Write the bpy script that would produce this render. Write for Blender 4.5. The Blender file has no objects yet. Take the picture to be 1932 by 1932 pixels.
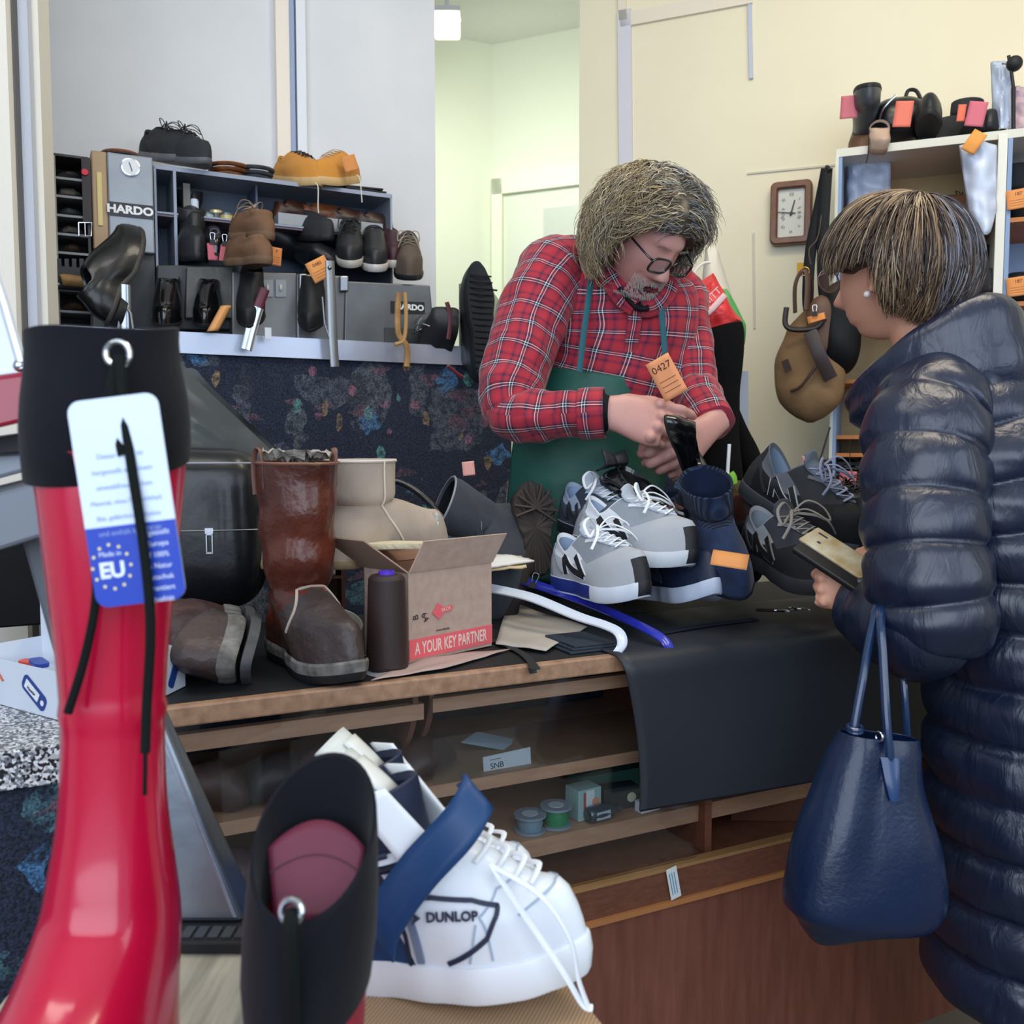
import bpy, bmesh, math, random
from math import sin, cos, pi, sqrt, radians, atan2, exp
from mathutils import Vector, Matrix, noise
V = Vector
SC = bpy.context.scene
COL = SC.collection
random.seed(7)

# ---------------------------------------------------------------- camera
FPX = 1760.0
PITCH = radians(3.93)
CAMP = V((0, 0, 1.2))
FWD = V((0, cos(PITCH), -sin(PITCH))); UPV = V((0, sin(PITCH), cos(PITCH))); RGT = V((1, 0, 0))
cd = bpy.data.cameras.new('camera'); cam = bpy.data.objects.new('camera', cd); COL.objects.link(cam)
cam.location = CAMP; cam.rotation_euler = (pi/2 - PITCH, 0, 0)
cd.sensor_width = 36; cd.lens = 36*FPX/1932; cd.clip_start = .02
cd.dof.use_dof = True; cd.dof.focus_distance = 1.75; cd.dof.aperture_fstop = 8.0
SC.camera = cam

# ---------------------------------------------------------------- light and exposure
SC.view_settings.view_transform = 'Standard'; SC.view_settings.look = 'None'
SC.view_settings.gamma = 1; SC.view_settings.use_curve_mapping = False
SC.view_settings.exposure = 0.0
w = bpy.data.worlds.new('sky'); SC.world = w; w.use_nodes = True
w.node_tree.nodes['Background'].inputs[0].default_value = (.62, .75, 1.0, 1)
w.node_tree.nodes['Background'].inputs[1].default_value = .9
def area(name, loc, target, sx, sy, energy, color):
    d = bpy.data.lights.new(name, 'AREA'); d.shape = 'RECTANGLE'; d.size = sx; d.size_y = sy
    d.energy = energy; d.color = color
    o = bpy.data.objects.new(name, d); COL.objects.link(o); o.location = loc
    o.rotation_euler = (V(target)-V(loc)).to_track_quat('-Z', 'Y').to_euler()
    return o
area('daylight_shop_window', (-.3, -1.25, 2.0), (.2, 2.2, .9), 3.6, 2.2, 74, (.80, .89, 1.0))
area('daylight_side_window', (2.6, -.2, 2.1), (.6, 2.3, 1.0), 1.6, 1.6, 20, (.75, .86, 1.0))
area('ceiling_tube', (1.0, 1.6, 3.2), (1.2, 2.4, 0), 1.5, .5, 26, (1.0, .87, .68))
area('back_room_tube', (-.15, 4.15, 2.9), (.2, 5.2, 1.6), .9, .5, 17, (.98, 1.0, .88))
area('ceiling_tube_left', (-.7, .9, 3.2), (-.6, 2.2, .9), 1.5, .4, 12, (1.0, .95, .88))

def P(px, py, Z): return CAMP + Z*(FWD + RGT*((px-966)/FPX) - UPV*((py-966)/FPX))
def ray(px, py): return FWD + RGT*((px-966)/FPX) - UPV*((py-966)/FPX)
def onz(px, py, z):
    d = ray(px, py); return CAMP + d*((z-CAMP.z)/d.z)
def onpl(px, py, p0, n):
    d = ray(px, py); return CAMP + d*((p0-CAMP).dot(n)/d.dot(n))
# the counter's own directions: CU runs along its front, CV goes inward to the shopkeeper's side
_a = radians(63.5)
CU = V((sin(_a), cos(_a), 0)); CV = V((-cos(_a), sin(_a), 0)); ZZ = V((0, 0, 1))
C0 = P(600, 1300, 1.33); TOPZ = C0.z
C0 = V((C0.x, C0.y, 0))
def C(u, v, z): return C0 + CU*u + CV*v + ZZ*z
def cp(px, py, v): return onpl(px, py, C0 + CV*v, CV)         # on the upright plane at depth v behind the counter front
def ct(px, py, z=None): return onz(px, py, TOPZ if z is None else z)
def uv_of(p): q = p - C0; return q.dot(CU), q.dot(CV), p.z
# the right wall's direction: WU runs to the right (towards the viewer), WN points into the room
_b = radians(67.9)
WU = V((sin(_b), -cos(_b), 0)); WN = V((-cos(_b), -sin(_b), 0))
W0 = P(1490, 845, 3.3); W0 = V((W0.x, W0.y, 0))
def wp(px, py, d=0): return onpl(px, py, W0 + WN*d, WN)       # on the plane d in front of the right wall
YAW_C = atan2(CU.y, CU.x); YAW_W = atan2(WU.y, WU.x)

# ---------------------------------------------------------------- materials
_mats = {}
def s2l(c):
    if isinstance(c, str):
        c = c.lstrip('#'); c = [int(c[i:i+2], 16)/255 for i in (0, 2, 4)]
    return tuple((x/12.92 if x <= .04045 else ((x+.055)/1.055)**2.4) for x in c[:3]) + (1,)
def mat(col, rough=.5, metal=0, bump=None, var=None, coat=0, sheen=0, spec=None, stretch=None, coord='Object', emit=None, subs=0):
    key = repr((col, rough, metal, bump, var, coat, sheen, spec, stretch, coord, emit, subs))
    if key in _mats: return _mats[key]
    m = bpy.data.materials.new('mat'); m.use_nodes = True; nt = m.node_tree; N = nt.nodes; L = nt.links
    b = N['Principled BSDF']; b.inputs['Base Color'].default_value = s2l(col)
    b.inputs['Roughness'].default_value = rough; b.inputs['Metallic'].default_value = metal
    if coat: b.inputs['Coat Weight'].default_value = coat; b.inputs['Coat Roughness'].default_value = .08
    if sheen: b.inputs['Sheen Weight'].default_value = sheen*.25; b.inputs['Sheen Roughness'].default_value = .5
    b.inputs['Specular IOR Level'].default_value = spec if spec is not None else (.22 if rough > .65 else .45)
    if subs: b.inputs['Subsurface Weight'].default_value = subs; b.inputs['Subsurface Radius'].default_value = (.02, .008, .004)
    if emit: b.inputs['Emission Color'].default_value = s2l(emit[0]); b.inputs['Emission Strength'].default_value = emit[1]
    tc = N.new('ShaderNodeTexCoord'); src = tc.outputs[coord]
    if stretch:
        mp = N.new('ShaderNodeMapping'); mp.inputs['Scale'].default_value = stretch; L.new(src, mp.inputs[0]); src = mp.outputs[0]
    if var:   # (colour2, scale, contrast)
        n = N.new('ShaderNodeTexNoise'); n.inputs['Scale'].default_value = var[1]; n.inputs['Detail'].default_value = 5; L.new(src, n.inputs[0])
        r = N.new('ShaderNodeValToRGB'); k = var[2] if len(var) > 2 else .3
        r.color_ramp.elements[0].position = .5-k/2; r.color_ramp.elements[1].position = .5+k/2
        r.color_ramp.elements[0].color = s2l(col); r.color_ramp.elements[1].color = s2l(var[0])
        L.new(n.outputs['Fac'], r.inputs[0]); L.new(r.outputs[0], b.inputs['Base Color'])
    if bump:  # (scale, strength)
        n = N.new('ShaderNodeTexNoise'); n.inputs['Scale'].default_value = bump[0]; n.inputs['Detail'].default_value = 4; L.new(src, n.inputs[0])
        bn = N.new('ShaderNodeBump'); bn.inputs['Strength'].default_value = bump[1]; bn.inputs['Distance'].default_value = bump[2] if len(bump) > 2 else .003
        L.new(n.outputs['Fac'], bn.inputs['Height']); L.new(bn.outputs[0], b.inputs['Normal'])
    _mats[key] = m
    return m
def glassmat(tint='#ffffff', rough=.02, alpha=.12):
    tint = '#fafcfd' if tint in ('#dfeaf2', '#cfe0ea', '#e4e8ee', '#d8d4d8') else tint
    m = bpy.data.materials.new('glass'); m.use_nodes = True; nt = m.node_tree; N = nt.nodes; L = nt.links
    N.remove(N['Principled BSDF'])
    t = N.new('ShaderNodeBsdfTransparent'); t.inputs[0].default_value = s2l(tint)
    g = N.new('ShaderNodeBsdfGlossy'); g.inputs['Roughness'].default_value = rough
    f = N.new('ShaderNodeLayerWeight'); f.inputs[0].default_value = .5
    pw = N.new('ShaderNodeMath'); pw.operation = 'POWER'; pw.inputs[1].default_value = 4; L.new(f.outputs['Facing'], pw.inputs[0])
    a = N.new('ShaderNodeMath'); a.operation = 'MULTIPLY_ADD'; a.inputs[1].default_value = .5; a.inputs[2].default_value = alpha; L.new(pw.outputs[0], a.inputs[0])
    mx = N.new('ShaderNodeMixShader'); L.new(a.outputs[0], mx.inputs[0]); L.new(t.outputs[0], mx.inputs[1]); L.new(g.outputs[0], mx.inputs[2])
    L.new(mx.outputs[0], N['Material Output'].inputs[0]); return m

# ---------------------------------------------------------------- mesh building
def cr(pts, t):   # catmull-rom through a list of tuples, t in 0..1
    n = len(pts)-1; x = min(max(t, 0), 1)*n; i = min(int(x), n-1); f = x-i
    a, b, c, d = pts[max(i-1, 0)], pts[i], pts[i+1], pts[min(i+2, n)]
    return [.5*((2*q)+(-p+r)*f+(2*p-5*q+4*r-s)*f*f+(-p+3*q-3*r+s)*f**3) for p, q, r, s in zip(a, b, c, d)]
def lin(keys, x):
    if x <= keys[0][0]: return keys[0][1]
    for (a, p), (b, q) in zip(keys, keys[1:]):
        if x <= b: return p+(q-p)*(x-a)/(b-a)
    return keys[-1][1]
def sm(keys, x):
    if x <= keys[0][0]: return keys[0][1]
    for (a, p), (b, q) in zip(keys, keys[1:]):
        if x <= b: f = (x-a)/(b-a); f = f*f*(3-2*f); return p+(q-p)*f
    return keys[-1][1]
class MB:
    def __init__(s): s.v = []; s.f = []; s.m = []; s.uv = []
    def add(s, vs, fs, mi=0, uvs=None):
        o = len(s.v); s.v += [V(p) for p in vs]
        for k, f in enumerate(fs):
            s.f.append([i+o for i in f]); s.m.append(mi); s.uv.append([uvs[i] for i in f] if uvs else [(0, 0)]*len(f))
        return s
    def box(s, c, size, M=None, mi=0):
        x, y, z = [q/2 for q in size]; c = V(c)
        vs = [V((a*x, b*y, d*z)) for a in (-1, 1) for b in (-1, 1) for d in (-1, 1)]
        vs = [(M @ q if M else q)+c for q in vs]
        return s.add(vs, [(0, 1, 3, 2), (4, 6, 7, 5), (0, 4, 5, 1), (2, 3, 7, 6), (0, 2, 6, 4), (1, 5, 7, 3)], mi)
    def hexa(s, p8, mi=0):  # four bottom points then four top points
        return s.add(p8, [(3, 2, 1, 0), (4, 5, 6, 7), (0, 1, 5, 4), (1, 2, 6, 5), (2, 3, 7, 6), (3, 0, 4, 7)], mi)
    def loft(s, rings, cap0=True, cap1=True, mi=0, closed=True, uvs=None):
        o = len(s.v); n = len(rings[0])
        for r in rings: s.v += [V(p) for p in r]
        for k in range(len(rings)-1):
            for i in range(n if closed else n-1):
                j = (i+1) % n
                s.f.append([o+k*n+i, o+k*n+j, o+(k+1)*n+j, o+(k+1)*n+i]); s.m.append(mi(k, i) if callable(mi) else mi)
                if uvs:
                    (u0, v0), (u1, v1) = uvs(k, i), uvs(k+1, i+1); s.uv.append([(u0, v0), (u1, v0), (u1, v1), (u0, v1)])
                else: s.uv.append([(0, 0)]*4)
        for c, k in ((cap0, 0), (cap1, len(rings)-1)):
            if c:
                f = [o+k*n+i for i in range(n)]
                if k == 0: f.reverse()
                ce = sum((s.v[i] for i in f), V((0, 0, 0)))/n; s.v.append(ce); ci = len(s.v)-1
                for i in range(n):
                    s.f.append([f[i], f[(i+1) % n], ci]); s.m.append((mi(max(k-1, 0), i) if callable(mi) else mi)); s.uv.append([(0, 0)]*3)
        return s
    def tube(s, pts, r, n=8, mi=0, steps=0, flat=1.0, up=None, cap=True):
        pts = [V(p) for p in pts]; rr = r if callable(r) else (lambda t: r)
        if steps: pts = [V(cr(pts, k/steps)) for k in range(steps+1)]
        rings = []; u = V(up) if up else None; m = len(pts)
        for k, p in enumerate(pts):
            t = (pts[min(k+1, m-1)]-pts[max(k-1, 0)]).normalized()
            if u is None: u = V((0, 0, 1)) if abs(t.z) < .9 else V((1, 0, 0))
            a = t.cross(u); a = a.normalized() if a.length > 1e-6 else t.orthogonal().normalized(); b = a.cross(t)
            if not up: u = b
            R = rr(k/(m-1)); rings.append([p+a*(R*cos(2*pi*i/n))+b*(R*flat*sin(2*pi*i/n)) for i in range(n)])
        Ln = [0]
        for p, q in zip(pts, pts[1:]): Ln.append(Ln[-1]+(q-p).length)
        R0 = rr(.5)*2*pi
        return s.loft(rings, cap, cap, mi, uvs=lambda k, i: (i/n*R0, Ln[min(k, m-1)]))
    def limb(s, ctrl, up=(0, 0, 1), n=24, steps=24, fn=None, mi=0, cap0=True, cap1=True, sq=1.0, vclose=False):
        # ctrl: (x,y,z, rx, ry); rx lies along tangent x up, ry along up; fn(u,v,point,outward)->offset
        up = V(up); rings = []; L = [0]; cs = [cr([tuple(c[0])+tuple(c[1:]) if isinstance(c[0], (Vector, tuple)) else c for c in ctrl], k/steps) for k in range(steps+1)]
        for k in range(steps+1):
            p = V(cs[k][:3]); t = (V(cs[min(k+1, steps)][:3])-V(cs[max(k-1, 0)][:3])).normalized()
            a = t.cross(up).normalized(); b = a.cross(t)
            rx, ry = cs[k][3], cs[k][4]; ring = []
            if k: L.append(L[-1]+(p-V(cs[k-1][:3])).length)
            for i in range(n):
                th = 2*pi*i/n; ca, sa = cos(th), sin(th)
                if sq != 1: ca = math.copysign(abs(ca)**sq, ca); sa = math.copysign(abs(sa)**sq, sa)
                o = a*(rx*ca)+b*(ry*sa); q = p+o
                if fn: q = q+o.normalized()*fn(i/n, L[-1], q, k/steps)
                ring.append(q)
            rings.append(ring)
        per = sum(sqrt(c[3]*c[4]) for c in cs)/len(cs)*2*pi
        s.loft(rings, cap0, cap1, mi, uvs=lambda k, i: (i/n*per, L[min(k, steps)]))
        s.last = rings; return s
    def lathe(s, prof, n=24, M=None, mi=0, cap0=True, cap1=True):
        M = M or Matrix(); return s.loft([[M @ V((r*cos(2*pi*i/n), r*sin(2*pi*i/n), z)) for i in range(n)] for r, z in prof], cap0, cap1, mi)
    def prism(s, poly, h, M=None, mi=0):  # poly in the xy plane, thickened along z
        M = M or Matrix(); n = len(poly)
        bm = bmesh.new(); a = [bm.verts.new((x, y, 0)) for x, y in poly]; f = bm.faces.new(a)
        r = bmesh.ops.triangulate(bm, faces=[f]); bm.verts.index_update()
        tri = [[v.index for v in q.verts] for q in bm.faces]; nz = sum((q.normal.z for q in bm.faces)); bm.free()
        top = [M @ V((x, y, h)) for x, y in poly]; bot = [M @ V((x, y, 0)) for x, y in poly]
        fs = [list(t) for t in tri] + [[i+n for i in reversed(t)] for t in tri] + [[i, i+n, (i+1) % n+n, (i+1) % n] for i in range(n)]
        if nz < 0: fs = [list(reversed(q)) for q in fs]
        return s.add(top+bot, fs, mi)
    def sphere(s, c, r, n=16, mi=0, M=None, fn=None):
        c = V(c); r3 = r if isinstance(r, (tuple, list)) else (r, r, r); rings = []
        for k in range(1, n):
            ph = pi*k/n; ring = []
            for i in range(n*2):
                th = pi*i/n; q = V((r3[0]*sin(ph)*cos(th), r3[1]*sin(ph)*sin(th), -r3[2]*cos(ph)))
                if fn: q = fn(q)
                ring.append((M @ q if M else q)+c)
            rings.append(ring)
        return s.loft(rings, True, True, mi)
    def grid(s, fn, nu, nv, mi=0, thick=0, uvs=None):  # fn(u,v)->point, u,v in 0..1
        G = [[V(fn(i/nu, j/nv)) for i in range(nu+1)] for j in range(nv+1)]; o = len(s.v)
        for r in G: s.v += r
        W = nu+1
        for j in range(nv):
            for i in range(nu):
                s.f.append([o+j*W+i, o+j*W+i+1, o+(j+1)*W+i+1, o+(j+1)*W+i]); s.m.append(mi)
                s.uv.append([(i/nu, j/nv), ((i+1)/nu, j/nv), ((i+1)/nu, (j+1)/nv), (i/nu, (j+1)/nv)])
        return s
    def build(s, name, mats, parent=None, smooth=35, bevel=0, sub=0, solid=0, world=False, off=-1, seg=2, disp=None):
        me = bpy.data.meshes.new(name); vs = s.v
        if world and parent: Mi = parent.matrix_basis.inverted(); vs = [Mi @ p for p in vs]
        me.from_pydata([tuple(p) for p in vs], [], s.f)
        for m in (mats if isinstance(mats, (list, tuple)) else [mats]): me.materials.append(m)
        me.polygons.foreach_set('material_index', s.m)
        ul = me.uv_layers.new(name='UVMap'); flat = [c for f in s.uv for p in f for c in p]
        if len(flat) == len(ul.data)*2: ul.data.foreach_set('uv', flat)
        me.polygons.foreach_set('use_smooth', [smooth > 0]*len(me.polygons))
        if smooth > 0 and smooth < 180: me.set_sharp_from_angle(angle=radians(smooth))
        me.update()
        o = bpy.data.objects.new(name, me); COL.objects.link(o)
        if parent: o.parent = parent
        if solid: md = o.modifiers.new('t', 'SOLIDIFY'); md.thickness = solid; md.offset = off
        if bevel: md = o.modifiers.new('b', 'BEVEL'); md.width = bevel; md.segments = seg; md.limit_method = 'ANGLE'; md.angle_limit = radians(40)
        if sub: md = o.modifiers.new('s', 'SUBSURF'); md.levels = sub; md.render_levels = sub
        return o
def rotm(z=0, y=0, x=0): return (Matrix.Rotation(z, 4, 'Z') @ Matrix.Rotation(y, 4, 'Y') @ Matrix.Rotation(x, 4, 'X'))
def TR(loc, z=0, y=0, x=0): return Matrix.Translation(V(loc)) @ rotm(z, y, x)
def basis(o, ax, ay):  # matrix with origin o, x along ax, y along ay
    ax = V(ax).normalized(); az = ax.cross(V(ay)).normalized(); ay = az.cross(ax)
    M = Matrix((ax, ay, az)).transposed().to_4x4(); M.translation = V(o); return M
def thing(name, label, cat, loc=(0, 0, 0), group=None, M=None):
    o = bpy.data.objects.new(name, None); COL.objects.link(o); o.empty_display_size = .05
    o.matrix_basis = M if M is not None else Matrix.Translation(V(loc))
    return tag(o, label, cat, group)
def tag(o, label, cat, group=None):
    o['label'] = label; o['category'] = cat
    if group: o['group'] = group
    return o
def struct(o): o['kind'] = 'structure'; return o
def one(mb, name, mats, label, cat, group=None, loc=None, **k):   # a thing that is one mesh
    c = loc if loc is not None else V((sum(p.x for p in mb.v)/len(mb.v), sum(p.y for p in mb.v)/len(mb.v), min(p.z for p in mb.v)))
    c = V(c); mb.v = [p-c for p in mb.v]; o = mb.build(name, mats, **k); o.location = c
    return tag(o, label, cat, group)
def text(name, s, size, M, m, parent, ext=.0004, ax='CENTER', world=False, bold=0, sx=1):
    cu = bpy.data.curves.new(name, 'FONT'); cu.body = s; cu.size = size; cu.align_x = ax; cu.align_y = 'CENTER'; cu.extrude = ext; cu.offset = bold; cu.resolution_u = 3
    t = bpy.data.objects.new(name, cu); COL.objects.link(t); bpy.context.view_layer.update()
    me = bpy.data.meshes.new_from_object(t); COL.objects.unlink(t); bpy.data.objects.remove(t)
    if world and parent: M = parent.matrix_basis.inverted() @ M
    me.transform(M @ Matrix.Diagonal((sx, 1, 1, 1))); me.materials.clear(); me.materials.append(m)
    o = bpy.data.objects.new(name, me); COL.objects.link(o); o.parent = parent; return o
def copy_tree(o, parent=None):
    kids = [c for c in bpy.data.objects if c.parent == o]
    c = o.copy(); COL.objects.link(c); c.parent = parent
    for k in kids: copy_tree(k, c)
    return c
def nz(p, s=1): return noise.noise(V(p)*s)

def Zof(p): return (V(p)-CAMP).dot(FWD)
def pl2(hx, hy, tx, ty, Zt, L, far=True, roll=0, k=.97, up=(0, 0, 1)):
    """matrix of a shoe whose heel and toe show at two pixels, the toe at depth Zt; length decides the heel's depth"""
    T = P(tx, ty, Zt); best = None
    for i in range(1, 2600):
        Z = .3+i*.0015
        if far and Z < Zt-.002: continue
        if not far and Z > Zt+.002: continue
        H = P(hx, hy, Z); e = abs((H-T).length-L*k)
        if best is None or e < best[0]: best = (e, H)
    H = best[1]; x = (T-H).normalized(); y = V(up).cross(x).normalized(); z = x.cross(y)
    M = Matrix((x, y, z)).transposed().to_4x4(); M.translation = H
    return M @ Matrix.Rotation(roll, 4, 'X')
def quadp(mb, pts, th=.0015, mi=0):
    """a thin sheet through pixel points (px, py, Z)"""
    q = [P(*p) if len(p) == 3 and p[2] < 20 and not isinstance(p, Vector) else V(p) for p in pts]
    n = (q[1]-q[0]).cross(q[2]-q[0]).normalized()*th
    if len(q) == 4: mb.hexa([x for x in q]+[x+n for x in q], mi)
    return mb
# ================================================================ the room
M_wallc = mat('#dfe1e4', .75, bump=(14, .25, .004), var=('#d3d6da', 3, .5))
M_wallw = mat('#ece4c8', .75, bump=(10, .2, .004), var=('#e3dbc0', 2.2, .6))
M_wallg = mat('#e6ebd8', .8, bump=(10, .15, .003))
M_trimw = mat('#dfe0e4', .45); M_trimb = mat('#e4d9c6', .5)
M_floor = mat('#5b5650', .6, var=('#6b655c', 8, .4)); M_ceil = mat('#eeeee6', .8)
HC = 3.45
def slab(name, a, b, z0, z1, th, m):          # upright slab between two plan points, thickness to the left of a->b
    a, b = V(a), V(b); d = (b-a).normalized(); nrm = V((-d.y, d.x, 0))
    mb = MB(); q = [a, b, b+nrm*th, a+nrm*th]
    mb.hexa([V((p.x, p.y, z0)) for p in q]+[V((p.x, p.y, z1)) for p in q])
    return struct(mb.build(name, m, smooth=0))
mb = MB(); mb.box((.6, 2.4, -.05), (7.4, 8.2, .1)); struct(mb.build('floor', M_floor, smooth=0))
mb = MB(); mb.box((.6, 2.4, HC+.05), (7.4, 8.2, .1)); struct(mb.build('ceiling', M_ceil, smooth=0))
VB = 1.32; VP = 1.80                                    # partition face and pier face behind the counter
pe = cp(822, 400, VP); ue = uv_of(pe)[0]
slab('wall_left', C(-2.2, VP, 0), C(ue, VP, 0), 0, HC, .16, M_wallc)
# side wall on the far left with window frame trims
pl = C(-2.2, VP, 0)
wr0 = wp(1092, 400); wr1 = W0 + WU*3.2
slab('wall_right', V((wr1.x, wr1.y, 0)), V((wr0.x, wr0.y, 0)), 0, HC, -.14, M_wallw) if False else None
mb = MB(); a, b = V((wr0.x, wr0.y, 0)), V((wr1.x, wr1.y, 0)); q = [a, b, b-WN*.14, a-WN*.14]
mb.hexa([V((p.x, p.y, 0)) for p in q]+[V((p.x, p.y, HC)) for p in q]); struct(mb.build('wall_right', M_wallw, smooth=0))
# thin battens on the right wall
def batten(name, px0, py0, px1, py1, w_, m, d=.012):
    p, q = wp(px0, py0), wp(px1, py1); dr = (q-p).normalized(); s_ = dr.cross(WN).normalized()*w_/2
    mb = MB(); mb.hexa([p-s_, q-s_, q+s_, p+s_]+[x+WN*d for x in (p-s_, q-s_, q+s_, p+s_)]); return struct(mb.build(name, m, smooth=0))
batten('trim_1', 1179, 20, 1186, 700, .05, mat('#cfcfd6', .5)); batten('trim_2', 1172, 40, 1420, -6, .05, M_trimb)
batten('trim_3', 1415, 10, 1418, 150, .012, mat('#b6bfd4', .5)); batten('trim_4', 1410, 328, 1575, 312, .006, mat('#c9c4b4', .6), .006)
batten('trim_5', 1422, 440, 1424, 620, .006, mat('#c9c4b4', .6), .006); batten('trim_6', 1174, -10, 1177, 40, .03, M_trimb)
# back room seen through the opening
k = P(930, 500, 5.3); kc = V((k.x, k.y, 0))
dl = V((sin(radians(66)), cos(radians(66)), 0)); dr_ = V((sin(radians(66)), -cos(radians(66)), 0))
a = kc-dl*2.2; mb = MB(); q = [a, kc, kc+V((0, .12, 0)), a+V((0, .12, 0))]; mb.hexa([p.copy() for p in q]+[p+ZZ*HC for p in q]); struct(mb.build('wall_back_left', M_wallg, smooth=0))
b = kc+dr_*3.2; mb = MB(); q = [kc, b, b+V((0, .12, 0)), kc+V((0, .12, 0))]; mb.hexa([p.copy() for p in q]+[p+ZZ*HC for p in q]); struct(mb.build('wall_back_right', M_wallg, smooth=0))
nb = V((-dr_.y, dr_.x, 0)); nb = -nb if nb.y > 0 else nb
def bp(px, py, d=0): return onpl(px, py, kc+nb*d, nb)
def bbox(name, px0, py0, px1, py1, d0, d1, m, par=None, off=None):
    A, B, Cc, D = bp(px0, py0), bp(px1, py0), bp(px1, py1), bp(px0, py1); A.z = B.z = max(A.z, B.z); Cc.z = D.z = min(Cc.z, D.z)
    mb = MB(); mb.hexa([x+nb*d0 for x in (D, Cc, B, A)]+[x+nb*d1 for x in (D, Cc, B, A)]); return mb.build(name, m, par, smooth=0)
M_doorw = mat('#e0e5d4', .5)
d = struct(bbox('door_1', 955, 345, 1135, 1300, .0, .03, M_doorw)); struct(bbox('trim_7', 936, 343, 955, 1300, .0, .06, mat('#eef3da', .5)))
struct(bbox('trim_8', 936, 336, 1140, 348, .0, .06, mat('#eef3da', .5)))
bbox('vent_panel', 1031, 397, 1120, 500, .03, .045, mat('#c9cfc4', .4), d)
# ceiling lamp of the back room
lp = P(843, 49, 4.3); lt = thing('ceiling_lamp', 'small square white glass ceiling lamp glowing in the back room', 'lamp', lp)
mb = MB(); mb.box((0, 0, 0), (.12, .12, .085)); mb.build('glass_shade', mat('#fff8e0', .3, emit=('#fff6d8', 2.2)), lt, bevel=.012)
mb = MB(); mb.box((0, 0, .052), (.13, .13, .02)); mb.box((0, 0, (HC-lp.z)/2+.03), (.02, .02, HC-lp.z-.06)); mb.build('mount', M_trimw, lt)
# left side: upright frame trims
for i, (px, w_, m_) in enumerate(((14, .05, mat('#e3ddd0', .5)), (42, .014, mat('#5c5a58', .5)), (60, .035, mat('#b9bdc6', .4)), (82, .03, mat('#d9d4c6', .5)))):
    p = P(px, 400, 2.05+.02*i); mb = MB(); mb.box((p.x, p.y, HC/2), (w_, .05, HC), None); struct(mb.build('trim_%d' % (9+i), m_, smooth=0))
p = P(-160, 400, 2.1); mb = MB(); mb.box((p.x, p.y+.03, HC/2), (.42, .05, HC)); struct(mb.build('wall_far_left', mat('#dcd8cf', .6), smooth=0))
# pier posts on the left wall
for i, (px, w_, c_, d_) in enumerate(((532, .045, '#e9dfd2', .03), (548, .014, '#8fa0c0', .035), (566, .03, '#dde2ea', .025))):
    p = cp(px, 200, VP); u_ = uv_of(p)[0]; mb = MB(); q = [C(u_-w_/2, VP, 0), C(u_+w_/2, VP, 0), C(u_+w_/2, VP-d_, 0), C(u_-w_/2, VP-d_, 0)]
    mb.hexa(q+[x+ZZ*HC for x in q]); struct(mb.build('trim_%d' % (14+i), mat(c_, .5), smooth=0))
# outer walls behind and beside the camera, with the open shop window
mb = MB(); mb.box((-3.05, .6, HC/2), (.1, 4.5, HC)); struct(mb.build('wall_side_left', M_wallc, smooth=0))
mb = MB(); mb.box((4.1, 1.0, HC/2), (.1, 5, HC)); struct(mb.build('wall_side_right', M_wallw, smooth=0))
mb = MB(); mb.box((.5, -1.6, .35), (7.4, .1, .7)); mb.box((.5, -1.6, 3.3), (7.4, .1, .4)); struct(mb.build('wall_front', M_wallc, smooth=0))

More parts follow.
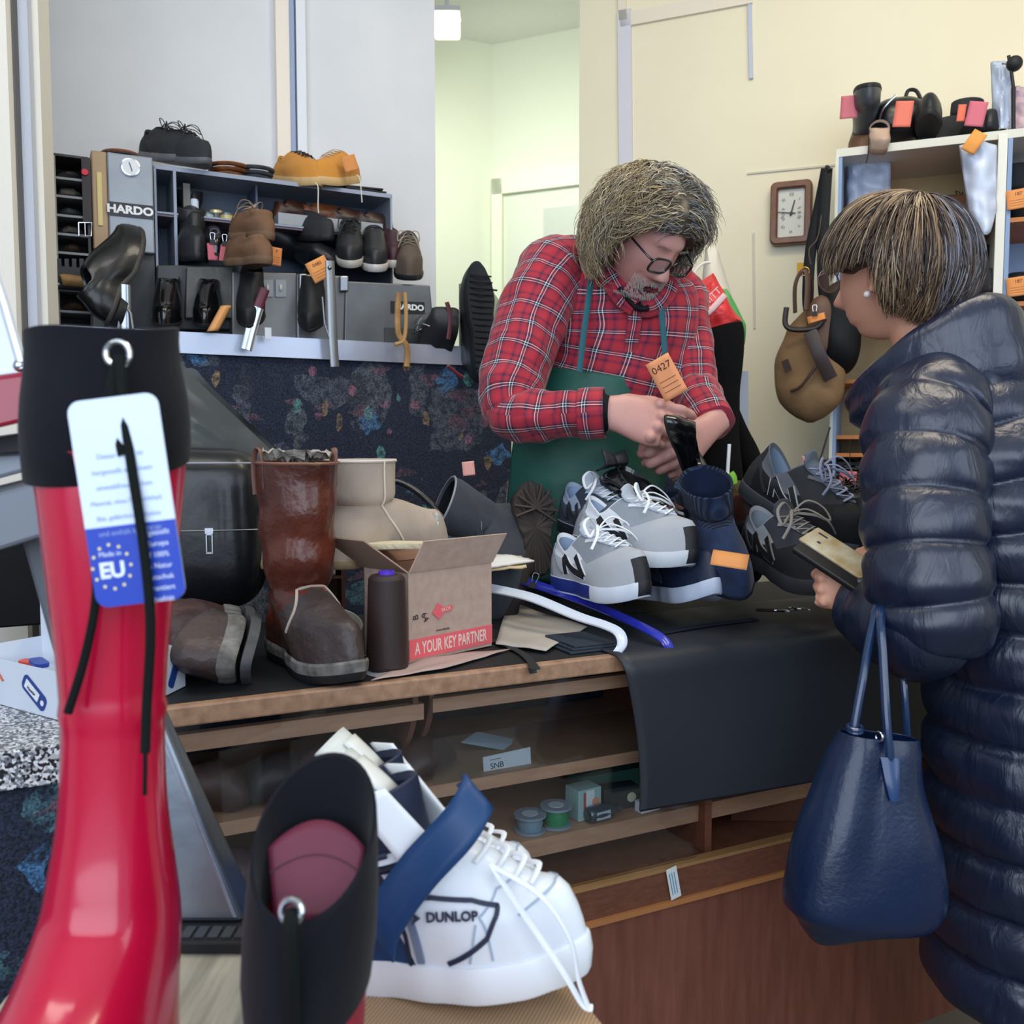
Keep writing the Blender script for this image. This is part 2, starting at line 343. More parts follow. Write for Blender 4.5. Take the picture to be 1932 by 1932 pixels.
# carpet covered partition behind the counter
def carpet_mat(bg='#20283a'):
    m = bpy.data.materials.new('carpet'); m.use_nodes = True; nt = m.node_tree; N = nt.nodes; L = nt.links
    b = N['Principled BSDF']; b.inputs['Roughness'].default_value = .95
    tc = N.new('ShaderNodeTexCoord'); prev = None
    def rgb(c): n = N.new('ShaderNodeRGB'); n.outputs[0].default_value = s2l(c); return n.outputs[0]
    cur = rgb(bg)
    lay = ((5, (1, 1, 1.0), .36, '#474d58', 0), (6, (1, 1, .6), .30, '#4c525a', 3), (5, (1, 1, 1.7), .24, '#40606c', 11), (6, (1.6, 1.6, .7), .26, '#2c313c', 41), (9, (1, 1, 1), .19, '#3d658c', 5), (8, (1, 1, 2), .18, '#5a4450', 17), (10, (1.6, 1.6, .8), .15, '#7a6850', 23), (11, (1, 1, 1), .13, '#7d5566', 31), (9, (1.5, 1.5, 1), .15, '#4f7f7c', 47))
    for sc_, st, r, col, off in lay:
        mp = N.new('ShaderNodeMapping'); mp.inputs['Scale'].default_value = st; mp.inputs['Location'].default_value = (off, off*.7, off*.3); mp.inputs['Rotation'].default_value = (.3*off, .2*off, .5)
        L.new(tc.outputs['Object'], mp.inputs[0])
        nn = N.new('ShaderNodeTexNoise'); nn.inputs['Scale'].default_value = 22; L.new(mp.outputs[0], nn.inputs[0])
        ad = N.new('ShaderNodeMix'); ad.data_type = 'VECTOR'; ad.inputs[0].default_value = .035; L.new(mp.outputs[0], ad.inputs[4]); L.new(nn.outputs['Color'], ad.inputs[5])
        vo = N.new('ShaderNodeTexVoronoi'); vo.inputs['Scale'].default_value = sc_; vo.distance = 'CHEBYCHEV' if off in (5, 0, 17) else 'EUCLIDEAN'; L.new(ad.outputs[1], vo.inputs['Vector'])
        vo.inputs['Randomness'].default_value = 1
        lt = N.new('ShaderNodeMath'); lt.operation = 'LESS_THAN'; lt.inputs[1].default_value = r*1.25; L.new(vo.outputs['Distance'], lt.inputs[0])
        sp = N.new('ShaderNodeSeparateColor'); L.new(vo.outputs['Color'], sp.inputs[0])
        gt = N.new('ShaderNodeMath'); gt.operation = 'GREATER_THAN'; gt.inputs[1].default_value = .45; L.new(sp.outputs[0], gt.inputs[0])
        mu = N.new('ShaderNodeMath'); mu.operation = 'MULTIPLY'; L.new(lt.outputs[0], mu.inputs[0]); L.new(gt.outputs[0], mu.inputs[1])
        wv = N.new('ShaderNodeTexNoise'); wv.inputs['Scale'].default_value = 60; L.new(tc.outputs['Object'], wv.inputs[0])
        m2 = N.new('ShaderNodeMath'); m2.operation = 'MULTIPLY'; L.new(mu.outputs[0], m2.inputs[0]); 
        rr = N.new('ShaderNodeMapRange'); rr.inputs[1].default_value = .3; rr.inputs[2].default_value = .6; L.new(wv.outputs[0], rr.inputs[0]); L.new(rr.outputs[0], m2.inputs[1])
        mx = N.new('ShaderNodeMix'); mx.data_type = 'RGBA'; L.new(m2.outputs[0], mx.inputs[0]); L.new(cur, mx.inputs[6]); mx.inputs[7].default_value = s2l(col); cur = mx.outputs[2]
    pn = N.new('ShaderNodeTexNoise'); pn.inputs['Scale'].default_value = 260; pn.inputs['Detail'].default_value = 2; L.new(tc.outputs['Object'], pn.inputs[0]); pr = N.new('ShaderNodeMapRange'); pr.inputs[1].default_value = .35; pr.inputs[2].default_value = .65; pr.inputs[3].default_value = .35; pr.inputs[4].default_value = 1.75; L.new(pn.outputs[0], pr.inputs[0])
    mm = N.new('ShaderNodeVectorMath'); mm.operation = 'SCALE'; L.new(cur, mm.inputs[0]); L.new(pr.outputs[0], mm.inputs['Scale']); L.new(mm.outputs[0], b.inputs['Base Color'])
    n = N.new('ShaderNodeTexNoise'); n.inputs['Scale'].default_value = 420; L.new(tc.outputs['Object'], n.inputs[0])
    bn = N.new('ShaderNodeBump'); bn.inputs['Strength'].default_value = .8; bn.inputs['Distance'].default_value = .004; L.new(n.outputs[0], bn.inputs['Height']); L.new(bn.outputs[0], b.inputs['Normal'])
    return m
M_carpet = carpet_mat()
r0, r1 = cp(420, 633, VB), cp(822, 650, VB); RZ = (r0.z+r1.z)/2; RB = RZ-.057   # top of the partition
uL, uR = -1.35, uv_of(cp(1560, 700, VB))[0]
t = thing('carpeted_partition', 'low partition behind the counter covered in dark patterned carpet', 'partition', C(0, VB, 0))
ur = uv_of(cp(905, 650, VB))[0]; urc = uv_of(cp(965, 650, VB))[0]
def cbox(mb, u0, u1, v0, v1, z0, z1, mi=0):
    q = [C(u0, v0, 0), C(u1, v0, 0), C(u1, v1, 0), C(u0, v1, 0)]; return mb.hexa([V((p.x, p.y, z0)) for p in q]+[V((p.x, p.y, z1)) for p in q], mi)
mb = MB(); cbox(mb, uL, urc, VB, VB+.36, 0, RB); cbox(mb, urc, uR, VB, VB+.2, 0, 1.165); mb.build('carpet_panel', M_carpet, t, smooth=0, world=True)
mb = MB(); cbox(mb, uL, ur, VB-.015, VB+.36, RB+.001, RZ); mb.build('top_board', mat('#b4bccb', .28, .55, bump=(40, .1)), t, smooth=0, world=True)
# ================================================================ shoes and boots
WKEY = [(0, .62), (.1, .76), (.2, .74), (.38, .66), (.55, .86), (.7, 1.0), (.82, .97), (.93, .78), (1, .55)]
class Shoe:
    """one shoe, heel at x=0, toe at x=L, sole on z=0"""
    def __init__(s, L=.29, W=.1, toe=.055, throat=.085, side=.06, heel=.075, oc=.27, ol=.15, ow=.062, sole=.022, heelh=0, spring=.012,
                 point=0, shaft=None, gap=.25, welt=1.03, flare=.004, open_tilt=0, crush=0, seed=0, over=None):
        s.__dict__.update(locals()); s.N = 44
    def zs(s, t): return (s.heelh*(1-sm([(.3, 0), (.52, 1)], t)) + s.spring*max(0, (t-.68)/.32)**2)
    def outl(s, a, k=1.0):
        t = (1+cos(a))/2; sa = sin(a); w_ = sm(WKEY, t)*s.W/2
        y = math.copysign(abs(sa)**(.72 if t < .5 else .72+.35*s.point), sa)*w_*k
        bow = .008*sin(pi*t)*(1 if sa > 0 else -.6)
        x = s.L*(.5+(t-.5)*(1+(k-1)*(s.W/s.L)))
        return x, y-bow*0.6, t
    def S(s, q, a, off=0):
        x, y, t = s.outl(a); za = s.zs(t)+s.sole
        x1 = s.L*s.oc+cos(a)*s.L*s.ol; y1 = sin(a)*s.ow/2
        fr = max(0, cos(a)); fr = fr*fr*(3-2*fr); bk = max(0, -cos(a))
        h1 = s.side*(1-fr-bk) + s.throat*fr + s.heel*bk if fr+bk < 1 else (s.throat if fr > .5 else s.heel)
        h1 = s.side*max(0, 1-fr-bk)+s.throat*fr+s.heel*bk
        zt1 = s.zs(s.oc)*1+s.sole+h1 - 0
        toeH = s.toe*(.75+.25*fr)
        # toe-side profile
        f1 = 1-(1-min(q/s.gap, 1))**2
        zA = za+toeH*f1+(zt1-za-toeH)*sm([(s.gap, 0), (1, 1)], q); gA = (q**1.25)*.92+.08*q
        zB = za+(zt1-za)*q**.85; gB = q+(.0)
        g = gA*fr+gB*(1-fr); z = zA*fr+zB*(1-fr)
        bul = s.flare*sin(pi*min(q*1.4, 1))
        X = x+(x1-x)*g; Y = y+(y1-y)*g; n = V((cos(a)*.8, sin(a), 0)).normalized()
        p = V((X, Y, z))+n*(bul*(1-.5*fr))
        if s.crush: p += V((0, 0, 1))*s.crush*nz((X*18+s.seed, Y*18, z*30))*min(1, q*3)+n*s.crush*.6*nz((X*25, Y*20+s.seed, z*25+5))
        if off:
            e = .02; p1 = s.S(min(q+e, 1), a); p0 = s.S(max(q-e, 0), a); r1 = s.S(q, a+e); r0 = s.S(q, a-e)
            nn = (r1-r0).cross(p1-p0)
            if nn.length < 1e-9: nn = n
            nn.normalize(); nn = nn if nn.dot(n*.6+V((0, 0, .8))) > 0 else -nn
            p = p+nn*off
        return p
    def upper(s, regions=None):
        mb = MB(); N = s.N; K = 14; qs = [0, .03]+[k/K for k in range(1, K+1)]
        A = [2*pi*i/N for i in range(N)]; rings = [[s.S(q, a) for a in A] for q in qs]
        if s.shaft:      # (height above sole, centre x, half length, half width)
            top = rings[-1]
            zc = sum(p.z for p in top)/N
            sh = [(zc, s.L*s.oc, s.L*s.ol, s.ow/2)]+list(s.shaft)
            M_ = max(4, int(len(sh)*4))
            for k in range(1, M_+1):
                z, cx, rx, ry = cr(sh, k/M_); b = 1-sm([(0, 0), (.35, 1)], k/M_)
                r = []
                for i, a in enumerate(A):
                    p = V((cx+cos(a)*rx, sin(a)*ry, z+b*(top[i].z-zc)+s.open_tilt*cos(a)*sm([(.6, 0), (1, 1)], k/M_)))
                    if s.crush: p += V((cos(a), sin(a), 0))*s.crush*1.3*nz((p.x*14, p.y*14+s.seed, p.z*22))*min(1, 2.5*(1-k/M_)+.2)
                    r.append(p)
                rings.append(r)
        s.top = rings[-1]; s.rings = rings; nr = len(rings)
        c = sum(s.top, V((0, 0, 0)))/N
        rim = [[c+(p-c)*.955+V((0, 0, .002)) for p in s.top], [c+(p-c)*.9-V((0, 0, .006)) for p in s.top]]
        reg = regions or (lambda q, a, k: 0)
        qv = qs+[1+.01*k for k in range(1, nr-len(qs)+3)]
        mb.loft(rings+rim, True, False, mi=lambda k, i: reg(qv[min(k, len(qv)-1)], A[i]+pi/N, k))
        return mb
    def lining(s, depth=1.0):
        mb = MB(); N = s.N; c = sum(s.top, V((0, 0, 0)))/N; r0 = [c+(p-c)*.9-V((0, 0, .006)) for p in s.top]
        zb = s.zs(.2)+s.sole+.006; rings = [r0]
        if s.shaft:
            for k in range(len(s.rings)-2, 15, -2):
                r = s.rings[k]; cc = sum(r, V((0, 0, 0)))/N; rings.append([cc+(p-cc)*.88 for p in r])
        r15 = s.rings[15]; cc = sum(r15, V((0, 0, 0)))/N
        for f in (.45, .0):
            rr = []
            for i in range(N):
                x, y, t = s.outl(2*pi*i/N, .82); x = min(x*.97+.004, s.L*.72); q = r15[i]
                rr.append(V((x+(cc.x+(q.x-cc.x)*.88-x)*f, y+((q.y)*.88-y)*f, zb+s.zs(t)-s.zs(.2)+(q.z-.01-zb)*f)))
            rings.append(rr)
        mb.loft(list(reversed(rings)), True, False); 
        mb.f = [list(reversed(f)) for f in mb.f]; return mb
    def solem(s, regions=None, tread=0):
        mb = MB(); N = s.N*2; A = [2*pi*i/N for i in range(N)]; rings = []
        for fz, k in ((0, .95), (0.12, 1.0), (.55, s.welt+.01), (.95, s.welt), (1.0, s.welt-.02)):
            r = []
            for i, a in enumerate(A):
                x, y, t = s.outl(a, k); z0 = s.zs(t)
                if tread and fz < .2: z0 += tread*(1 if (i//2) % 2 else 0); 
                r.append(V((x, y, z0+s.sole*fz)))
            rings.append(r)
        mb.loft(rings, True, True, mi=lambda k, i: regions(k, A[i]) if regions else 0); return mb
    def heelm(s, w_=.98, t1=.27):
        mb = MB(); N = 28; rings = []
        for fz, k in ((0, w_*.94), (.06, w_*.97), (1.0, w_)):
            r = []
            for i in range(N):
                a = 2*pi*i/N; x, y, t = s.outl(pi*.5+ (a if a < pi else 0)*1.0, k) if False else (0, 0, 0)
                cx = s.L*t1/2; X = cx+cos(a)*s.L*t1/2*k; X = min(X, s.L*t1*.93)
                ww = sm(WKEY, max(0, X/s.L))*s.W/2
                r.append(V((X*(1 if X > 0 else 1), math.copysign(abs(sin(a))**.55, sin(a))*ww*k, s.heelh*fz)))
            rings.append(r)
        return mb.loft(rings, True, True)
    def laces(s, n=5, q0=.5, q1=.93, da=.5, r=.0022, bow=.04, flat=.6, ends=True):
        mb = MB(); prev = None
        for k in range(n):
            f = k/(n-1); q = q0+(q1-q0)*f; aw = da*(1+.5*f)
            for sg in (1, -1):
                if k < n-1:
                    q2 = q0+(q1-q0)*(k+1)/(n-1)
                    a1, a2 = s.S(q, -sg*aw, .003), s.S(q2, sg*aw*1.08, .003); m = s.S((q+q2)/2, 0, .006+.0015*sg)
                    mb.tube([a1, m, a2], r, 6, flat=flat, steps=6)
        c = s.S(q1, 0, .008)
        if bow:
            for sg in (1, -1):
                d = V((.25, sg, 0)); pts = [c, c+d*bow*.5+V((0, 0, bow*.45)), c+d*bow*1.0+V((.01, 0, .012)), c+d*bow*1.05+V((.03, 0, -.008)), c+d*bow*.6+V((.02, 0, 0)), c]
                mb.tube(pts, r, 6, steps=22, flat=flat)
                if ends: mb.tube([c, c+V((.02, sg*bow*.35, .01)), c+V((.05, sg*bow*.8, -.005)), c+V((.055, sg*bow*1.15, -.03))], r, 6, steps=12, flat=flat)
            mb.sphere(c, r*2.2, 6)
        return mb
    def tongue(s, up=.03, w_=.045, fwd=.35):
        c0 = s.S(.62, 0, .0); c1 = s.S(1, 0, 0); mb = MB()
        d = V((-(1-fwd), 0, 1)).normalized()
        def fn(u, v):
            p = c0.lerp(c1, min(v*1.6, 1))+V((0, 0, .004)); 
            if v > .62: p = p+d*up*(v-.62)/.38
            e = (u-.5)*2; ww = w_/2*(.8+.3*v)*(1 if v < .9 else .8)
            return p+V((0, e*ww, -.012*e*e+.002))
        mb.grid(fn, 8, 12); return mb
    def patch(s, pts, wd, off=.0015, thick=.0012, n=10):
        """a raised band along (q, a) points on the upper"""
        mb = MB(); L_ = []
        for k in range(n*(len(pts)-1)+1):
            i = min(k//n, len(pts)-2); f = (k-i*n)/n; q = pts[i][0]+(pts[i+1][0]-pts[i][0])*f; a = pts[i][1]+(pts[i+1][1]-pts[i][1])*f
            L_.append((s.S(q, a, off), s.S(q, a, off+thick)-s.S(q, a, off)))
        m = len(L_); rings = []
        for k, (p, nrm) in enumerate(L_):
            t = (L_[min(k+1, m-1)][0]-L_[max(k-1, 0)][0]).normalized(); nrm = nrm.normalized(); b = t.cross(nrm).normalized()*wd/2
            rings.append([p-b-nrm*.001, p+b-nrm*.001, p+b+nrm*thick, p-b+nrm*thick])
        return mb.loft(rings, True, True)
    def Nlogo(s, side=1, c='#22242a', edge=None, parent=None, a0=1.25, da=.42, q0=.12, q1=.72, wd=.011):
        mc = mat(c, .5)
        A0, A1 = side*(a0-da), side*(a0+da)
        pts = [(q0, A1), (q1, A1*.98-side*.1), (q0+.04, A0+side*.08), (q1, A0-side*.05)]
        if edge:
            for i in range(3): s.patch(pts[i:i+2], wd+.004, .0006).build('emblem_edge', mat(edge, .5), parent, smooth=0)
        for i in range(3): s.patch(pts[i:i+2], wd*(1 if i != 1 else 1.1), .0012+.0002*i).build('emblem_stroke', mc, parent, smooth=0)

def make_shoe(name, label, M, sh, mu, ml, ms, group=None, cat='shoe', lace=None, mlace=None, tongue=None, regions=None, heel_m=None, sregions=None, tread=0, nlogo=None):
    t = thing(name, label, cat, M=M, group=group)
    sh.upper(regions).build('upper', mu, t, smooth=50)
    sh.lining().build('lining', ml, t, smooth=60)
    sh.solem(sregions, tread).build('sole', ms, t, smooth=40)
    if heel_m: sh.heelm().build('heel', heel_m, t, smooth=40)
    if tongue: sh.tongue(*tongue[:2]).build('tongue', tongue[2], t, smooth=60, solid=.004)
    if lace: sh.laces(**lace).build('laces', mlace, t, smooth=60)
    if nlogo: sh.Nlogo(parent=t, **nlogo)
    return t
def tagcard(label, p, M3, wd=.05, ht=.082, col='#e8945a', text_=None, group=None, bend=0, name='repair_tag', tc='#4a2a1c', th=.0006, hole=False):
    t = thing(name, label, 'tag', M=M3, group=group)
    mb = MB(); 
    mb.grid(lambda u, v: ((u-.5)*wd, (v-.5)*ht, bend*sin(pi*v)*ht), 4, 10)
    mb.build('card', mat(col, .7, var=('#d98a55' if col == '#e8945a' else col, 40, .4)), t, solid=th, off=0)
    if text_:
        pr = MB()
        for k in range(3): pr.box((0, -ht*.05-k*ht*.13, bend*ht*sin(pi*(.45-k*.13))+th), (wd*.7, ht*.012, .0003))
        pr.build('printed_lines', mat(tc, .7), t, smooth=0)
        text('number', text_, ht*.24, Matrix.Translation((0, ht*.26, bend*ht*.65+th)), mat(tc, .7), t, .0002)
    return t
# facing helpers: a matrix at p whose z axis looks at the camera side, x to the right, turned by roll and yaw
def face(p, yaw=0, roll=0, pitch=0):
    p = V(p); d = CAMP-p; d.normalize()
    M = basis(p, V((0, 0, 1)).cross(d), V((0, 0, 1))); return M @ rotm(y=yaw) @ rotm(x=pitch) @ rotm(z=roll)
# ================================================================ the display counter
M_wood = mat('#b08c70', .45, var=('#86644c', 60, .5), stretch=(1, 1, 1), bump=(180, .15, .001))
M_woodl = mat('#b38e72', .5, var=('#9c745a', 18, .6), stretch=(1, 1, 6))
M_woodd = mat('#80513e', .5, var=('#643c2a', 14, .6), stretch=(3, 3, 12), bump=(60, .2))
M_ply = mat('#8a5646', .42, var=('#6e4030', 9, .55), stretch=(7, 7, .8), bump=(70, .25, .001), coat=.25)
M_mat = mat('#20232a', .55, bump=(260, .25, .001)); M_blackr = mat('#15171c', .6, bump=(200, .3, .001))
uC0, uC1 = -.29, 1.75; DEP = .55
zbr = cp(1111, 1669, 0).z; zor = cp(1126, 1730, 0).z
t = thing('display_counter', 'long wooden shop counter with glass front display case', 'counter', C(0, 0, 0))
def cb(name, m, u0, u1, v0, v1, z0, z1, par=t, bevel=0, **k):
    mb = MB(); cbox(mb, u0, u1, v0, v1, z0, z1); return mb.build(name, m, par, smooth=0, world=True, bevel=bevel, **k)
cb('worktop', M_woodd, uC0, uC1, .012, DEP, TOPZ-.03, TOPZ-.004)
cb('worktop_edge', M_wood, uC0, uC1, -.008, .012, TOPZ-.028, TOPZ, bevel=.003)
cb('rubber_cover', M_blackr, uC0, uC1, .014, DEP, TOPZ-.004, TOPZ-.0005)
cb('base_panel', M_ply, uC0, uC1, 0, .02, 0, zor-.004)
cb('kick_rail', M_woodd, uC0, uC1, -.006, .02, zor, zbr-.004)
cb('rail_bead', mat('#b87b4a', .4), uC0, uC1, -.012, .006, zor-.01, zor)
cb('glass_channel', mat('#b58a5c', .35, .3), uC0, uC1, -.008, .012, zbr-.006, zbr)
cb('side_panel', M_woodd, uC0-.0, uC0+.018, .02, DEP, 0, TOPZ-.03); cb('side_panel', M_woodd, uC1-.018, uC1, .02, DEP, 0, TOPZ-.03)
cb('back_panel', mat('#2b2b33', .6), uC0+.018, uC1-.018, .40, .41, .1, TOPZ-.03)
cb('case_floor', M_woodd, uC0+.018, uC1-.018, .02, .40, zbr-.03, zbr-.012)
gu0, gu1 = uC0+.02, uv_of(cp(1318, 1500, 0))[0]
gl = cb('glass_pane', glassmat('#dfeaf2', .03, .05), gu0, gu1, .004, .008, zbr, TOPZ-.03)
def cz(px, py, v): return cp(px, py, v).z
zA0, zA1 = cz(780, 1360, .03), cz(780, 1330, .03)
uD = uv_of(cp(805, 1400, .05))[0]
cb('drawer_rail', M_woodl, uC0+.02, uD-.012, .03, .045, zA0, zA1)
zA2, zA3 = cz(1000, 1322, .03), cz(1000, 1297, .03)
cb('drawer_rail', M_woodl, uD+.005, 1.2, .035, .05, zA2, zA3)
cb('drawer_side', M_woodl, uD+.005, uD+.012, .05, .35, zA2, zA3+.02)
z20, z21 = cz(980, 1478, .05), cz(980, 1455, .05)
z30, z31 = cz(1170, 1582, .05), cz(1170, 1550, .05)
cb('shelf', M_woodl, uC0+.02, 1.25, .05, .38, z20, z21); cb('shelf', M_woodl, uC0+.02, 1.25, .05, .38, z30, z31)
uE = uv_of(cp(1318, 1500, .05))[0]
cb('divider', M_woodd, uE, uE+.015, .03, .38, zbr-.01, TOPZ-.03)
# scooped wooden dividers between the drawers
for k, du in enumerate((0, .035)):
    mb = MB(); prof = []
    for i in range(13): f = i/12; prof.append((.03+.02*k+.12*(f**2.2), TOPZ-.035-(TOPZ-.035-z21-.01)*f))
    poly = prof+[(.36, z21+.001), (.36, TOPZ-.035)]
    Mx = Matrix((CV, ZZ, CU)).transposed().to_4x4(); Mx.translation = V((C0.x, C0.y, 0))+CU*(uD-.03+du)
    mb.prism(poly, .009, Mx); mb.build('divider', mat('#7b5444', .5, var=('#62402f', 20, .5)), t, smooth=0, world=True)
# glass plates on edge inside
cb('inner_glass', glassmat('#cfe0ea', .03, .08), uD+.012, 1.0, .052, .056, z21, z21+.075)
# clutter inside: leather pieces (left), card, thread spools, boxes
random.seed(3)
M_dl = [mat(c, .5, bump=(30, .4), var=(c2, 12, .5)) for c, c2 in (('#3a2f30', '#241f22'), ('#4a3430', '#2c2222'), ('#2b2c31', '#1b1c20'), ('#513640', '#32242a'))]
for k in range(11):
    u_ = -.21+.082*(k % 6)+.02*random.random(); z_ = z21+.001 if k < 6 else z31+.001
    ln = .10+.05*random.random(); mb = MB(); h_ = random.uniform(.05, .075)
    q0 = C(u_, .10, z_+.012); d_ = CU*random.uniform(.6, 1)+CV*random.uniform(-.5, .9); d_.normalize()
    mb.limb([(q0-d_*ln/2, .012, .008), (q0-d_*ln*.3+ZZ*h_*.3, .035, h_*.45), (q0+ZZ*h_*.35, .038, h_*.55), (q0+d_*ln*.3+ZZ*.01, .034, h_*.35), (q0+d_*ln*.5, .014, .008)], n=14, steps=12, fn=lambda u, v, p, s: .006*nz(p, 30))
    one(mb, 'leather_slipper', M_dl[k % 4], 'dark folded leather slipper stored behind the glass on the %s shelf' % ('middle' if k < 6 else 'bottom'), 'slipper', 'dark slippers behind the %s glass' % ('middle' if k < 6 else 'bottom'))
pc = cp(957, 1437, .075); Mx = basis(pc, CU, ZZ) @ rotm(z=radians(3))
t2 = thing('price_card', 'white card with black letters standing behind the display glass', 'card', M=Mx)
MB().box((0, 0, 0), (.088, .033, .0012)).build('card', mat('#dfe8f0', .6), t2, smooth=0)
text('lettering', 'SNB', .014, Matrix.Translation((-.032, -.002, .001)), mat('#30343c', .6), t2, .0002, ax='LEFT')
MB().box((-.022, .009, .0008), (.02, .0012, .0004)).build('small_print', mat('#60646c', .6), t2, smooth=0)
mb = MB(); q = [cp(870, 1400, .16), cp(1035, 1430, .16), cp(1025, 1405, .2), cp(900, 1380, .22)]
mb.add(q, [(0, 1, 2, 3)]); one(mb, 'paper_sheet', mat('#b9cfdf', .6), 'crumpled white paper lying behind the price card in the case', 'paper', solid=.001, smooth=0)
def spool(px, py, r, h, cthr, label):
    b = cp(px, py, .085); b.z = z31+.001; s_ = thing('thread_spool', label, 'spool', b)
    MB().lathe([(r*.72, .003), (r*.8, h*.5), (r*.72, h-.004)], 28).build('thread', mat(cthr, .35, bump=(300, .4)), s_)
    for z0 in (0, h-.004): MB().lathe([(r, z0), (r, z0+.004)], 32).build('flange', mat('#7d8c9a', .2, coat=.5), s_)
    MB().lathe([(r*.5, h), (r*.5, h+.0006)], 24).build('sticker', mat('#a8b2b8', .5), s_)
spool(1049, 1590, .028, .036, '#1f7d52', 'wide spool of bright green thread in the display case')
spool(1000, 1590, .028, .03, '#6f8a98', 'spool of pale thread beside the green spool in the case')
def cabox(name, label, px, py, v, sx, sy, sz, m, z=None, yaw=0, extra=None, cat='box'):
    b = cp(px, py, v); b.z = (z31 if z is None else z)+.001
    o = thing(name, label, cat, M=TR(b, YAW_C+yaw)); MB().box((0, 0, sz/2), (sx, sy, sz)).build('carton', m, o, smooth=0, bevel=.001)
    if extra: extra(o)
    return o
def ex1(o):
    MB().box((.0, -.0206, .03), (.018, .001, .045)).build('label_patch', mat('#c9d2d8', .5), o, smooth=0)
    MB().box((-.012, -.0212, .03), (.004, .001, .04)).build('label_stripe', mat('#b0403c', .5), o, smooth=0)
    MB().lathe([(.008, 0), (.008, .002)], 16, TR((.012, -.0195, .03), x=pi/2)).build('seal', mat('#c98b68', .5), o)
cabox('polish_box', 'upright pale carton with red stripe beside the green spool', 1100, 1560, .10, .05, .04, .055, mat('#8fb0ae', .5), yaw=.1, extra=ex1)
cabox('teal_box', 'long dark teal carton at the back of the case bottom shelf', 1150, 1540, .17, .16, .05, .05, mat('#3f6e68', .5))
def ex2(o): MB().lathe([(.009, 0), (.009, .001)], 20, TR((.02, -.016, .02), x=pi/2)).build('round_label', mat('#c7ccb2', .5), o)
cabox('dark_box', 'small dark box with round pale label in the case', 1165, 1530, .11, .07, .03, .04, mat('#27343a', .5), yaw=-.1, extra=ex2)
bt = thing('lotion_bottle', 'small bottle lying on its side in front of the pale carton', 'bottle', M=TR(cp(1140, 1575, .07)*1, YAW_C+.1)); bt.location.z = z31+.015
MB().limb([((-.035, 0, 0), .002, .002), ((-.034, 0, 0), .014, .014), ((.01, 0, 0), .014, .014), ((.02, 0, 0), .007, .007), ((.034, 0, 0), .007, .007)], n=16, steps=20).build('bottle_body', mat('#2a3a46', .15, coat=.6), bt)
MB().box((-.012, -.0125, 0), (.03, .004, .014)).build('label_patch', mat('#9fb4bc', .5), bt, smooth=0)
cabox('white_label_box', 'low white carton at the right end of the case shelf', 1222, 1550, .07, .045, .02, .02, mat('#cdd6de', .5), yaw=.1)
# open orange-brown box in the dark right end
cabox('wooden_tray', 'brown wooden tray in the dark right end of the case', 1440, 1560, .15, .16, .14, .08, mat('#5c3420', .6), z=zbr-.012, yaw=-.5, cat='tray')
# sticker on the kick rail
sp_ = cp(1271, 1666, -.012); st = thing('price_sticker', 'small white sticker with blue print stuck on the counter rail', 'sticker', M=basis(sp_, CU, ZZ) @ rotm(z=radians(12)))
MB().box((0, 0, 0), (.022, .058, .001)).build('paper', mat('#e3e8e6', .5), st, smooth=0, bevel=.0004)
mb = MB(); [mb.box((-.006+.005*k, 0, .0008), (.0018, .04, .0004)) for k in range(3)]; mb.build('print', mat('#6f9fc0', .6), st, smooth=0)

# black rubber sheet over the counter, hanging down in front
uM0, uM1 = uv_of(ct(1172, 1243))[0]-.0, 1.72
zdr = [cz(1190, 1530, -.03), cz(1500, 1475, -.03)]
mb = MB()
def drape(u, v):
    uu = uM0+(uM1-uM0)*u; zb = zdr[0]+(zdr[1]-zdr[0])*min(1, u*2.4)*1.0
    Lt = .30; R = .03
    s_ = v*(Lt+.05+(TOPZ-zb))
    if s_ < Lt: vv, z = .29-s_, TOPZ+.004
    else:
        q = s_-Lt; a = min(q/(R), pi/2); vv = -.01-R*sin(a); z = TOPZ+.004-R*(1-cos(a))
        if q > R*pi/2: z -= (q-R*pi/2)
        z = max(z, zb)
    dn = max(0, TOPZ-z)
    uu += .035*sin(min(dn*7, 2.2))*(1-u)**6
    vv -= .012*sin(uu*9)*dn*1.5+.02*dn
    return C(uu, vv, z+(.004*nz((uu*5, vv*5, 0)) if s_ < Lt else 0)*0)
mb.grid(drape, 60, 60); one(mb, 'rubber_sheet', mat('#2b2f37', .5, bump=(300, .3, .001), var=('#23262d', 3, .6)), 'large black rubber sheet draped over the right half of the counter', 'sheet', solid=.003, off=1)

# terrazzo ledge on the left
def terrazzo():
    m = bpy.data.materials.new('terrazzo'); m.use_nodes = True; N = m.node_tree.nodes; L = m.node_tree.links; b = N['Principled BSDF']; b.inputs['Roughness'].default_value = .3
    tc = N.new('ShaderNodeTexCoord'); vo = N.new('ShaderNodeTexVoronoi'); vo.inputs['Scale'].default_value = 300; L.new(tc.outputs['Object'], vo.inputs['Vector'])
    sp = N.new('ShaderNodeSeparateColor'); L.new(vo.outputs['Color'], sp.inputs[0]); r = N.new('ShaderNodeValToRGB'); r.color_ramp.interpolation = 'CONSTANT'
    e = r.color_ramp.elements; e[0].position = 0; e[0].color = s2l('#1c1f24'); e[1].position = .34; e[1].color = s2l('#6d7178')
    for p_, c_ in ((.55, '#b3b5b8'), (.75, '#dcdde0')): q = e.new(p_); q.color = s2l(c_)
    L.new(sp.outputs[0], r.inputs[0]); L.new(r.outputs[0], b.inputs['Base Color']); return m
t = thing('terrazzo_ledge', 'speckled black and white terrazzo ledge on a carpeted base', 'ledge', C(-.8, -.1, 0))
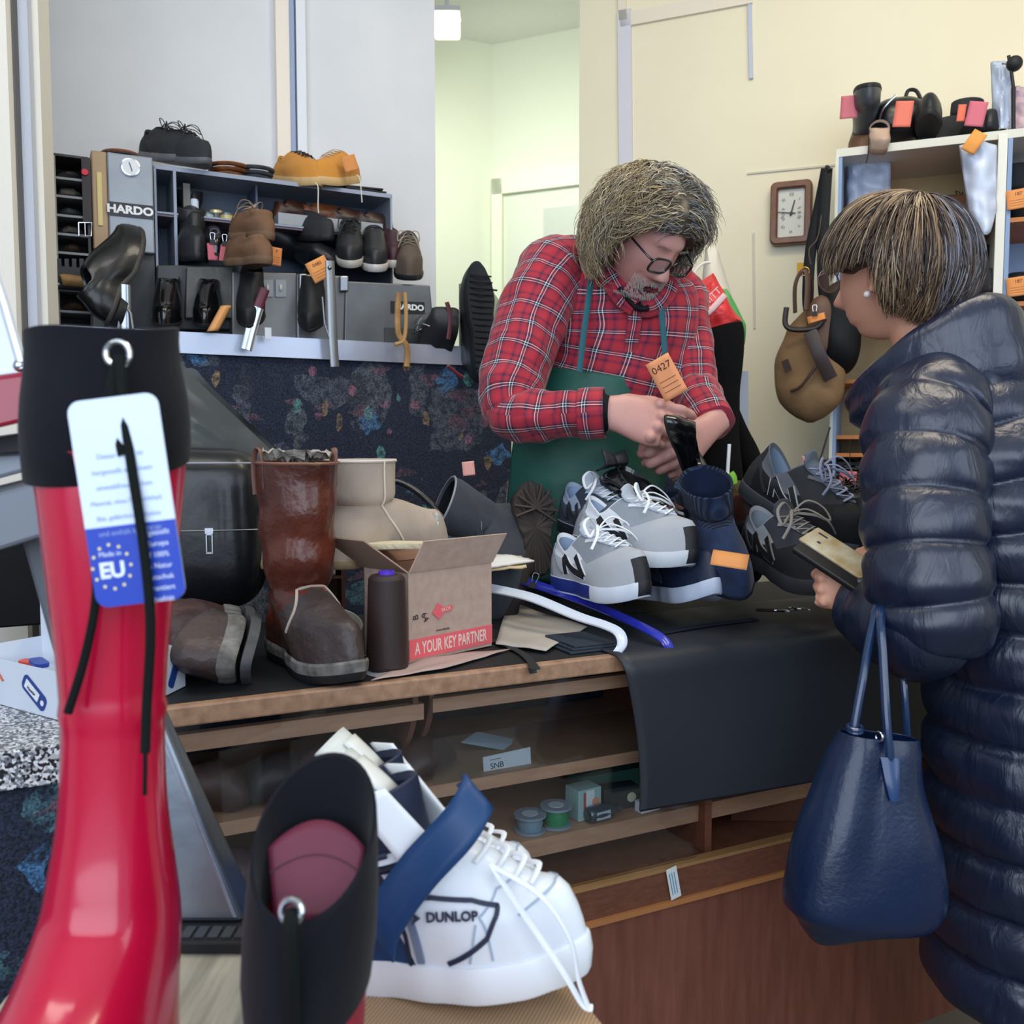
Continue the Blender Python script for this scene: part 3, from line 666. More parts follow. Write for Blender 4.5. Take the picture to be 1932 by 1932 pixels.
cb('slab', terrazzo(), -1.5, uC0-.01, -.1, .5, TOPZ-.05, TOPZ-.004, t, bevel=.002)
cb('carpet_base', M_carpet, -1.5, uC0-.01, -.085, .5, 0, TOPZ-.05, t)
# ================================================================ things on the counter
Y = [.75]
M_leab = mat('#662e1e', .3, var=('#391c18', 8, .5), bump=(16, .7, .016), coat=.15)
M_leabd = mat('#4f302a', .38, var=('#2f2226', 9, .5), bump=(18, .8, .018))
M_worn = mat('#2d2a2f', .42, var=('#4c3c37', 9, .5), bump=(17, .8, .016))
M_soleb = mat('#1d1d20', .6, bump=(60, .3)); M_rand = mat('#8d8b86', .8, var=('#4c4a48', 40, .4), bump=(70, .7, .003))
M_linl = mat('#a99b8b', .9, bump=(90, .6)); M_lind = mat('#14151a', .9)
# the two brown work boots
bootA = Shoe(L=.298, W=.106, toe=.056, throat=.10, side=.085, heel=.085, oc=.30, ol=.17, ow=.088, sole=.028, gap=.3, spring=.014, crush=.006, seed=2, welt=1.07,
             shaft=[(.16, .100, .058, .054), (.21, .098, .060, .058), (.27, .096, .063, .061), (.318, .095, .065, .063)])
def regA(q, a, k): return 1 if (q < 1 and cos(a) > .1 and q < .62+.25*cos(a)) else 0
M = pl2(520, 1228, 668, 1301, 1.335, .298)
t = make_shoe('work_boot', 'tall reddish brown leather work boot standing upright at the counter edge', M, bootA, [M_leab, M_worn], M_linl, M_soleb, group=None, cat='boot', regions=regA)
rd = MB(); N_ = 88
for kk in range(1):
    rings = []
    for fz, k_ in ((.5, 1.085), (.78, 1.10), (1.0, 1.10), (1.12, 1.04)):
        rings.append([V((bootA.outl(2*pi*i/N_, k_)[0], bootA.outl(2*pi*i/N_, k_)[1], bootA.zs(bootA.outl(2*pi*i/N_)[2])+.028*fz)) for i in range(N_)])
    rd.loft(rings, False, False)
rd.build('welt', M_rand, t)
bootA.patch([(.35, 1.25), (.6, .95), (.93, .55), (.97, 0), (.93, -.55), (.6, -.95), (.35, -1.25)], .004, .001, .001).build('stitching', mat('#b7a79b', .7), t)
rimc = bootA.rings[-1]; mb = MB(); mb.tube([p+V((0, 0, .001)) for p in rimc]+[rimc[0], rimc[1]], .0028, 6); mb.build('top_binding', mat('#7c5546', .4), t)
for sg in (1, -1):
    mb = MB(); x0, y0 = .095, sg*.063
    mb.tube([(x0-.012, y0, .27), (x0-.012, y0*1.04, .315), (x0-.006, y0*1.02, .338), (x0+.006, y0*.98, .338), (x0+.012, y0*.94, .315), (x0+.012, y0*.92, .28)], .0045, 8, steps=20, flat=.35); mb.build('pull_strap', mat('#6d4a3e', .4), t)
mb = MB(); mb.grid(lambda u, v: V((.095+.058*v*cos(2*pi*u), .056*v*sin(2*pi*u), .322+.016*nz((v*7*cos(2*pi*u), v*7*sin(2*pi*u), 1))+.014*v*v)), 40, 10)
mb.build('fleece_collar', mat('#aaa49c', .95, bump=(120, .8)), t)
bootB = Shoe(L=.285, W=.108, toe=.066, throat=.10, side=.085, heel=.085, oc=.30, ol=.17, ow=.092, sole=.026, gap=.3, crush=.009, seed=5, welt=1.03,
             shaft=[(.13, .10, .052, .05), (.16, .09, .055, .045), (.19, .085, .058, .04)])
o = P(446, 1166, 1.58); X_ = V((.30, -.90, -.06)).normalized(); Z_ = V((-.93, -.30, .16)); Y_ = Z_.cross(X_).normalized(); Z_ = X_.cross(Y_)
M = Matrix((X_, Y_, Z_)).transposed().to_4x4(); M.translation = o
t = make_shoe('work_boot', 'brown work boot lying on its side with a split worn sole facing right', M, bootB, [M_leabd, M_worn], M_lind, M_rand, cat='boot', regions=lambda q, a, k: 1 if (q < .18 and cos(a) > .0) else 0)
mb = MB(); rings = []
for fz, k_ in ((-.016, .93), (-.022, 1.0), (-.012, 1.05), (-.007, 1.03)):
    rings.append([V((bootB.outl(2*pi*i/60, k_)[0]-.002, bootB.outl(2*pi*i/60, k_)[1], bootB.zs(bootB.outl(2*pi*i/60)[2])+fz+.0)) for i in range(60)])
mb.loft(rings); mb.build('loose_outsole', mat('#55585a', .6, var=('#35373a', 20, .5), bump=(50, .6, .003)), t)
# black leather bag with a zip, and the grey leather bag lying on it
def pillow(name, px0, py0, px1, py1, Z, depth, m, label, cat, parts=None, tilt=0, n=24, sq=.5, noise_=.01, seed=0, group=None):
    a, b = P(px0, py1, Z), P(px1, py0, Z); w_, h_ = (b.x-a.x)/2, (b.z-a.z)/2; c = (a+b)/2
    t = thing(name, label, cat, M=TR(c, tilt), group=group)
    def fn(q):
        x, y, z = q; r = V((math.copysign(abs(x)**sq, x), math.copysign(abs(y)**.8, y), math.copysign(abs(z)**sq, z)))
        r = V((r.x*w_, r.y*depth/2, r.z*h_)); return r*(1+noise_*6*nz((r.x*9+seed, r.y*9, r.z*9)))
    MB().sphere((0, 0, 0), 1, n, fn=fn).build('body', m, t)
    if parts: parts(t, w_, h_, depth)
    return t
M_bl = mat('#0d0f15', .34, bump=(26, .35, .004), coat=.15); M_bl2 = mat('#191c22', .38, bump=(60, .3)); M_metal = mat('#c9ccd0', .2, 1); M_gun = mat('#8e9298', .3, 1)
def zipf(t, w_, h_, d):
    mb = MB(); mb.tube([(x*w_*.95, -d*.5*(1-(.9*x)**2*.35)-.003, h_*.02) for x in [i/10-1 for i in range(21)]], .003, 6, flat=.5); mb.build('zip', M_metal, t)
    mb = MB(); mb.tube([(x*w_*.95, -d*.5*(1-(.9*x)**2*.4)-.004, h_*.82) for x in [i/10-1 for i in range(21)]], .0018, 6); mb.build('seam_piping', mat('#8b8f95', .4), t)
    pz = MB(); x0 = w_*.3; pz.box((x0, -d*.47-.006, h_*.02), (.014, .007, .010)); 
    for dx in (-.005, .005): pz.box((x0+dx, -d*.47-.007, h_*.02-.022), (.002, .003, .034))
    pz.box((x0, -d*.47-.007, h_*.02-.039), (.012, .003, .003)); pz.box((x0, -d*.47-.007, h_*.02-.006), (.012, .003, .003)); pz.build('zip_pull', M_metal, t)
pillow('leather_bag', 250, 845, 500, 1150, 1.72, .16, M_bl, 'black leather bag with a silver zip lying behind the brown boots', 'bag', zipf, tilt=.1)
# grey leather bag slumped behind: a peaked shape
mb = MB()
def gfn(u, v):
    x = 200+330*u; ridge = 700+170*max(0, (u-.42)/.58)**.8-25*sin(u*3)
    base = 905; y = ridge+(base-ridge)*v
    Z = 1.84+.10*cos(pi*(u-.4))-.12*sin(pi*min(1, v)*.5)+.012*nz((u*5, v*6, 1))
    return P(x, y, Z)
def gfb(u, v): p = gfn(u, 1-v); return p+V((0, .10+.05*sin(pi*v), -.01))
mb.grid(gfn, 28, 16); mb.grid(gfb, 28, 16)
mb.f = [list(reversed(f)) for f in mb.f]
o = one(mb, 'leather_bag', mat('#3f4446', .36, bump=(16, .4, .005), var=('#2f3436', 6, .5)), 'soft grey leather bag slumped against the partition behind the black bag', 'bag')
# beige sheepskin boots
ug = Shoe(L=.28, W=.11, toe=.06, throat=.10, side=.09, heel=.09, oc=.27, ol=.16, ow=.095, sole=.016, gap=.3, shaft=[(.12, .075, .056, .056), (.155, .073, .059, .058), (.182, .072, .061, .06)])
M_ug = mat('#b9a999', .9, var=('#9d8f82', 12, .5), bump=(50, .5), sheen=.3)
t = make_shoe('sheepskin_boot', 'pale beige sheepskin boot standing behind the brown boot and the cardboard box', pl2(622, 1075, 835, 1045, 1.78, .28, far=False), ug, M_ug, mat('#c9bfb0', .95, bump=(100, .8)), mat('#a08a6a', .7), cat='boot')
mb = MB(); mb.tube([p*1 for p in ug.rings[-1]]+ug.rings[-1][:2], .003, 6); mb.build('top_binding', mat('#cfc3b6', .8), t)
mb = MB(); mb.tube([ug.rings[k][(11*3) % 44]+V((0, -.002, 0)) for k in range(4, len(ug.rings))], .0018, 5); mb.build('seam', mat('#d8cdbd', .8), t)
t = make_shoe('sheepskin_boot', 'pale beige sheepskin boot mostly hidden behind the tall brown boot', pl2(500, 1075, 640, 1060, 1.95, .28, far=False), ug, M_ug, mat('#c9bfb0', .95), mat('#a08a6a', .7), cat='boot')
# open crate with insoles behind the spool
c0 = ct(648, 1150, TOPZ+.001)
t = thing('shoe_crate', 'open brown wooden crate holding insoles behind the thread cone', 'crate', M=TR(c0, YAW_C-.2))
Mbr = mat('#5f3d30', .5, var=('#4a2c22', 20, .5))
MB().box((.0, .055, .075), (.008, .12, .15)).build('side_panel', Mbr, t, smooth=0); MB().box((-.12, .055, .075), (.008, .12, .15)).build('side_panel', Mbr, t, smooth=0)
MB().box((-.06, .055, .15), (.128, .12, .006)).box((-.06, .055, .07), (.112, .12, .006)).box((-.06, .055, .004), (.112, .12, .006)).box((-.06, .113, .075), (.112, .004, .146)).build('board', Mbr, t, smooth=0)
ins = thing('insole_stack', 'stack of cream insoles in the upper part of the wooden crate', 'insoles', M=TR(t.matrix_basis @ V((-.06, .05, .0735)), YAW_C-.2))
MB().box((0, 0, .010), (.09, .1, .020)).build('cream_insoles', mat('#bdb3a2', .7), ins, bevel=.004)
mb = MB(); mb.box((0, 0, .034), (.092, .1, .028)); [mb.box((-.04+.01*k, -.05, .052), (.004, .006, .01)) for k in range(9)]; mb.build('toothed_soles', M_soleb, ins, smooth=0)
# bent cream insole ring in front of the crate
rc = ct(655, 1198, TOPZ+.001); mb = MB(); pts = []
for i in range(41):
    a = 2*pi*i/40; pts.append((.055*cos(a), .026*sin(a)+.012*cos(a)**2, 0))
rings = [[V(p)*k+V((0, 0, z)) for p in pts[:-1]] for k, z in ((1, 0), (1, .026), (.93, .026), (.93, .001))]
t = thing('insole', 'cream insole bent into a ring beside the tall brown boot', 'insole', M=TR(rc, radians(110), y=0, x=0) @ rotm(y=-.35))
mb.loft(rings, False, False); mb.build('band', mat('#b9b4a8', .6), t)
mb = MB(); [mb.tube([V(p)*1.003+V((0, 0, z)) for p in pts], .0009, 5) for z in (.006, .012, .018)]; mb.build('ribs', mat('#8f8b82', .6), t)
# thread cone
b = ct(731, 1262, TOPZ+.001); t = thing('thread_cone', 'dark brown cone of thread with a purple core on the counter', 'thread', b)
mb = MB(); prof = [(.031, 0)]+[(.0325-.0045*k/60+.0006*(k % 2), .006+.136*k/60) for k in range(61)]+[(.024, .147), (.012, .148)]
mb.lathe(prof, 40); mb.build('thread', mat('#30211f', .5, bump=(500, .3, .0005), stretch=(1, 1, 12)), t)
MB().lathe([(.011, .0), (.0125, .148), (.0125, .153), (.009, .153), (.0085, .14)], 24).build('core', mat('#5a35c8', .35), t)
# cardboard box
M_card = mat('#b9a192', .8, var=('#ad9485', 60, .4), bump=(120, .15, .001)); M_cardd = mat('#7d5f50', .85)
bl = onz(772, 1252, TOPZ+.002); Zb = Zof(bl); br = onz(928, 1218, TOPZ+.002); xb = (br-bl).normalized(); BW = (br-bl).length
yb = V((-xb.y, xb.x, 0)); BH = .146; BD = .115
t = thing('cardboard_box', 'small open cardboard box with red lettering and a key logo', 'box', M=basis(bl, xb, yb)); c = .003
def pan(name, o, a, b_, m=M_card, par=None, ins=None):
    o, a, b_ = V(o), V(a), V(b_); n = a.cross(b_).normalized()*c*.8
    mb = MB(); q = [o, o+a, o+a+b_, o+b_]; mb.hexa(q+[x+n for x in q]); return mb.build(name, m, par or t, smooth=0)
fp = pan('front_panel', (0, c, 0), (BW, 0, 0), (0, 0, BH)); pan('back_panel', (0, BD, 0), (BW, 0, 0), (0, 0, BH), mat('#8a6a5a', .85)); pan('left_panel', (0, c, 0), (0, BD-c, 0), (0, 0, BH)); pan('right_panel', (BW, c, 0), (0, BD-c, 0), (0, 0, BH)); pan('base_panel', (0, c, c), (BW, 0, 0), (0, BD-c, 0))
pan('flap', (0, -.0005, BH), (BW, 0, 0), (.012, -.022, .05)); pan('flap', (-.0005, BD, BH), (0, -BD, 0), (-.058, .035, .052), mat('#9a8070', .85)); pan('flap', (0, BD, BH), (BW*.98, 0, 0), (0, .03, .015), mat('#8a6a5a', .85))
Mred = mat('#e0646a', .7)
MB().box((BW/2, -.0003, .021), (BW, .0008, .032)).build('red_band', Mred, t, smooth=0)
Mf = Matrix(((1, 0, 0, 0), (0, 0, -1, 0), (0, 1, 0, 0), (0, 0, 0, 1)))
text('lettering', 'SILCA YOUR KEY PARTNER'[4:], .028, Matrix.Translation((BW/2-.001, -.001, .0205)) @ Mf @ Matrix.Diagonal((.56, 1, 1, 1)), mat('#dfc9bd', .7), t, .0002, bold=.0004)
text('handwriting', 'B', .016, Matrix.Translation((.014, -.0008, .072)) @ Mf @ rotm(z=1.6), mat('#3a3638', .7), t, .0002)
text('handwriting', '64', .016, Matrix.Translation((.033, -.0008, .07)) @ Mf @ rotm(z=-1.1), mat('#3a3638', .7), t, .0002)
mb = MB(); Mk = Matrix.Translation((.062, -.0012, .076)) @ Mf @ rotm(z=.1)
def ringpoly(po, s0, s1): return po
dia = [(-.014, 0), (0, .014), (.012, .004), (.028, .004), (.032, 0), (.028, -.005), (.012, -.004), (0, -.014)]
mb.prism(dia, .0006, Mk); mb.build('key_logo', Mred, t, smooth=0)
text('logo_lettering', 'SILCA', .008, Mk @ Matrix.Translation((.016, 0, .0008)), mat('#dfc9bd', .7), t, .0002)
text('small_print', 'www.silca.biz', .0055, Matrix.Translation((.072, -.0008, .045)) @ Mf @ rotm(z=.0), mat('#3a3638', .7), t, .0002)
mb = MB(); mb.prism([(.04, .03), (.1, .03), (.1, .1), (.04, .1)], .002, TR((0, .03, .02))); 
# foam insole and white paper sticking out of the box
ins = thing('wool_insole', 'cream fleece insole lying across the cardboard box', 'insole', M=TR(t.matrix_basis @ V((.055, .085, BH+.028)), YAW_C+2.2, y=.05))
sh0 = Shoe(L=.2, W=.085); MB().loft([[V((sh0.outl(2*pi*i/40, k_)[0]-.1, sh0.outl(2*pi*i/40, k_)[1], z)) for i in range(40)] for z, k_ in ((0, .95), (.004, 1), (.009, .98))]).build('fleece', mat('#d8cdae', .95, bump=(90, .8, .004)), ins)
mb = MB(); mb.grid(lambda u, v: P(775+55*u, 968+25*v, 1.74)+V((0, .03*sin(u*5), .012*nz((u*6, v*4, 2)))), 12, 6); one(mb, 'crumpled_paper', mat('#b5b8b0', .8), 'crumpled grey paper sticking up behind the fleece insole', 'paper', solid=.001)
# white carton behind the box
b = ct(735, 1180, TOPZ+.001); t = thing('white_carton', 'narrow white carton between the crate and the cardboard box', 'box', M=TR(b+V((.0, .055, 0)), YAW_C-.25))
MB().box((0, 0, .07), (.05, .03, .14)).build('carton', mat('#c9d3dd', .5), t, smooth=0, bevel=.001)
# papers and leather sheets
def sheet(name, pts, m, label, cat, z0=.002, th=.0012, wob=.003, group=None):
    q = [onz(x, y, TOPZ+z0) for x, y in pts]; a, b, c_, d = q
    mb = MB(); mb.grid(lambda u, v: a.lerp(b, u).lerp(d.lerp(c_, u), v)+V((0, 0, wob*(nz((u*3, v*3, z0*900))+.45))), 12, 10)
    return one(mb, name, m, label, cat, solid=th, group=group)
M_pap = mat('#a9a29b', .75, var=('#b9b1a6', 8, .4))
sheet('leather_sheet', [(935, 1215), (1030, 1228), (1108, 1185), (960, 1135)], M_pap, 'grey suede sheet lying flat between the cardboard box and the shoehorns', 'sheet', .006)
sheet('wrapping_paper', [(700, 1285), (840, 1262), (965, 1225), (800, 1240)], mat('#b09a94', .75), 'pinkish paper sheet sticking out under the cardboard box', 'paper', .003)
sheet('wrapping_paper', [(640, 1255), (712, 1279), (760, 1262), (690, 1235)], mat('#8d9299', .6), 'grey blue paper under the toe of the tall brown boot', 'paper', .0015)
mb = MB(); q = [onz(x, y, TOPZ+.004) for x, y in ((930, 1207), (985, 1232), (1012, 1262))]; q.append(C(*uv_of(q[2])[:2], TOPZ+.004)); 
e = C(uv_of(q[2])[0]+.008, -.013, TOPZ+.002); mb.tube([q[0], q[1], q[2], e, e+V((0.004, -.004, -.012))], .007, 8, steps=20, flat=.15, up=(0, 0, 1)); one(mb, 'leather_strap', mat('#272a2c', .5), 'short black leather strap hanging over the counter edge', 'strap')
# stacked rubber mats by the corner
b0, b1 = uv_of(onz(1010, 1200, TOPZ)), uv_of(onz(1165, 1225, TOPZ))
mb = MB()
for k in range(3): cbox(mb, b0[0]-.02+.006*k, b1[0]+.006-.004*k, .03+.004*k, .15-.004*k, TOPZ+.0005+.004*k, TOPZ+.0042+.004*k)
one(mb, 'rubber_plates', mat('#26313d', .6, bump=(120, .4)), 'stack of thin dark rubber plates at the counter corner', 'plates', smooth=0, bevel=.0008)
# envelopes with elastic behind the box
for k, (dx, dy) in enumerate(((0, 0), (8, -9))):
    a = P(905+dx, 1070+dy, 1.82); t = thing('paper_pouch', ['yellowish paper pouch lying lowest on the right of the cardboard box', 'white paper pouch on top of the yellowish pouch beside the box'][k], 'paper', M=TR(a+V((.03, .02, 0)), YAW_C-.3+.25*k, y=-.08))
    mb = MB(); mb.grid(lambda u, v: ((u-.5)*.11, (v-.5)*.09, .012*sin(pi*u)*sin(pi*v)+.004*nz((u*5, v*5, k))), 10, 10); mb.build('sheet', mat(['#cdb98e', '#d8d6d0'][k], .7), t, solid=.004)
# shoehorns
def horn(name, label, pts, hook, m, wd):
    q = [P(*p) for p in pts+hook]; mb = MB(); n = 60; rings = []; C_ = [V(cr([tuple(x) for x in q], k/n)) for k in range(n+1)]
    for k, p in enumerate(C_):
        tt = (C_[min(k+1, n)]-C_[max(k-1, 0)]).normalized(); up = V((-.1, -.35, .93)); a = tt.cross(up).normalized(); b = a.cross(tt).normalized()
        w_ = wd*lin([(0, 1.25), (.25, 1), (.7, .8), (1, .62)], k/n); r = []
        for i in range(9): e = -1+2*i/8; r.append(p+a*(w_*e)+b*(w_*.45*e*e))
        for i in range(9): e = 1-2*i/8; r.append(p+a*(w_*e)+b*(w_*.45*e*e-.0028))
        rings.append(r)
    mb.loft(rings); return one(mb, name, m, label, 'shoehorn', smooth=50)
horn('shoehorn', 'long white plastic shoehorn with hooked end lying on the mat', [(915, 1112, 1.83), (1000, 1130, 1.74), (1090, 1166, 1.645), (1140, 1182, 1.60)], [(1167, 1196, 1.575), (1174, 1218, 1.56), (1160, 1238, 1.555)], mat('#cfd8e6', .25, coat=.4), .0115)
horn('shoehorn', 'long dark blue shoehorn with hooked end lying beside the white one', [(985, 1098, 1.90), (1090, 1133, 1.78), (1170, 1166, 1.69), (1230, 1195, 1.62)], [(1256, 1214, 1.595), (1262, 1235, 1.585), (1246, 1250, 1.58)], mat('#1d2380', .2, var=('#2b36b8', 6, .4), coat=.6), .0105)
# ------- charcoal suede boots
M_sue = mat('#33353b', .85, var=('#3f434b', 18, .5), bump=(70, .4), sheen=.3)
sb = Shoe(L=.28, W=.105, toe=.055, throat=.10, side=.085, heel=.085, oc=.3, ol=.17, ow=.075, sole=.026, shaft=[(.14, .085, .052, .045), (.185, .08, .058, .05), (.215, .08, .06, .052)], crush=.004)
o = P(1030, 1035, 2.00); Z_ = V((-.85, -.28, .40)).normalized(); X_ = V((.1, -.35, -.9)); Y_ = Z_.cross(X_).normalized(); X_ = Y_.cross(Z_)
M = Matrix((X_, Y_, Z_)).transposed().to_4x4(); M.translation = P(1022, 962, 2.02)
t = make_shoe('suede_boot', 'charcoal suede ankle boot lying with its opening turned left and treaded sole right', M, sb, M_sue, M_lind, mat('#2b2523', .7), cat='boot', tread=.006, heel_m=None)
mb = MB(); mb.tube([p*1 for p in sb.rings[-1]]+sb.rings[-1][:2], .0022, 6); mb.build('collar_binding', mat('#8d9095', .5), t)
so = Shoe(L=.2, W=.105, sole=.02); o = P(1022, 1085, 1.93)
M = basis(o, V((-.08, .2, .97)), V((.95, -.1, .1))); M = M @ rotm(x=.5)
t = thing('lugged_boot', 'dark brown shoe seen from its round lugged sole beside the grey sneakers', 'shoe', M=M)
so.solem(None, .004).build('sole', mat('#2e2623', .65), t)
mb = MB(); [mb.tube([(.14+.0*k, 0, -.002), (.14+.052*cos(a), .05*sin(a), -.003)], .003, 5) for k, a in enumerate([i*pi/7-pi/2*1.2 for i in range(10)])]; mb.build('sole_lugs', mat('#3a302c', .65), t)
so.upper().build('upper', mat('#2a2422', .7, bump=(30, .4)), t)
tagcard('pink repair tag sticking up from the charcoal suede boot', None, face(P(884, 884, 1.98), .1, .1), .026, .03, '#d99c92')
# ------- grey NB sneakers
def NBs(**k): return Shoe(**{**dict(L=.285, W=.104, toe=.052, throat=.092, side=.05, heel=.082, oc=.26, ol=.175, ow=.062, sole=.03, gap=.26, spring=.02, welt=1.02), **k})
nb = NBs()
M_g1 = mat('#a9adb3', .8, bump=(80, .2), sheen=.2); M_g2 = mat('#8d949e', .8, bump=(80, .2)); M_gw = mat('#d4dae2', .6); M_nlin = mat('#9fb2cc', .9, bump=(300, .3, .001)); M_black = mat('#17191d', .6)
def regN(q, a, k):
    c_ = cos(a)
    if c_ > .93 and q < .11: return 3
    if q > .93: return 1
    if c_ > .35: return 0 if (q < .4) else 2
    if c_ < -.75: return 2
    return 0 if q < .55 else 1
def regS(k, a): return 1 if (cos(a) > .93 and k >= 1) else (2 if (k >= 1 and k < 3 and cos(a) < .2) else 0)
lc = dict(n=6, q0=.46, q1=.92, da=.42, r=.0028, bow=.05)
def nbshoe(name, label, M, ups, lin_, soles, lcol, logo, edge=None, side=-1, sh=None, tng=None):
    sh = sh or nb
    t = make_shoe(name, label, M, sh, ups, lin_, soles, cat='sneaker', regions=regN, sregions=regS, lace=lc, mlace=mat(lcol, .7), tongue=(.025, .05, mat(tng or '#aab4c2', .8)))
    sh.patch([(.82, .8), (.72, .52), (.55, .36), (.45, 0), (.55, -.36), (.72, -.52), (.82, -.8)], .007, .001, .001).build('eyestay_trim', ups[1], t)
    sh.patch([(.75, 2.7), (.5, 2.25), (.12, 2.05)], .006, .001, .001).build('heel_seam', ups[2], t); sh.patch([(.75, -2.7), (.5, -2.25), (.12, -2.05)], .006, .001, .001).build('heel_seam', ups[2], t)
    for sd in ((side,) if side else (1, -1)): sh.Nlogo(sd, logo, edge, t, a0=1.62, da=.32)
    return t
soleG = [mat('#cdd5e0', .5), M_black, mat('#1f2f78', .5)]
nbshoe('running_sneaker', 'light grey running sneaker with white laces and black N, nearest on the counter', pl2(1046, 1108, 1216, 1146, 1.66, .285, roll=.0), [M_g1, M_gw, M_g2, M_black], M_nlin, soleG, '#e3e9f0', '#1c1e24', '#d8dce2')
nbshoe('running_sneaker', 'light grey running sneaker resting tilted behind the nearest one', pl2(1080, 1035, 1300, 1085, 1.72, .285, roll=-.12), [M_g1, M_gw, M_g2, M_black], M_nlin, [mat('#c3c9d0', .5), M_black, mat('#22262e', .5)], '#dfe5ec', '#1c1e24', '#d8dce2')
nbshoe('running_sneaker', 'blue grey running sneaker with black stripes at the back of the grey pair', pl2(1060, 1000, 1180, 1050, 1.86, .285, roll=-.05), [mat('#4b5566', .7), mat('#9fb0c8', .7), mat('#38404e', .7), M_black], mat('#a9bfe0', .9), [mat('#aab2bd', .5), M_black, mat('#22262e', .5)], '#c3ccd8', '#2b2f38')
nbshoe('running_sneaker', 'dark navy running sneaker with white sole tucked under the grey ones', pl2(1215, 1128, 1350, 1140, 1.72, .285), [mat('#15233c', .5, bump=(90, .3)), mat('#1b2b48', .5), mat('#15233c', .5), mat('#15233c', .5)], mat('#1b2536', .9), [mat('#c3cfe4', .5), mat('#c3cfe4', .5), mat('#c3cfe4', .5)], '#25324a', '#2a3a58')
# black ballet flat standing on the sneakers
bf = Shoe(L=.25, W=.082, toe=.03, throat=.024, side=.028, heel=.045, oc=.47, ol=.30, ow=.062, sole=.006, gap=.3, point=.3, spring=.004)
M_pat = mat('#0d0e11', .15, coat=.6)
def flat(label, M, bow=True):
    t = make_shoe('ballet_flat', label, M, bf, M_pat, M_bl, M_black)
    mb = MB(); mb.loft([[V((bf.outl(2*pi*i/40, k_)[0]*.93+.006, bf.outl(2*pi*i/40, k_)[1], .014+z)) for i in range(40)] for z, k_ in ((0, .80), (.004, .80))]); mb.build('insole', mat('#b9b6a4', .5, var=('#a9b8b4', 5, .3)), t)
    mb = MB()
    for sg in (1, -1): mb.grid(lambda u, v: (.01+.02*sin(pi*v), sg*(.004+.03*u), .05+(.012+.01*u)*(v-.5)*2), 4, 6)
    if bow: mb.build('bow', mat('#1b1e26', .6), t, solid=.004)
    return t
M = pl2(1135, 905, 1285, 1000, 1.80, .25, roll=.0, up=(.45, -.62, .5)); flat('black ballet flat with pale insole perched on top of the sneakers', M)
# corduroy slipper boot
cs = Shoe(L=.26, W=.105, toe=.06, throat=.10, side=.09, heel=.09, oc=.33, ol=.2, ow=.08, sole=.012, gap=.32, shaft=[(.135, .085, .06, .045), (.165, .08, .062, .05)], crush=.005)
M_cor = mat('#1c2842', .9, bump=(3.0, 1.0, .01), var=('#2b3b5c', 30, .5), sheen=.4)
def cord():
    m = mat('#1f2c48', .9, sheen=.4); m = m.copy(); N = m.node_tree.nodes; L = m.node_tree.links
    tc = N.new('ShaderNodeTexCoord'); w_ = N.new('ShaderNodeTexWave'); w_.inputs['Scale'].default_value = 45; w_.inputs['Distortion'].default_value = .6; w_.bands_direction = 'X'
    L.new(tc.outputs['Object'], w_.inputs[0]); bn = N.new('ShaderNodeBump'); bn.inputs['Distance'].default_value = .006; bn.inputs['Strength'].default_value = 1; L.new(w_.outputs['Fac'], bn.inputs['Height']); L.new(bn.outputs[0], N['Principled BSDF'].inputs['Normal'])
    r = N.new('ShaderNodeValToRGB'); r.color_ramp.elements[0].color = s2l('#172038'); r.color_ramp.elements[1].color = s2l('#283854'); L.new(w_.outputs['Fac'], r.inputs[0]); L.new(r.outputs[0], N['Principled BSDF'].inputs['Base Color']); return m
M_cord = cord()
make_shoe('corduroy_slipper', 'navy corduroy slipper boot lying in front with an orange paper on it', pl2(1310, 1000, 1400, 1138, 1.72, .26, roll=.25), cs, [M_cor, M_cord], mat('#1b2640', .95), mat('#1b2334', .8), cat='slipper', regions=lambda q, a, k: 1 if q > .8 else 0)
make_shoe('corduroy_slipper', 'navy corduroy slipper boot standing behind the other, opening upward', pl2(1275, 1060, 1330, 1110, 1.82, .26, roll=.1, up=(-.3, .3, 1)), cs, [M_cor, M_cord], mat('#1b2640', .95), mat('#1b2334', .8), cat='slipper', regions=lambda q, a, k: 1 if q > .8 else 0)
tagcard('orange paper tag lying on the navy corduroy slipper', None, basis(P(1377, 1056, 1.615), V((.95, -.3, -.12)), V((.3, .75, .7))), .062, .036, '#e0985c', bend=.15)
# black NB sneakers at the right
upk = [mat('#1a1c20', .7, bump=(80, .3)), mat('#5c6068', .7), mat('#2c2e33', .7), mat('#17181c', .5)]
nb2 = NBs(heel=.09, throat=.095)
nbshoe('running_sneaker', 'black running sneaker with outlined N leaning steeply on the pile', pl2(1395, 925, 1610, 1065, 1.78, .30, roll=.05), upk, mat('#7f93a8', .9), [mat('#4c5158', .6), M_black, mat('#33363b', .6)], '#8289a4', '#1a1c20', '#a9adb8', sh=NBs(L=.30, heel=.095, throat=.10, W=.11), tng='#5c6878')
nbshoe('running_sneaker', 'black running sneaker with grey collar lying in front near the keys', pl2(1402, 1050, 1572, 1138, 1.64, .285, roll=.05), [mat('#191a1d', .6, bump=(80, .3)), mat('#8b8f96', .7), mat('#3a3c42', .7), M_black], mat('#8d97a3', .9), [mat('#2b2d31', .6), M_black, mat('#2b2d31', .6)], '#8b857e', '#191a1d', '#77736c', tng='#3b3f46')
pillow('black_pouch', 1330, 935, 1440, 1105, 2.02, .10, mat('#121317', .7, bump=(20, .5, .006)), 'soft black pouch filling the pile between slippers and black sneakers', 'pouch')
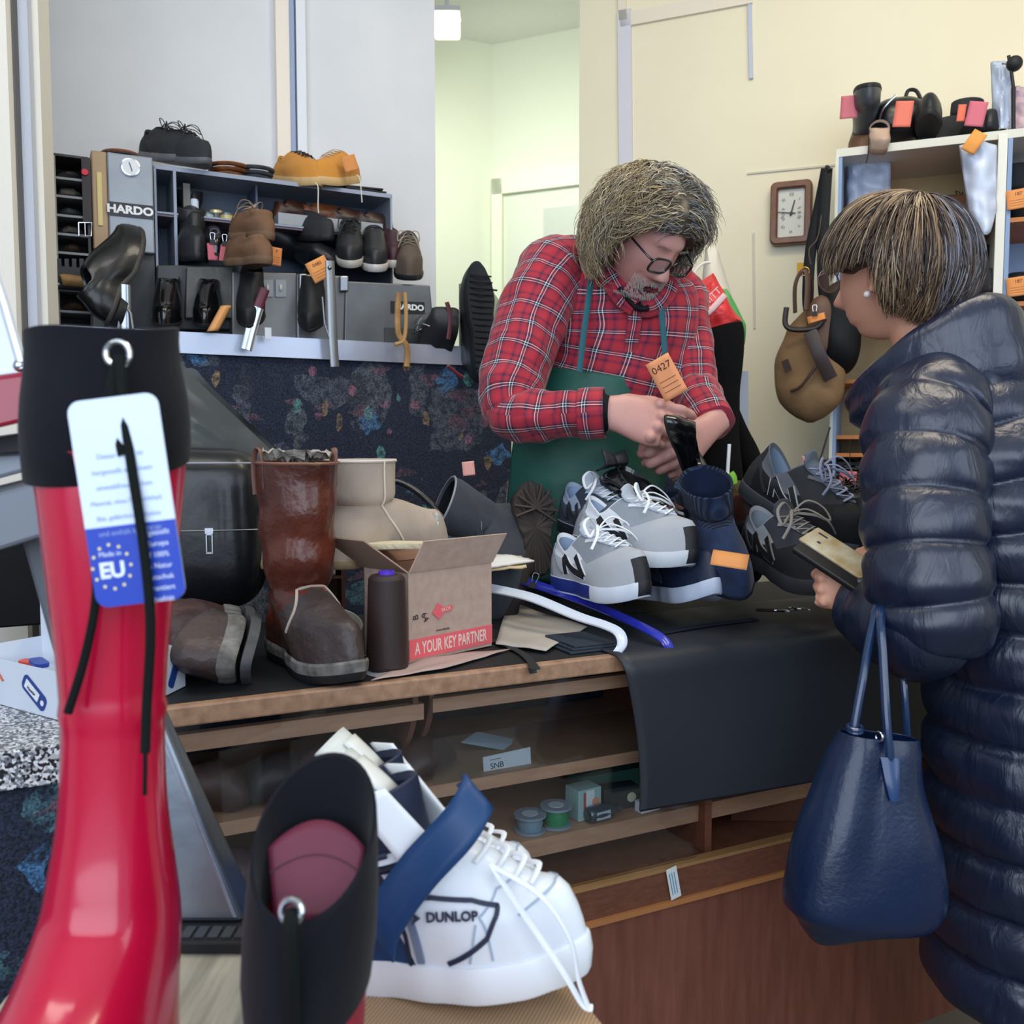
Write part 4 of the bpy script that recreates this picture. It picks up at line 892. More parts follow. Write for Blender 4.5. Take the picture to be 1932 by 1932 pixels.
pillow('brown_leather_case', 1335, 905, 1415, 1010, 2.10, .07, mat('#2e1611', .35, coat=.2), 'dark brown leather case standing behind the black sneakers', 'case')
pillow('black_cloth_bag', 1440, 1000, 1660, 1085, 1.98, .12, M_bl2, 'flat black cloth bag lying behind the black sneakers at the right', 'bag')
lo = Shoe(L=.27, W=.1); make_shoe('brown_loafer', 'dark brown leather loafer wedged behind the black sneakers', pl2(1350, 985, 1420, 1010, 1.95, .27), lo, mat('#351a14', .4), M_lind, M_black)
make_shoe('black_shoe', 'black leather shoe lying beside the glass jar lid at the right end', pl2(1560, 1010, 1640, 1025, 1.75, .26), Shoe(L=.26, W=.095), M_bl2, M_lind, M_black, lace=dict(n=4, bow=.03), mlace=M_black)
# keys
b = ct(1480, 1158, TOPZ+.012); t = thing('key_ring', 'bunch of keys with a black fob on the rubber sheet', 'keys', M=TR(b, -.3))
mb = MB(); [mb.tube([(.02+.012*cos(a), .012*sin(a), .012) for a in [i*pi/8 for i in range(17)]], .0013, 6)]; mb.build('ring', M_metal, t)
for k in range(3):
    mb = MB(); Mk = TR((.02, 0, .006+.003*k), -2.4+.7*k, y=-.1); mb.prism([(.006, -.007), (.022, -.009), (.026, -.003), (.05, -.003), (.053, 0), (.05, .003), (.026, .003), (.022, .009), (.006, .007)], .002, Mk); mb.build('key', M_gun if k else M_metal, t, smooth=0)
MB().tube([(-.055, .0, .005), (0, .002, .006)], .008, 8, flat=.4).build('fob', M_blackr, t)
mb = MB(); mb.tube([ct(1240, 1195, TOPZ+.006), ct(1330, 1180, TOPZ+.007), ct(1425, 1168, TOPZ+.007)], .012, 8, flat=.15, steps=10, up=(0, 0, 1)); one(mb, 'fabric_strip', mat('#1a222e', .8), 'folded dark strip of fabric lying in front of the slippers', 'strip')
# glass jar with a pale lid
b = P(1602, 985, 1.95); t = thing('glass_jar', 'round glass jar with a pale lid beside the right shelf', 'jar', b)
MB().lathe([(.03, -.05), (.033, -.045), (.033, .03), (.028, .036)], 28).build('jar_body', glassmat('#d0dcd8', .05, .15), t); MB().lathe([(.035, .036), (.035, .045), (.032, .047)], 28).build('lid', mat('#c7c4ac', .35), t)
# pens poking up at the back
for k, (x0, y0, x1, y1, lab, cl) in enumerate(((1372, 905, 1376, 838, 'white pen standing upright behind the black sneakers', '#dfe2e6'),)):
    mb = MB(); mb.tube([P(x0, y0, 2.05), P(x1, y1, 2.05)], .004, 8); one(mb, 'pen', mat(cl, .4), lab, 'pen')
mb = MB(); mb.tube([P(1375, 960, 2.05), P(1380, 910, 2.05), P(1374, 895, 2.05)], .014, 8, steps=8); one(mb, 'green_tube', mat('#7dbb3a', .4), 'bright green tube showing behind the black sneakers', 'tube')
# small black strap loop behind the pouches, binder clips
mb = MB(); mb.tube([P(712, 985, 1.95), P(716, 925, 1.98), P(745, 908, 1.98), P(790, 930, 1.97), P(845, 985, 1.93)], .006, 8, steps=30); one(mb, 'bag_handle', M_bl, 'thin black leather handle arching behind the sheepskin boot', 'handle')
def clip(px, py, Z, label, rot=0):
    t = thing('binder_clip', label, 'clip', M=face(P(px, py, Z), 0, rot))
    MB().prism([(-.009, -.012), (.009, -.012), (.006, 0), (-.006, 0)], .006).build('clamp', M_black, t, smooth=0)
    MB().tube([(-.004, 0, .004), (-.006, .016, .004), (0, .019, .004), (.006, .016, .004), (.004, 0, .004)], .0009, 6, steps=16).build('wire_handle', M_metal, t)
clip(1007, 1098, 1.86, 'small black binder clip lying between the suede boot and the sneakers', -.3); clip(905, 1000, 1.9, 'small black binder clip gripping a lace above the box flap', .15)
clip(1122, 1000, 1.78, 'small black binder clip on the laces of the blue grey sneaker', .2)
# ================================================================ rack, machine and ledge behind the counter
def rbx(mb, px0, py0, px1, py1, v0, v1, mi=0):
    a, b = cp(px0, (py0+py1)/2, v0), cp(px1, (py0+py1)/2, v0); mx = (px0+px1)/2
    return cbox(mb, uv_of(a)[0], uv_of(b)[0], v0, v1, cz(mx, py1, v0), cz(mx, py0, v0), mi)
def rbp(name, m, par, px0, py0, px1, py1, v0, v1, **k):
    mb = MB(); rbx(mb, px0, py0, px1, py1, v0, v1); return mb.build(name, m, par, smooth=0, world=True, **k)
LZ = RZ+.001
M_steel = mat('#8b929b', .38, .55, bump=(60, .15), var=('#7a818a', 14, .5)); M_steeld = mat('#4b4d50', .5, .4, bump=(50, .3), var=('#35373a', 10, .5)); M_grey = mat('#8f9499', .5, .2)
M_rack = mat('#3f4c5e', .5); M_rackl = mat('#8790a0', .4, .3); M_dark = mat('#15171b', .6)
# tall pigeonhole rack
VT = 1.45
t = thing('pigeonhole_rack', 'tall narrow grey metal rack of small pigeonholes at the far left', 'rack', cp(125, 625, VT))
def rz(px, py, v): return cz(px, py, v)
u0, u1 = uv_of(cp(88, 450, VT))[0], uv_of(cp(171, 450, VT))[0]; z1 = rz(120, 295, VT); us = uv_of(cp(109, 450, VT))[0]
cb('side_panel', mat('#98958a', .5, .2), u0, us, VT, VT+.14, LZ, z1, t); cb('side_panel', M_steeld, u1-.006, u1, VT, VT+.14, LZ, z1, t)
cb('back_panel', M_dark, us, u1, VT+.13, VT+.14, LZ, z1, t); cb('top_board', M_steeld, u0, u1, VT, VT+.14, z1, z1+.006, t)
ys = [338, 372, 408, 443, 478, 548, 588]
for y in ys: z = rz(135, y, VT); cb('shelf', mat('#85878a', .45, .4), us, u1-.006, VT, VT+.13, z-.003, z+.003, t)
random.seed(5)
for y, cl, lab in zip(ys, ('#3c3a38', '#5b5550', '#2f3438', '#4c4640', '#382b27', '#26282c', '#5a4634'), ('top', 'second', 'third', 'fourth', 'fifth', 'sixth', 'seventh')):
    z = rz(135, y, VT)+.003; mb = MB(); uc = (us+u1)/2
    for k in range(1): mb.limb([(C(uc-.035, VT+.05, z+.008), .004, .006), (C(uc-.01, VT+.04, z+.016), .02, .012), (C(uc+.012, VT+.06, z+.012), .02, .010), (C(uc+.03, VT+.05, z+.006), .006, .004)], n=12, steps=10, fn=lambda u, v, p, s: .006*nz(p, 60))
    one(mb, 'leather_scrap', mat(cl, .6), 'dark leather scraps lying in the %s pigeonhole from the top of the narrow rack' % lab, 'scraps')
# belt hanging on the rack
vb = VT-.008; t = thing('leather_belt', 'dark brown belt with a steel buckle hanging between rack and grey cabinet', 'belt', cp(164, 300, vb))
rbp('strap', mat('#2c2527', .5), t, 155, 297, 172, 422, vb-.003, vb)
MB().tube([cp(x, y, vb-.006) for x, y in ((148, 420), (149, 445), (172, 445), (173, 420), (148, 420))], .002, 6).build('buckle', M_metal, t, world=True); MB().tube([cp(160, 420, vb-.008), cp(161, 446, vb-.008)], .0016, 6).build('buckle_pin', M_metal, t, world=True)
p = cp(160, 325, vb-.006); mb = MB(); mb.lathe([(.008, -.004), (.009, 0), (.008, .004)], 18, TR(p, YAW_C, x=pi/2)); one(mb, 'bottle_cap', mat('#d8203c', .4), 'small bright red cap fixed at the top of the hanging belt', 'cap')
# HARDO cabinet
VH = 1.44; t = thing('machine_cabinet', 'tall grey metal cabinet lettered HARDO with a round gauge', 'cabinet', cp(230, 470, VH))
ua, ub, uc_ = uv_of(cp(174, 380, VH))[0], uv_of(cp(204, 380, VH))[0], uv_of(cp(290, 380, VH))[0]; za, zb_ = rz(235, 474, VH), rz(235, 290, VH)
cb('front_panel', mat('#9aa0a8', .4, .4, var=('#868c94', 12, .5), bump=(40, .1)), ub, uc_, VH, VH+.2, za, zb_, t, bevel=.004); cb('side_strip', mat('#a98f70', .5, .2), ua, ub, VH+.004, VH+.2, za, zb_, t, bevel=.004)
cb('lower_column', M_steeld, ua+.03, uc_, VH+.02, VH+.2, LZ, za, t)
rbp('ruler', mat('#dcc884', .5), t, 184, 325, 193, 425, VH, VH+.004)
rbp('name_plate', mat('#22252b', .4), t, 206, 384, 289, 410, VH-.003, VH)
Mc = basis(cp(246, 397, VH-.0035), CU, ZZ); text('lettering', 'HARDO', .029, Mc, mat('#e8eaec', .4), t, .0003, world=True, bold=.0012, sx=1.12)
rbp('small_plate', mat('#2b3036', .4), t, 228, 455, 245, 465, VH-.002, VH)
Mg = basis(cp(246, 316, VH), CU, ZZ); g_ = MB().lathe([(.024, 0), (.024, .006), (.021, .007)], 32, Mg); g_.build('gauge', M_metal, t, world=True)
MB().lathe([(.0205, .0075), (.0205, .008)], 32, Mg).build('gauge_face', mat('#dfe3e8', .3), t, world=True); MB().box((0, 0, .009), (.002, .024, .001)).build('gauge_needle', mat('#30343a', .4), t).matrix_basis = t.matrix_basis.inverted() @ Mg @ rotm(z=.3)
p = cp(228, 285, VH+.06); p.z = zb_+.001
for k, (r, cl, lab) in enumerate(((.062, '#3d332e', 'dark leather disc lying on top of the grey cabinet'), (.050, '#8c4a2c', 'reddish brown leather disc lying on the dark disc'))):
    mb = MB(); q = p+V((0, 0, .008*k)); mb.lathe([(r, 0), (r*1.02, .003), (r*.98, .006)], 32, TR(q)); one(mb, 'leather_disc', mat(cl, .5), lab, 'disc', group=None)
# wooden grip tool with dark comb holder
t = thing('stitching_clamp', 'dark iron clamp with toothed holder and a rounded wooden grip', 'tool', cp(150, 520, 1.42))
rbp('iron_holder', M_steeld, t, 103, 505, 215, 545, 1.40, 1.44, bevel=.003)
for x in range(108, 205, 14): rbp('tooth', M_steeld, t, x, 488, x+8, 508, 1.405, 1.425)
MB().limb([(cp(116, 528, 1.385), .013, .013), (cp(122, 528, 1.385), .016, .015), (cp(160, 531, 1.385), .015, .014), (cp(195, 528, 1.385), .017, .015), (cp(208, 532, 1.385), .012, .012)], n=16, steps=20).build('wooden_grip', mat('#b88d55', .45, var=('#8f6a3c', 30, .5)), t, world=True)
MB().tube([cp(84, 528, 1.385), cp(96, 533, 1.385), cp(112, 538, 1.385)], .006, 8).build('metal_prong', M_gun, t, world=True)
# open shelf rack
VS = 1.50; ra, rb2 = uv_of(cp(292, 400, VS))[0], uv_of(cp(740, 400, VS))[0]
zt_, zm_ = rz(515, 342, VS), rz(515, 424, VS)
t = thing('shelf_rack', 'wide low blue grey metal shelf rack standing on the ledge', 'rack', cp(515, 500, VS))
cb('top_board', M_rackl, ra, rb2, VS, VS+.17, zt_-.006, zt_+.006, t); cb('middle_shelf', mat('#6b5a68', .4, .2), ra, rb2, VS+.005, VS+.17, zm_-.007, zm_+.005, t)
cb('shelf_edge', M_rackl, ra, rb2, VS, VS+.005, zm_-.001, zm_+.004, t)
cb('back_panel', M_rack, ra, rb2, VS+.165, VS+.17, LZ, zt_, t); cb('side_panel', M_rackl, rb2-.006, rb2, VS, VS+.17, LZ, zt_, t); cb('side_panel', M_rackl, ra, ra+.006, VS, VS+.17, LZ, zt_, t)
ud_ = uv_of(cp(331, 400, VS))[0]; cb('divider', M_rackl, ud_-.004, ud_+.004, VS, VS+.165, LZ, zt_, t)
ue_ = uv_of(cp(490, 400, VS))[0]; cb('divider', mat('#39465a', .5), ue_-.003, ue_+.003, VS+.04, VS+.165, zm_, zt_, t)
def onto(px, v, z): u = uv_of(cp(px, 400, v))[0]; return C(u, v, z)
def sh_at(px, v, z, yaw, L=.27): return TR(onto(px, v, z), YAW_C+yaw)
def pshoe(name, label, hx, hy, tx, ty, v, sh, mu, ml=None, ms=None, far=True, roll=0, cat='shoe', up=(0, 0, 1), **k):
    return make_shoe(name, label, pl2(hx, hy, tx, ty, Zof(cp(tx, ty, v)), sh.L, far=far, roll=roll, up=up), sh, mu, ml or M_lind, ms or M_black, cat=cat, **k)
dsh = Shoe(L=.27, W=.098, toe=.045, heel=.065, throat=.075, side=.045, sole=.018)
lcb = dict(n=4, q0=.6, q1=.95, da=.5, r=.0018, bow=.03)
M_bk = mat('#26272b', .45, bump=(40, .3)); M_bks = mat('#2f3135', .7, bump=(60, .4))
pshoe('black_shoe', 'worn black lace shoe on top of the cabinet, behind its pair', 268, 300, 352, 312, 1.52, dsh, M_bks, lace=lcb, mlace=M_black, ms=mat('#6a6c70', .5))
pshoe('black_shoe', 'worn black lace shoe on top of the rack, toe pointing right', 300, 306, 388, 318, 1.46, dsh, M_bks, lace=lcb, mlace=M_black, ms=mat('#5a5c60', .5))
# coiled belts
for k, (px, cl, lab) in enumerate(((432, '#8f5527', 'coil of brown leather belts on top of the rack'), (480, '#23242a', 'dark coiled belts beside the brown coil on the rack'))):
    mb = MB(); c_ = onto(px, VS+.06, zt_+.006)
    for j in range(3): mb.tube([c_+V(((.044+.005*j)*cos(a), (.034+.004*j)*sin(a), .008+.013*j)) for a in [i*pi/12 for i in range(25)]], .008, 8, flat=.8, cap=False)
    one(mb, 'coiled_belt', mat(cl, .4, var=('#4a2a16' if not k else '#3a3b42', 30, .4)), lab, 'belt')
# orange suede shoes with white laces
M_or = mat('#c98a3c', .8, bump=(60, .3), sheen=.3); M_ors = mat('#c9a878', .7)
osh = Shoe(L=.25, W=.095, toe=.045, heel=.06, throat=.075, side=.045, sole=.024)
pshoe('suede_shoe', 'orange tan suede shoe on top of the rack, left one of the pair', 518, 348, 600, 358, 1.47, osh, M_or, ms=M_ors, lace=dict(n=5, q0=.5, q1=.95, da=.45, r=.0018, bow=0), mlace=M_black)
pshoe('suede_shoe', 'orange tan suede shoe with orange tag on the rack top, right of the pair', 676, 346, 604, 356, 1.47, osh, M_or, ms=M_ors, lace=dict(n=5, q0=.5, q1=.95, da=.45, r=.0018, bow=0), mlace=mat('#d8d2c8', .7))
for k, (x0, y0, x1, y1) in enumerate(((597, 345, 601, 402), (676, 330, 683, 382))):
    mb = MB(); mb.tube([cp(x0-3, y0, 1.46), cp(x0+3, y0+8, 1.455), cp(x1-1, y1-14, 1.455), cp(x1, y1, 1.455)], .0016, 6, steps=12); one(mb, 'white_lace', mat('#d9d6ce', .7), ['white shoelace hanging from the left orange suede shoe', 'white shoelace hanging from the right orange suede shoe'][k], 'lace')
tagcard('orange repair tag clipped to the right orange suede shoe', None, basis(cp(660, 308, 1.45), CU, ZZ) @ rotm(z=.35), .045, .045, '#cf8a50')
mb = MB()
for k in range(3): q = onto(690+8*k, VS+.06, zt_+.0065+.007*k); mb.box((0, 0, 0), (.14-.02*k, .10, .005), TR((0, 0, 0), YAW_C+.1*k-.1).to_3x3().to_4x4()); 
mb2 = MB()
for k in range(3):
    q = onto(672+10*k, VS+.07, zt_+.010+.006*(2-k)); mb2 = MB(); mb2.box(q, (.15-.02*k, .10, .004), rotm(z=YAW_C+.12*k-.1)); one(mb2, 'rubber_sheet', M_black, ['dark rubber sheet on top of the small pile at the rack right end', 'dark rubber sheet in the middle of the pile at the rack right end', 'dark rubber sheet lowest in the pile at the rack right end'][k], 'sheet', smooth=0)
# jars and bottle in the upper shelf
b = onto(367, VS+.06, zm_+.006); t = thing('glue_bottle', 'white bottle with pointed cap in the upper shelf of the rack', 'bottle', b)
MB().lathe([(.011, 0), (.012, .004), (.012, .05), (.010, .056)], 20).build('bottle_body', mat('#c8d2e0', .4), t); MB().lathe([(.009, .056), (.009, .062), (.003, .078)], 16).build('cap', M_black, t)
mb = MB(); rbx(mb, 346, 346, 359, 404, VS+.05, VS+.09); one(mb, 'grey_carton', mat('#6a6b68', .6), 'narrow grey carton left of the white bottle in the rack', 'box', smooth=0)
for k, (px, r, h, cl, lab) in enumerate(((392, .017, .018, '#9db0ae', 'glass jar with pale lid standing left in the rack shelf'), (408, .02, .03, '#2a2a28', 'black jar with gold trim in the rack shelf'), (428, .02, .022, '#b8a862', 'small jar with yellow label in the rack shelf'))):
    t = thing('polish_jar', lab, 'jar', onto(px, VS+.05+.015*(k == 1), zm_+.006)); MB().lathe([(r*.95, 0), (r, .003), (r, h*.75)], 24).build('jar_body', mat(cl, .25, coat=.4), t); MB().lathe([(r*1.04, h*.75), (r*1.04, h), (r*.9, h+.002)], 24).build('lid', mat('#5c6a70' if k != 1 else '#c9b98a', .25, .5), t)
# grey tray with brown shoes
t = thing('metal_tray', 'long grey metal tray full of brown shoes in the upper shelf', 'tray', cp(615, 430, VS+.01))
ta, tb = uv_of(cp(525, 415, VS+.01))[0], uv_of(cp(722, 415, VS+.01))[0]; cb('front_panel', M_grey, ta, tb, VS+.01, VS+.014, zm_+.007, zm_+.04, t); cb('tray_base', M_grey, ta, tb, VS+.014, VS+.13, zm_+.007, zm_+.010, t); cb('end_panel', M_grey, tb-.004, tb, VS+.014, VS+.13, zm_+.010, zm_+.04, t); cb('end_panel', M_grey, ta, ta+.004, VS+.014, VS+.13, zm_+.010, zm_+.04, t)
for k, (px, cl, yw, lab) in enumerate(((545, '#4a2a1c', .3, 'dark brown shoe leaning at the left end of the grey tray'), (590, '#8a4a20', .15, 'orange brown shoe in the grey tray, second from left'), (640, '#4d3228', .2, 'brown shoe in the grey tray, third from left'), (690, '#453632', .1, 'dark grey brown shoe at the right end of the grey tray'))):
    make_shoe('brown_shoe', lab, TR(onto(px-28, VS+.07, zm_+.022), YAW_C+yw*.5, y=-.18+.05*k), Shoe(L=.12 if k == 0 else .14, W=.075, toe=.035, heel=.05, throat=.055, side=.035, sole=.01), mat(cl, .4, var=('#2c1a14', 20, .5)), M_lind, M_black)
# lower bay of the rack: shoes standing on the machine top
ZM = rz(380, 500, 1.40)       # top of the machine
pb = Shoe(L=.24, W=.09, toe=.05, heel=.07, throat=.08, side=.06, sole=.02, shaft=[(.11, .065, .05, .04), (.135, .062, .052, .042)])
pshoe('black_boot', 'black ankle boot with strap standing at the left of the rack lower bay', 352, 482, 372, 500, 1.40, pb, M_bk, cat='boot')
pshoe('black_boot', 'black ankle boot stacked at the back of the left lower bay', 350, 450, 368, 455, 1.48, pb, M_bk, cat='boot')
pshoe('black_shoe', 'shiny black shoe with pink tags beside the black ankle boot', 398, 478, 408, 497, 1.40, dsh, M_pat)
for k, (px, py, lab) in enumerate(((401, 475, 'pink repair tag, left of the two beside the brown sneakers'), (424, 478, 'pink repair tag, right of the two beside the brown sneakers'))):
    t = tagcard(lab, None, basis(cp(px, py, 1.385), CU, ZZ) @ rotm(z=.06-.2*k), .026, .045, '#c96a76'); clip(px, py-22, Zof(cp(px, py, 1.385)), 'tiny black clip holding the %s pink tag by the brown sneakers' % ('left' if k == 0 else 'right'))
M_bs = mat('#7a5c45', .7, bump=(50, .3), var=('#664a38', 20, .4))
bsn = Shoe(L=.24, W=.095, toe=.042, heel=.055, throat=.062, side=.045, sole=.020, spring=.02)
lcbr = dict(n=4, q0=.6, q1=.95, da=.4, r=.002, bow=.03)
pshoe('brown_sneaker', 'brown hiking sneaker on top of the other in the rack lower bay', 508, 452, 446, 460, 1.41, bsn, M_bs, lace=lcbr, mlace=mat('#9a8a78', .7), ms=mat('#6e5644', .7), cat='sneaker', far=False)
pshoe('brown_sneaker', 'brown hiking sneaker, lower one of the stacked pair', 505, 498, 436, 508, 1.39, bsn, M_bs, ms=mat('#6e5644', .7), cat='sneaker', far=False)
tagcard('orange repair tag hanging beside the brown hiking sneakers', None, basis(cp(521, 484, 1.37), CU, ZZ) @ rotm(z=-.1), .03, .05, '#dd8f58', '7')
bb_ = Shoe(L=.27, W=.1, shaft=[(.14, .07, .05, .045), (.2, .065, .055, .045), (.25, .06, .055, .04)], heel=.08, throat=.09)
M = pl2(600, 505, 640, 500, Zof(cp(640, 500, 1.42)), .27, up=(-.8, -.5, .5)); make_shoe('black_boot', 'black leather boot lying on its side right of the brown sneakers', M, bb_, M_bl2, M_lind, M_black, cat='boot')
pshoe('black_shoe', 'black shoe lying above the fallen boot in the rack lower bay', 545, 452, 620, 462, 1.44, dsh, M_bks)
rsh = Shoe(L=.25, W=.092, toe=.04, heel=.06, throat=.07, side=.05, sole=.024)
M_wht = mat('#c9c4ba', .6)
pshoe('black_sneaker', 'black sneaker with pale heel strip and yellow insert in the rack lower bay', 662, 455, 660, 512, 1.37, rsh, M_bk, ms=M_wht, cat='sneaker', far=True, lace=lcb, mlace=M_black)
pshoe('black_sneaker', 'black sneaker with white toe stripe and white pull loop', 705, 470, 708, 520, 1.37, rsh, M_bk, ms=mat('#d9d6d0', .6), cat='sneaker', far=True)
pshoe('burgundy_shoe', 'dark burgundy and black shoe behind the white striped sneaker', 730, 475, 742, 512, 1.42, rsh, mat('#3a1b26', .5), ms=M_wht)
pshoe('grey_brown_shoe', 'grey brown worn lace shoe standing at the right end of the machine', 770, 490, 772, 536, 1.37, Shoe(L=.25, W=.1, toe=.055, heel=.08, throat=.085, side=.06, sole=.018, crush=.006), mat('#5d5148', .7, bump=(30, .5)), lace=lcb, mlace=mat('#8d8478', .7))
# machine body
t = thing('finishing_machine', 'old grey metal shoe finishing machine with switches lettered HARDO', 'machine', cp(600, 640, 1.36))
def mq(name, m, pts, v0, dv, **k):
    q = [cp(x, y, v0) for x, y in pts]; mb = MB(); mb.hexa(q+[x+CV*dv for x in q]) ; mb.f = [list(reversed(f)) for f in mb.f]; return mb.build(name, m, t, smooth=0, world=True, **k)
mq('housing', M_steeld, [(296, 622), (450, 622), (450, 500), (296, 500)], 1.43, .06, bevel=.004)
mq('housing', mat('#5d5e5c', .5, .3, var=('#454644', 25, .6), bump=(60, .4)), [(350, 600), (445, 600), (440, 503), (353, 503)], 1.40, .03, bevel=.003)
mq('hood', mat('#7d7f80', .42, .5, var=('#6a6866', 8, .6)), [(438, 640), (560, 640), (560, 515), (438, 512)], 1.385, .05, bevel=.004)
mq('hood', mat('#75787b', .4, .55, var=('#5c5a5a', 7, .6)), [(560, 645), (650, 645), (655, 520), (560, 516)], 1.38, .05, bevel=.006)
mq('hood', mat('#6f7478', .4, .55, var=('#545557', 9, .6)), [(650, 648), (822, 652), (812, 538), (652, 530)], 1.375, .06, bevel=.004)
mq('drawer_plate', M_steeld, [(726, 646), (818, 650), (815, 622), (726, 618)], 1.37, .006)
mq('name_plate', M_black, [(738, 590), (802, 592), (801, 570), (738, 568)], 1.371, .006)
text('lettering', 'HARDO', .023, basis(cp(773, 580, 1.370), CU, ZZ), mat('#dfe2e4', .4), t, .0003, world=True, bold=.001, sx=1.1)
for px in (505, 530): 
    mq('switch_plate', M_grey, [(px-10, 560), (px+10, 560), (px+10, 528), (px-10, 528)], 1.380, .006); MB().sphere(cp(px, 543, 1.378), (.005, .006, .010), 10).build('switch_knob', mat('#c9c9c0', .3), t, world=True)
for (a, b_, c_, d_) in ((462, 513, 484, 545), (565, 516, 580, 560), (642, 520, 658, 550)): mq('lever_housing', M_gun, [(a, d_), (c_, d_), (c_, b_), (a, b_)], 1.365, .02, bevel=.004)
# ledge items ----------------------------------------------------------
# tall black ankle boot standing on its heel, toe up
bt_ = Shoe(L=.29, W=.105, toe=.05, heel=.075, throat=.085, side=.06, sole=.014, heelh=.02, spring=.01, )
T_ = cp(272, 452, 1.36); H_ = cp(222, 618, 1.28); x_ = (T_-H_).normalized(); z_ = V((-.70, -.62, .1)); y_ = z_.cross(x_).normalized(); z_ = x_.cross(y_)
M = Matrix((x_, y_, z_)).transposed().to_4x4(); M.translation = H_
make_shoe('black_boot', 'glossy black ankle boot propped upright on the ledge, toe up', M, bt_, mat('#0a0b0e', .3, coat=.15, bump=(14, .25, .004)), M_lind, mat('#3a3634', .5), cat='boot', heel_m=M_black)
def bar(name, label, pts, w_, m, v=1.28, cat='tool', flat=.35, parts=None, group=None):
    t = thing(name, label, cat, cp(pts[0][0], pts[0][1], v), group=group); MB().tube([cp(x, y, v) for x, y in pts], w_/2, 10, steps=0 if len(pts) < 3 else 24, flat=flat, up=tuple(CV)).build('bar', m, t, world=True)
    if parts: parts(t, v)
    return t
for px in (237,):
    bar('steel_clamp', 'polished steel shoe clamp standing in front of the propped black boot', [(236, 537), (237, 600), (237, 640)], .026, mat('#9aa0a6', .2, .9), 1.27, parts=lambda t, v: (MB().tube([cp(222, 625, v-.005), cp(228, 590, v-.005), cp(234, 580, v-.005)], .006, 8, flat=.3).build('side_leg', mat('#c5ccd4', .3, .6), t, world=True), MB().tube([cp(252, 625, v-.005), cp(247, 590, v-.005), cp(240, 580, v-.005)], .006, 8, flat=.3).build('side_leg', mat('#c5ccd4', .3, .6), t, world=True)))
hs = Shoe(L=.25, W=.088, toe=.04, heel=.055, throat=.06, side=.045, sole=.01, heelh=.03, point=.4)
for k, (px, lab) in enumerate(((322, 'shiny black shoe upside down on the ledge, left of the pair'), (398, 'shiny black shoe upside down on the ledge beside the orange leather piece'))):
    T = cp(px-25, 612, 1.30); Hh = cp(px+12, 560, 1.50); x_ = (T-Hh).normalized(); z_ = V((0, 0, -1)); y_ = z_.cross(x_).normalized(); z_ = x_.cross(y_)
    M = Matrix((y_*0+x_, y_, z_)).transposed().to_4x4(); M.translation = Hh
    mk = make_shoe('black_shoe', lab, pl2(px+4, 575, px-10, 622, Zof(cp(px, 620, 1.30)), .24), hs, M_pat, M_lind, M_black, heel_m=M_pat)
mb = MB(); mb.grid(lambda u, v: cp(390+22*u+26*v, 625-48*v, 1.275)+CU*(.0)+CV*(-.01*sin(pi*u)), 6, 8); one(mb, 'leather_piece', mat('#d79a5c', .6), 'orange leather flap over the second upside down black shoe', 'leather', solid=.002)
pshoe('black_shoe', 'black suede shoe standing heel up left of the burgundy and silver horn', 484, 545, 470, 625, 1.28, hs, M_dark, heel_m=M_black)
bar('shoehorn', 'flat silver shoehorn with a burgundy handle hanging over the rail', [(500, 545), (487, 580)], .026, mat('#5b1c30', .35), 1.27, cat='shoehorn', parts=lambda t, v: MB().tube([cp(487, 580, v), cp(475, 620, v), cp(465, 660, v-.005)], .015, 10, flat=.2, up=tuple(CV), steps=10).build('steel_blade', mat('#c9d6dd', .18, .9), t, world=True))
pshoe('black_shoe', 'black shoe standing sole out behind the steel bar', 598, 545, 585, 632, 1.30, hs, M_dark, heel_m=M_black)
bar('steel_bar', 'long dull steel bar hanging over the rail in the middle', [(622, 492), (625, 560), (628, 640), (632, 692)], .026, mat('#85888a', .35, .8, bump=(30, .2)), 1.262, parts=lambda t, v: (MB().tube([cp(608, 560, v), cp(612, 610, v), cp(622, 640, v)], .003, 8).build('side_spring', M_gun, t, world=True), MB().sphere(cp(622, 505, v-.008), .006, 8).build('bolt', M_gun, t, world=True)))
tagcard('orange repair tag with 0480 hanging in the middle of the machine', None, basis(cp(603, 508, 1.30), CU, ZZ) @ rotm(z=.52), .062, .058, '#e0985a', '0480')
bar('wooden_lever', 'worn wooden clothespin shaped lever hanging over the rail at right', [(752, 552), (750, 590), (752, 630), (768, 655), (767, 692)], .018, mat('#a98350', .5, var=('#7f5f38', 30, .4)), 1.262, flat=.6, parts=lambda t, v: MB().tube([cp(764, 552, v), cp(766, 600, v), cp(762, 640, v), cp(745, 650, v)], .006, 8, steps=16).build('second_jaw', mat('#b08a56', .5), t, world=True))
mb = MB(); rbx(mb, 500, 618, 512, 640, 1.26, 1.265); one(mb, 'white_tag', mat('#c9ced6', .5), 'tiny white tag sticking up on the metal rail', 'tag', smooth=0)
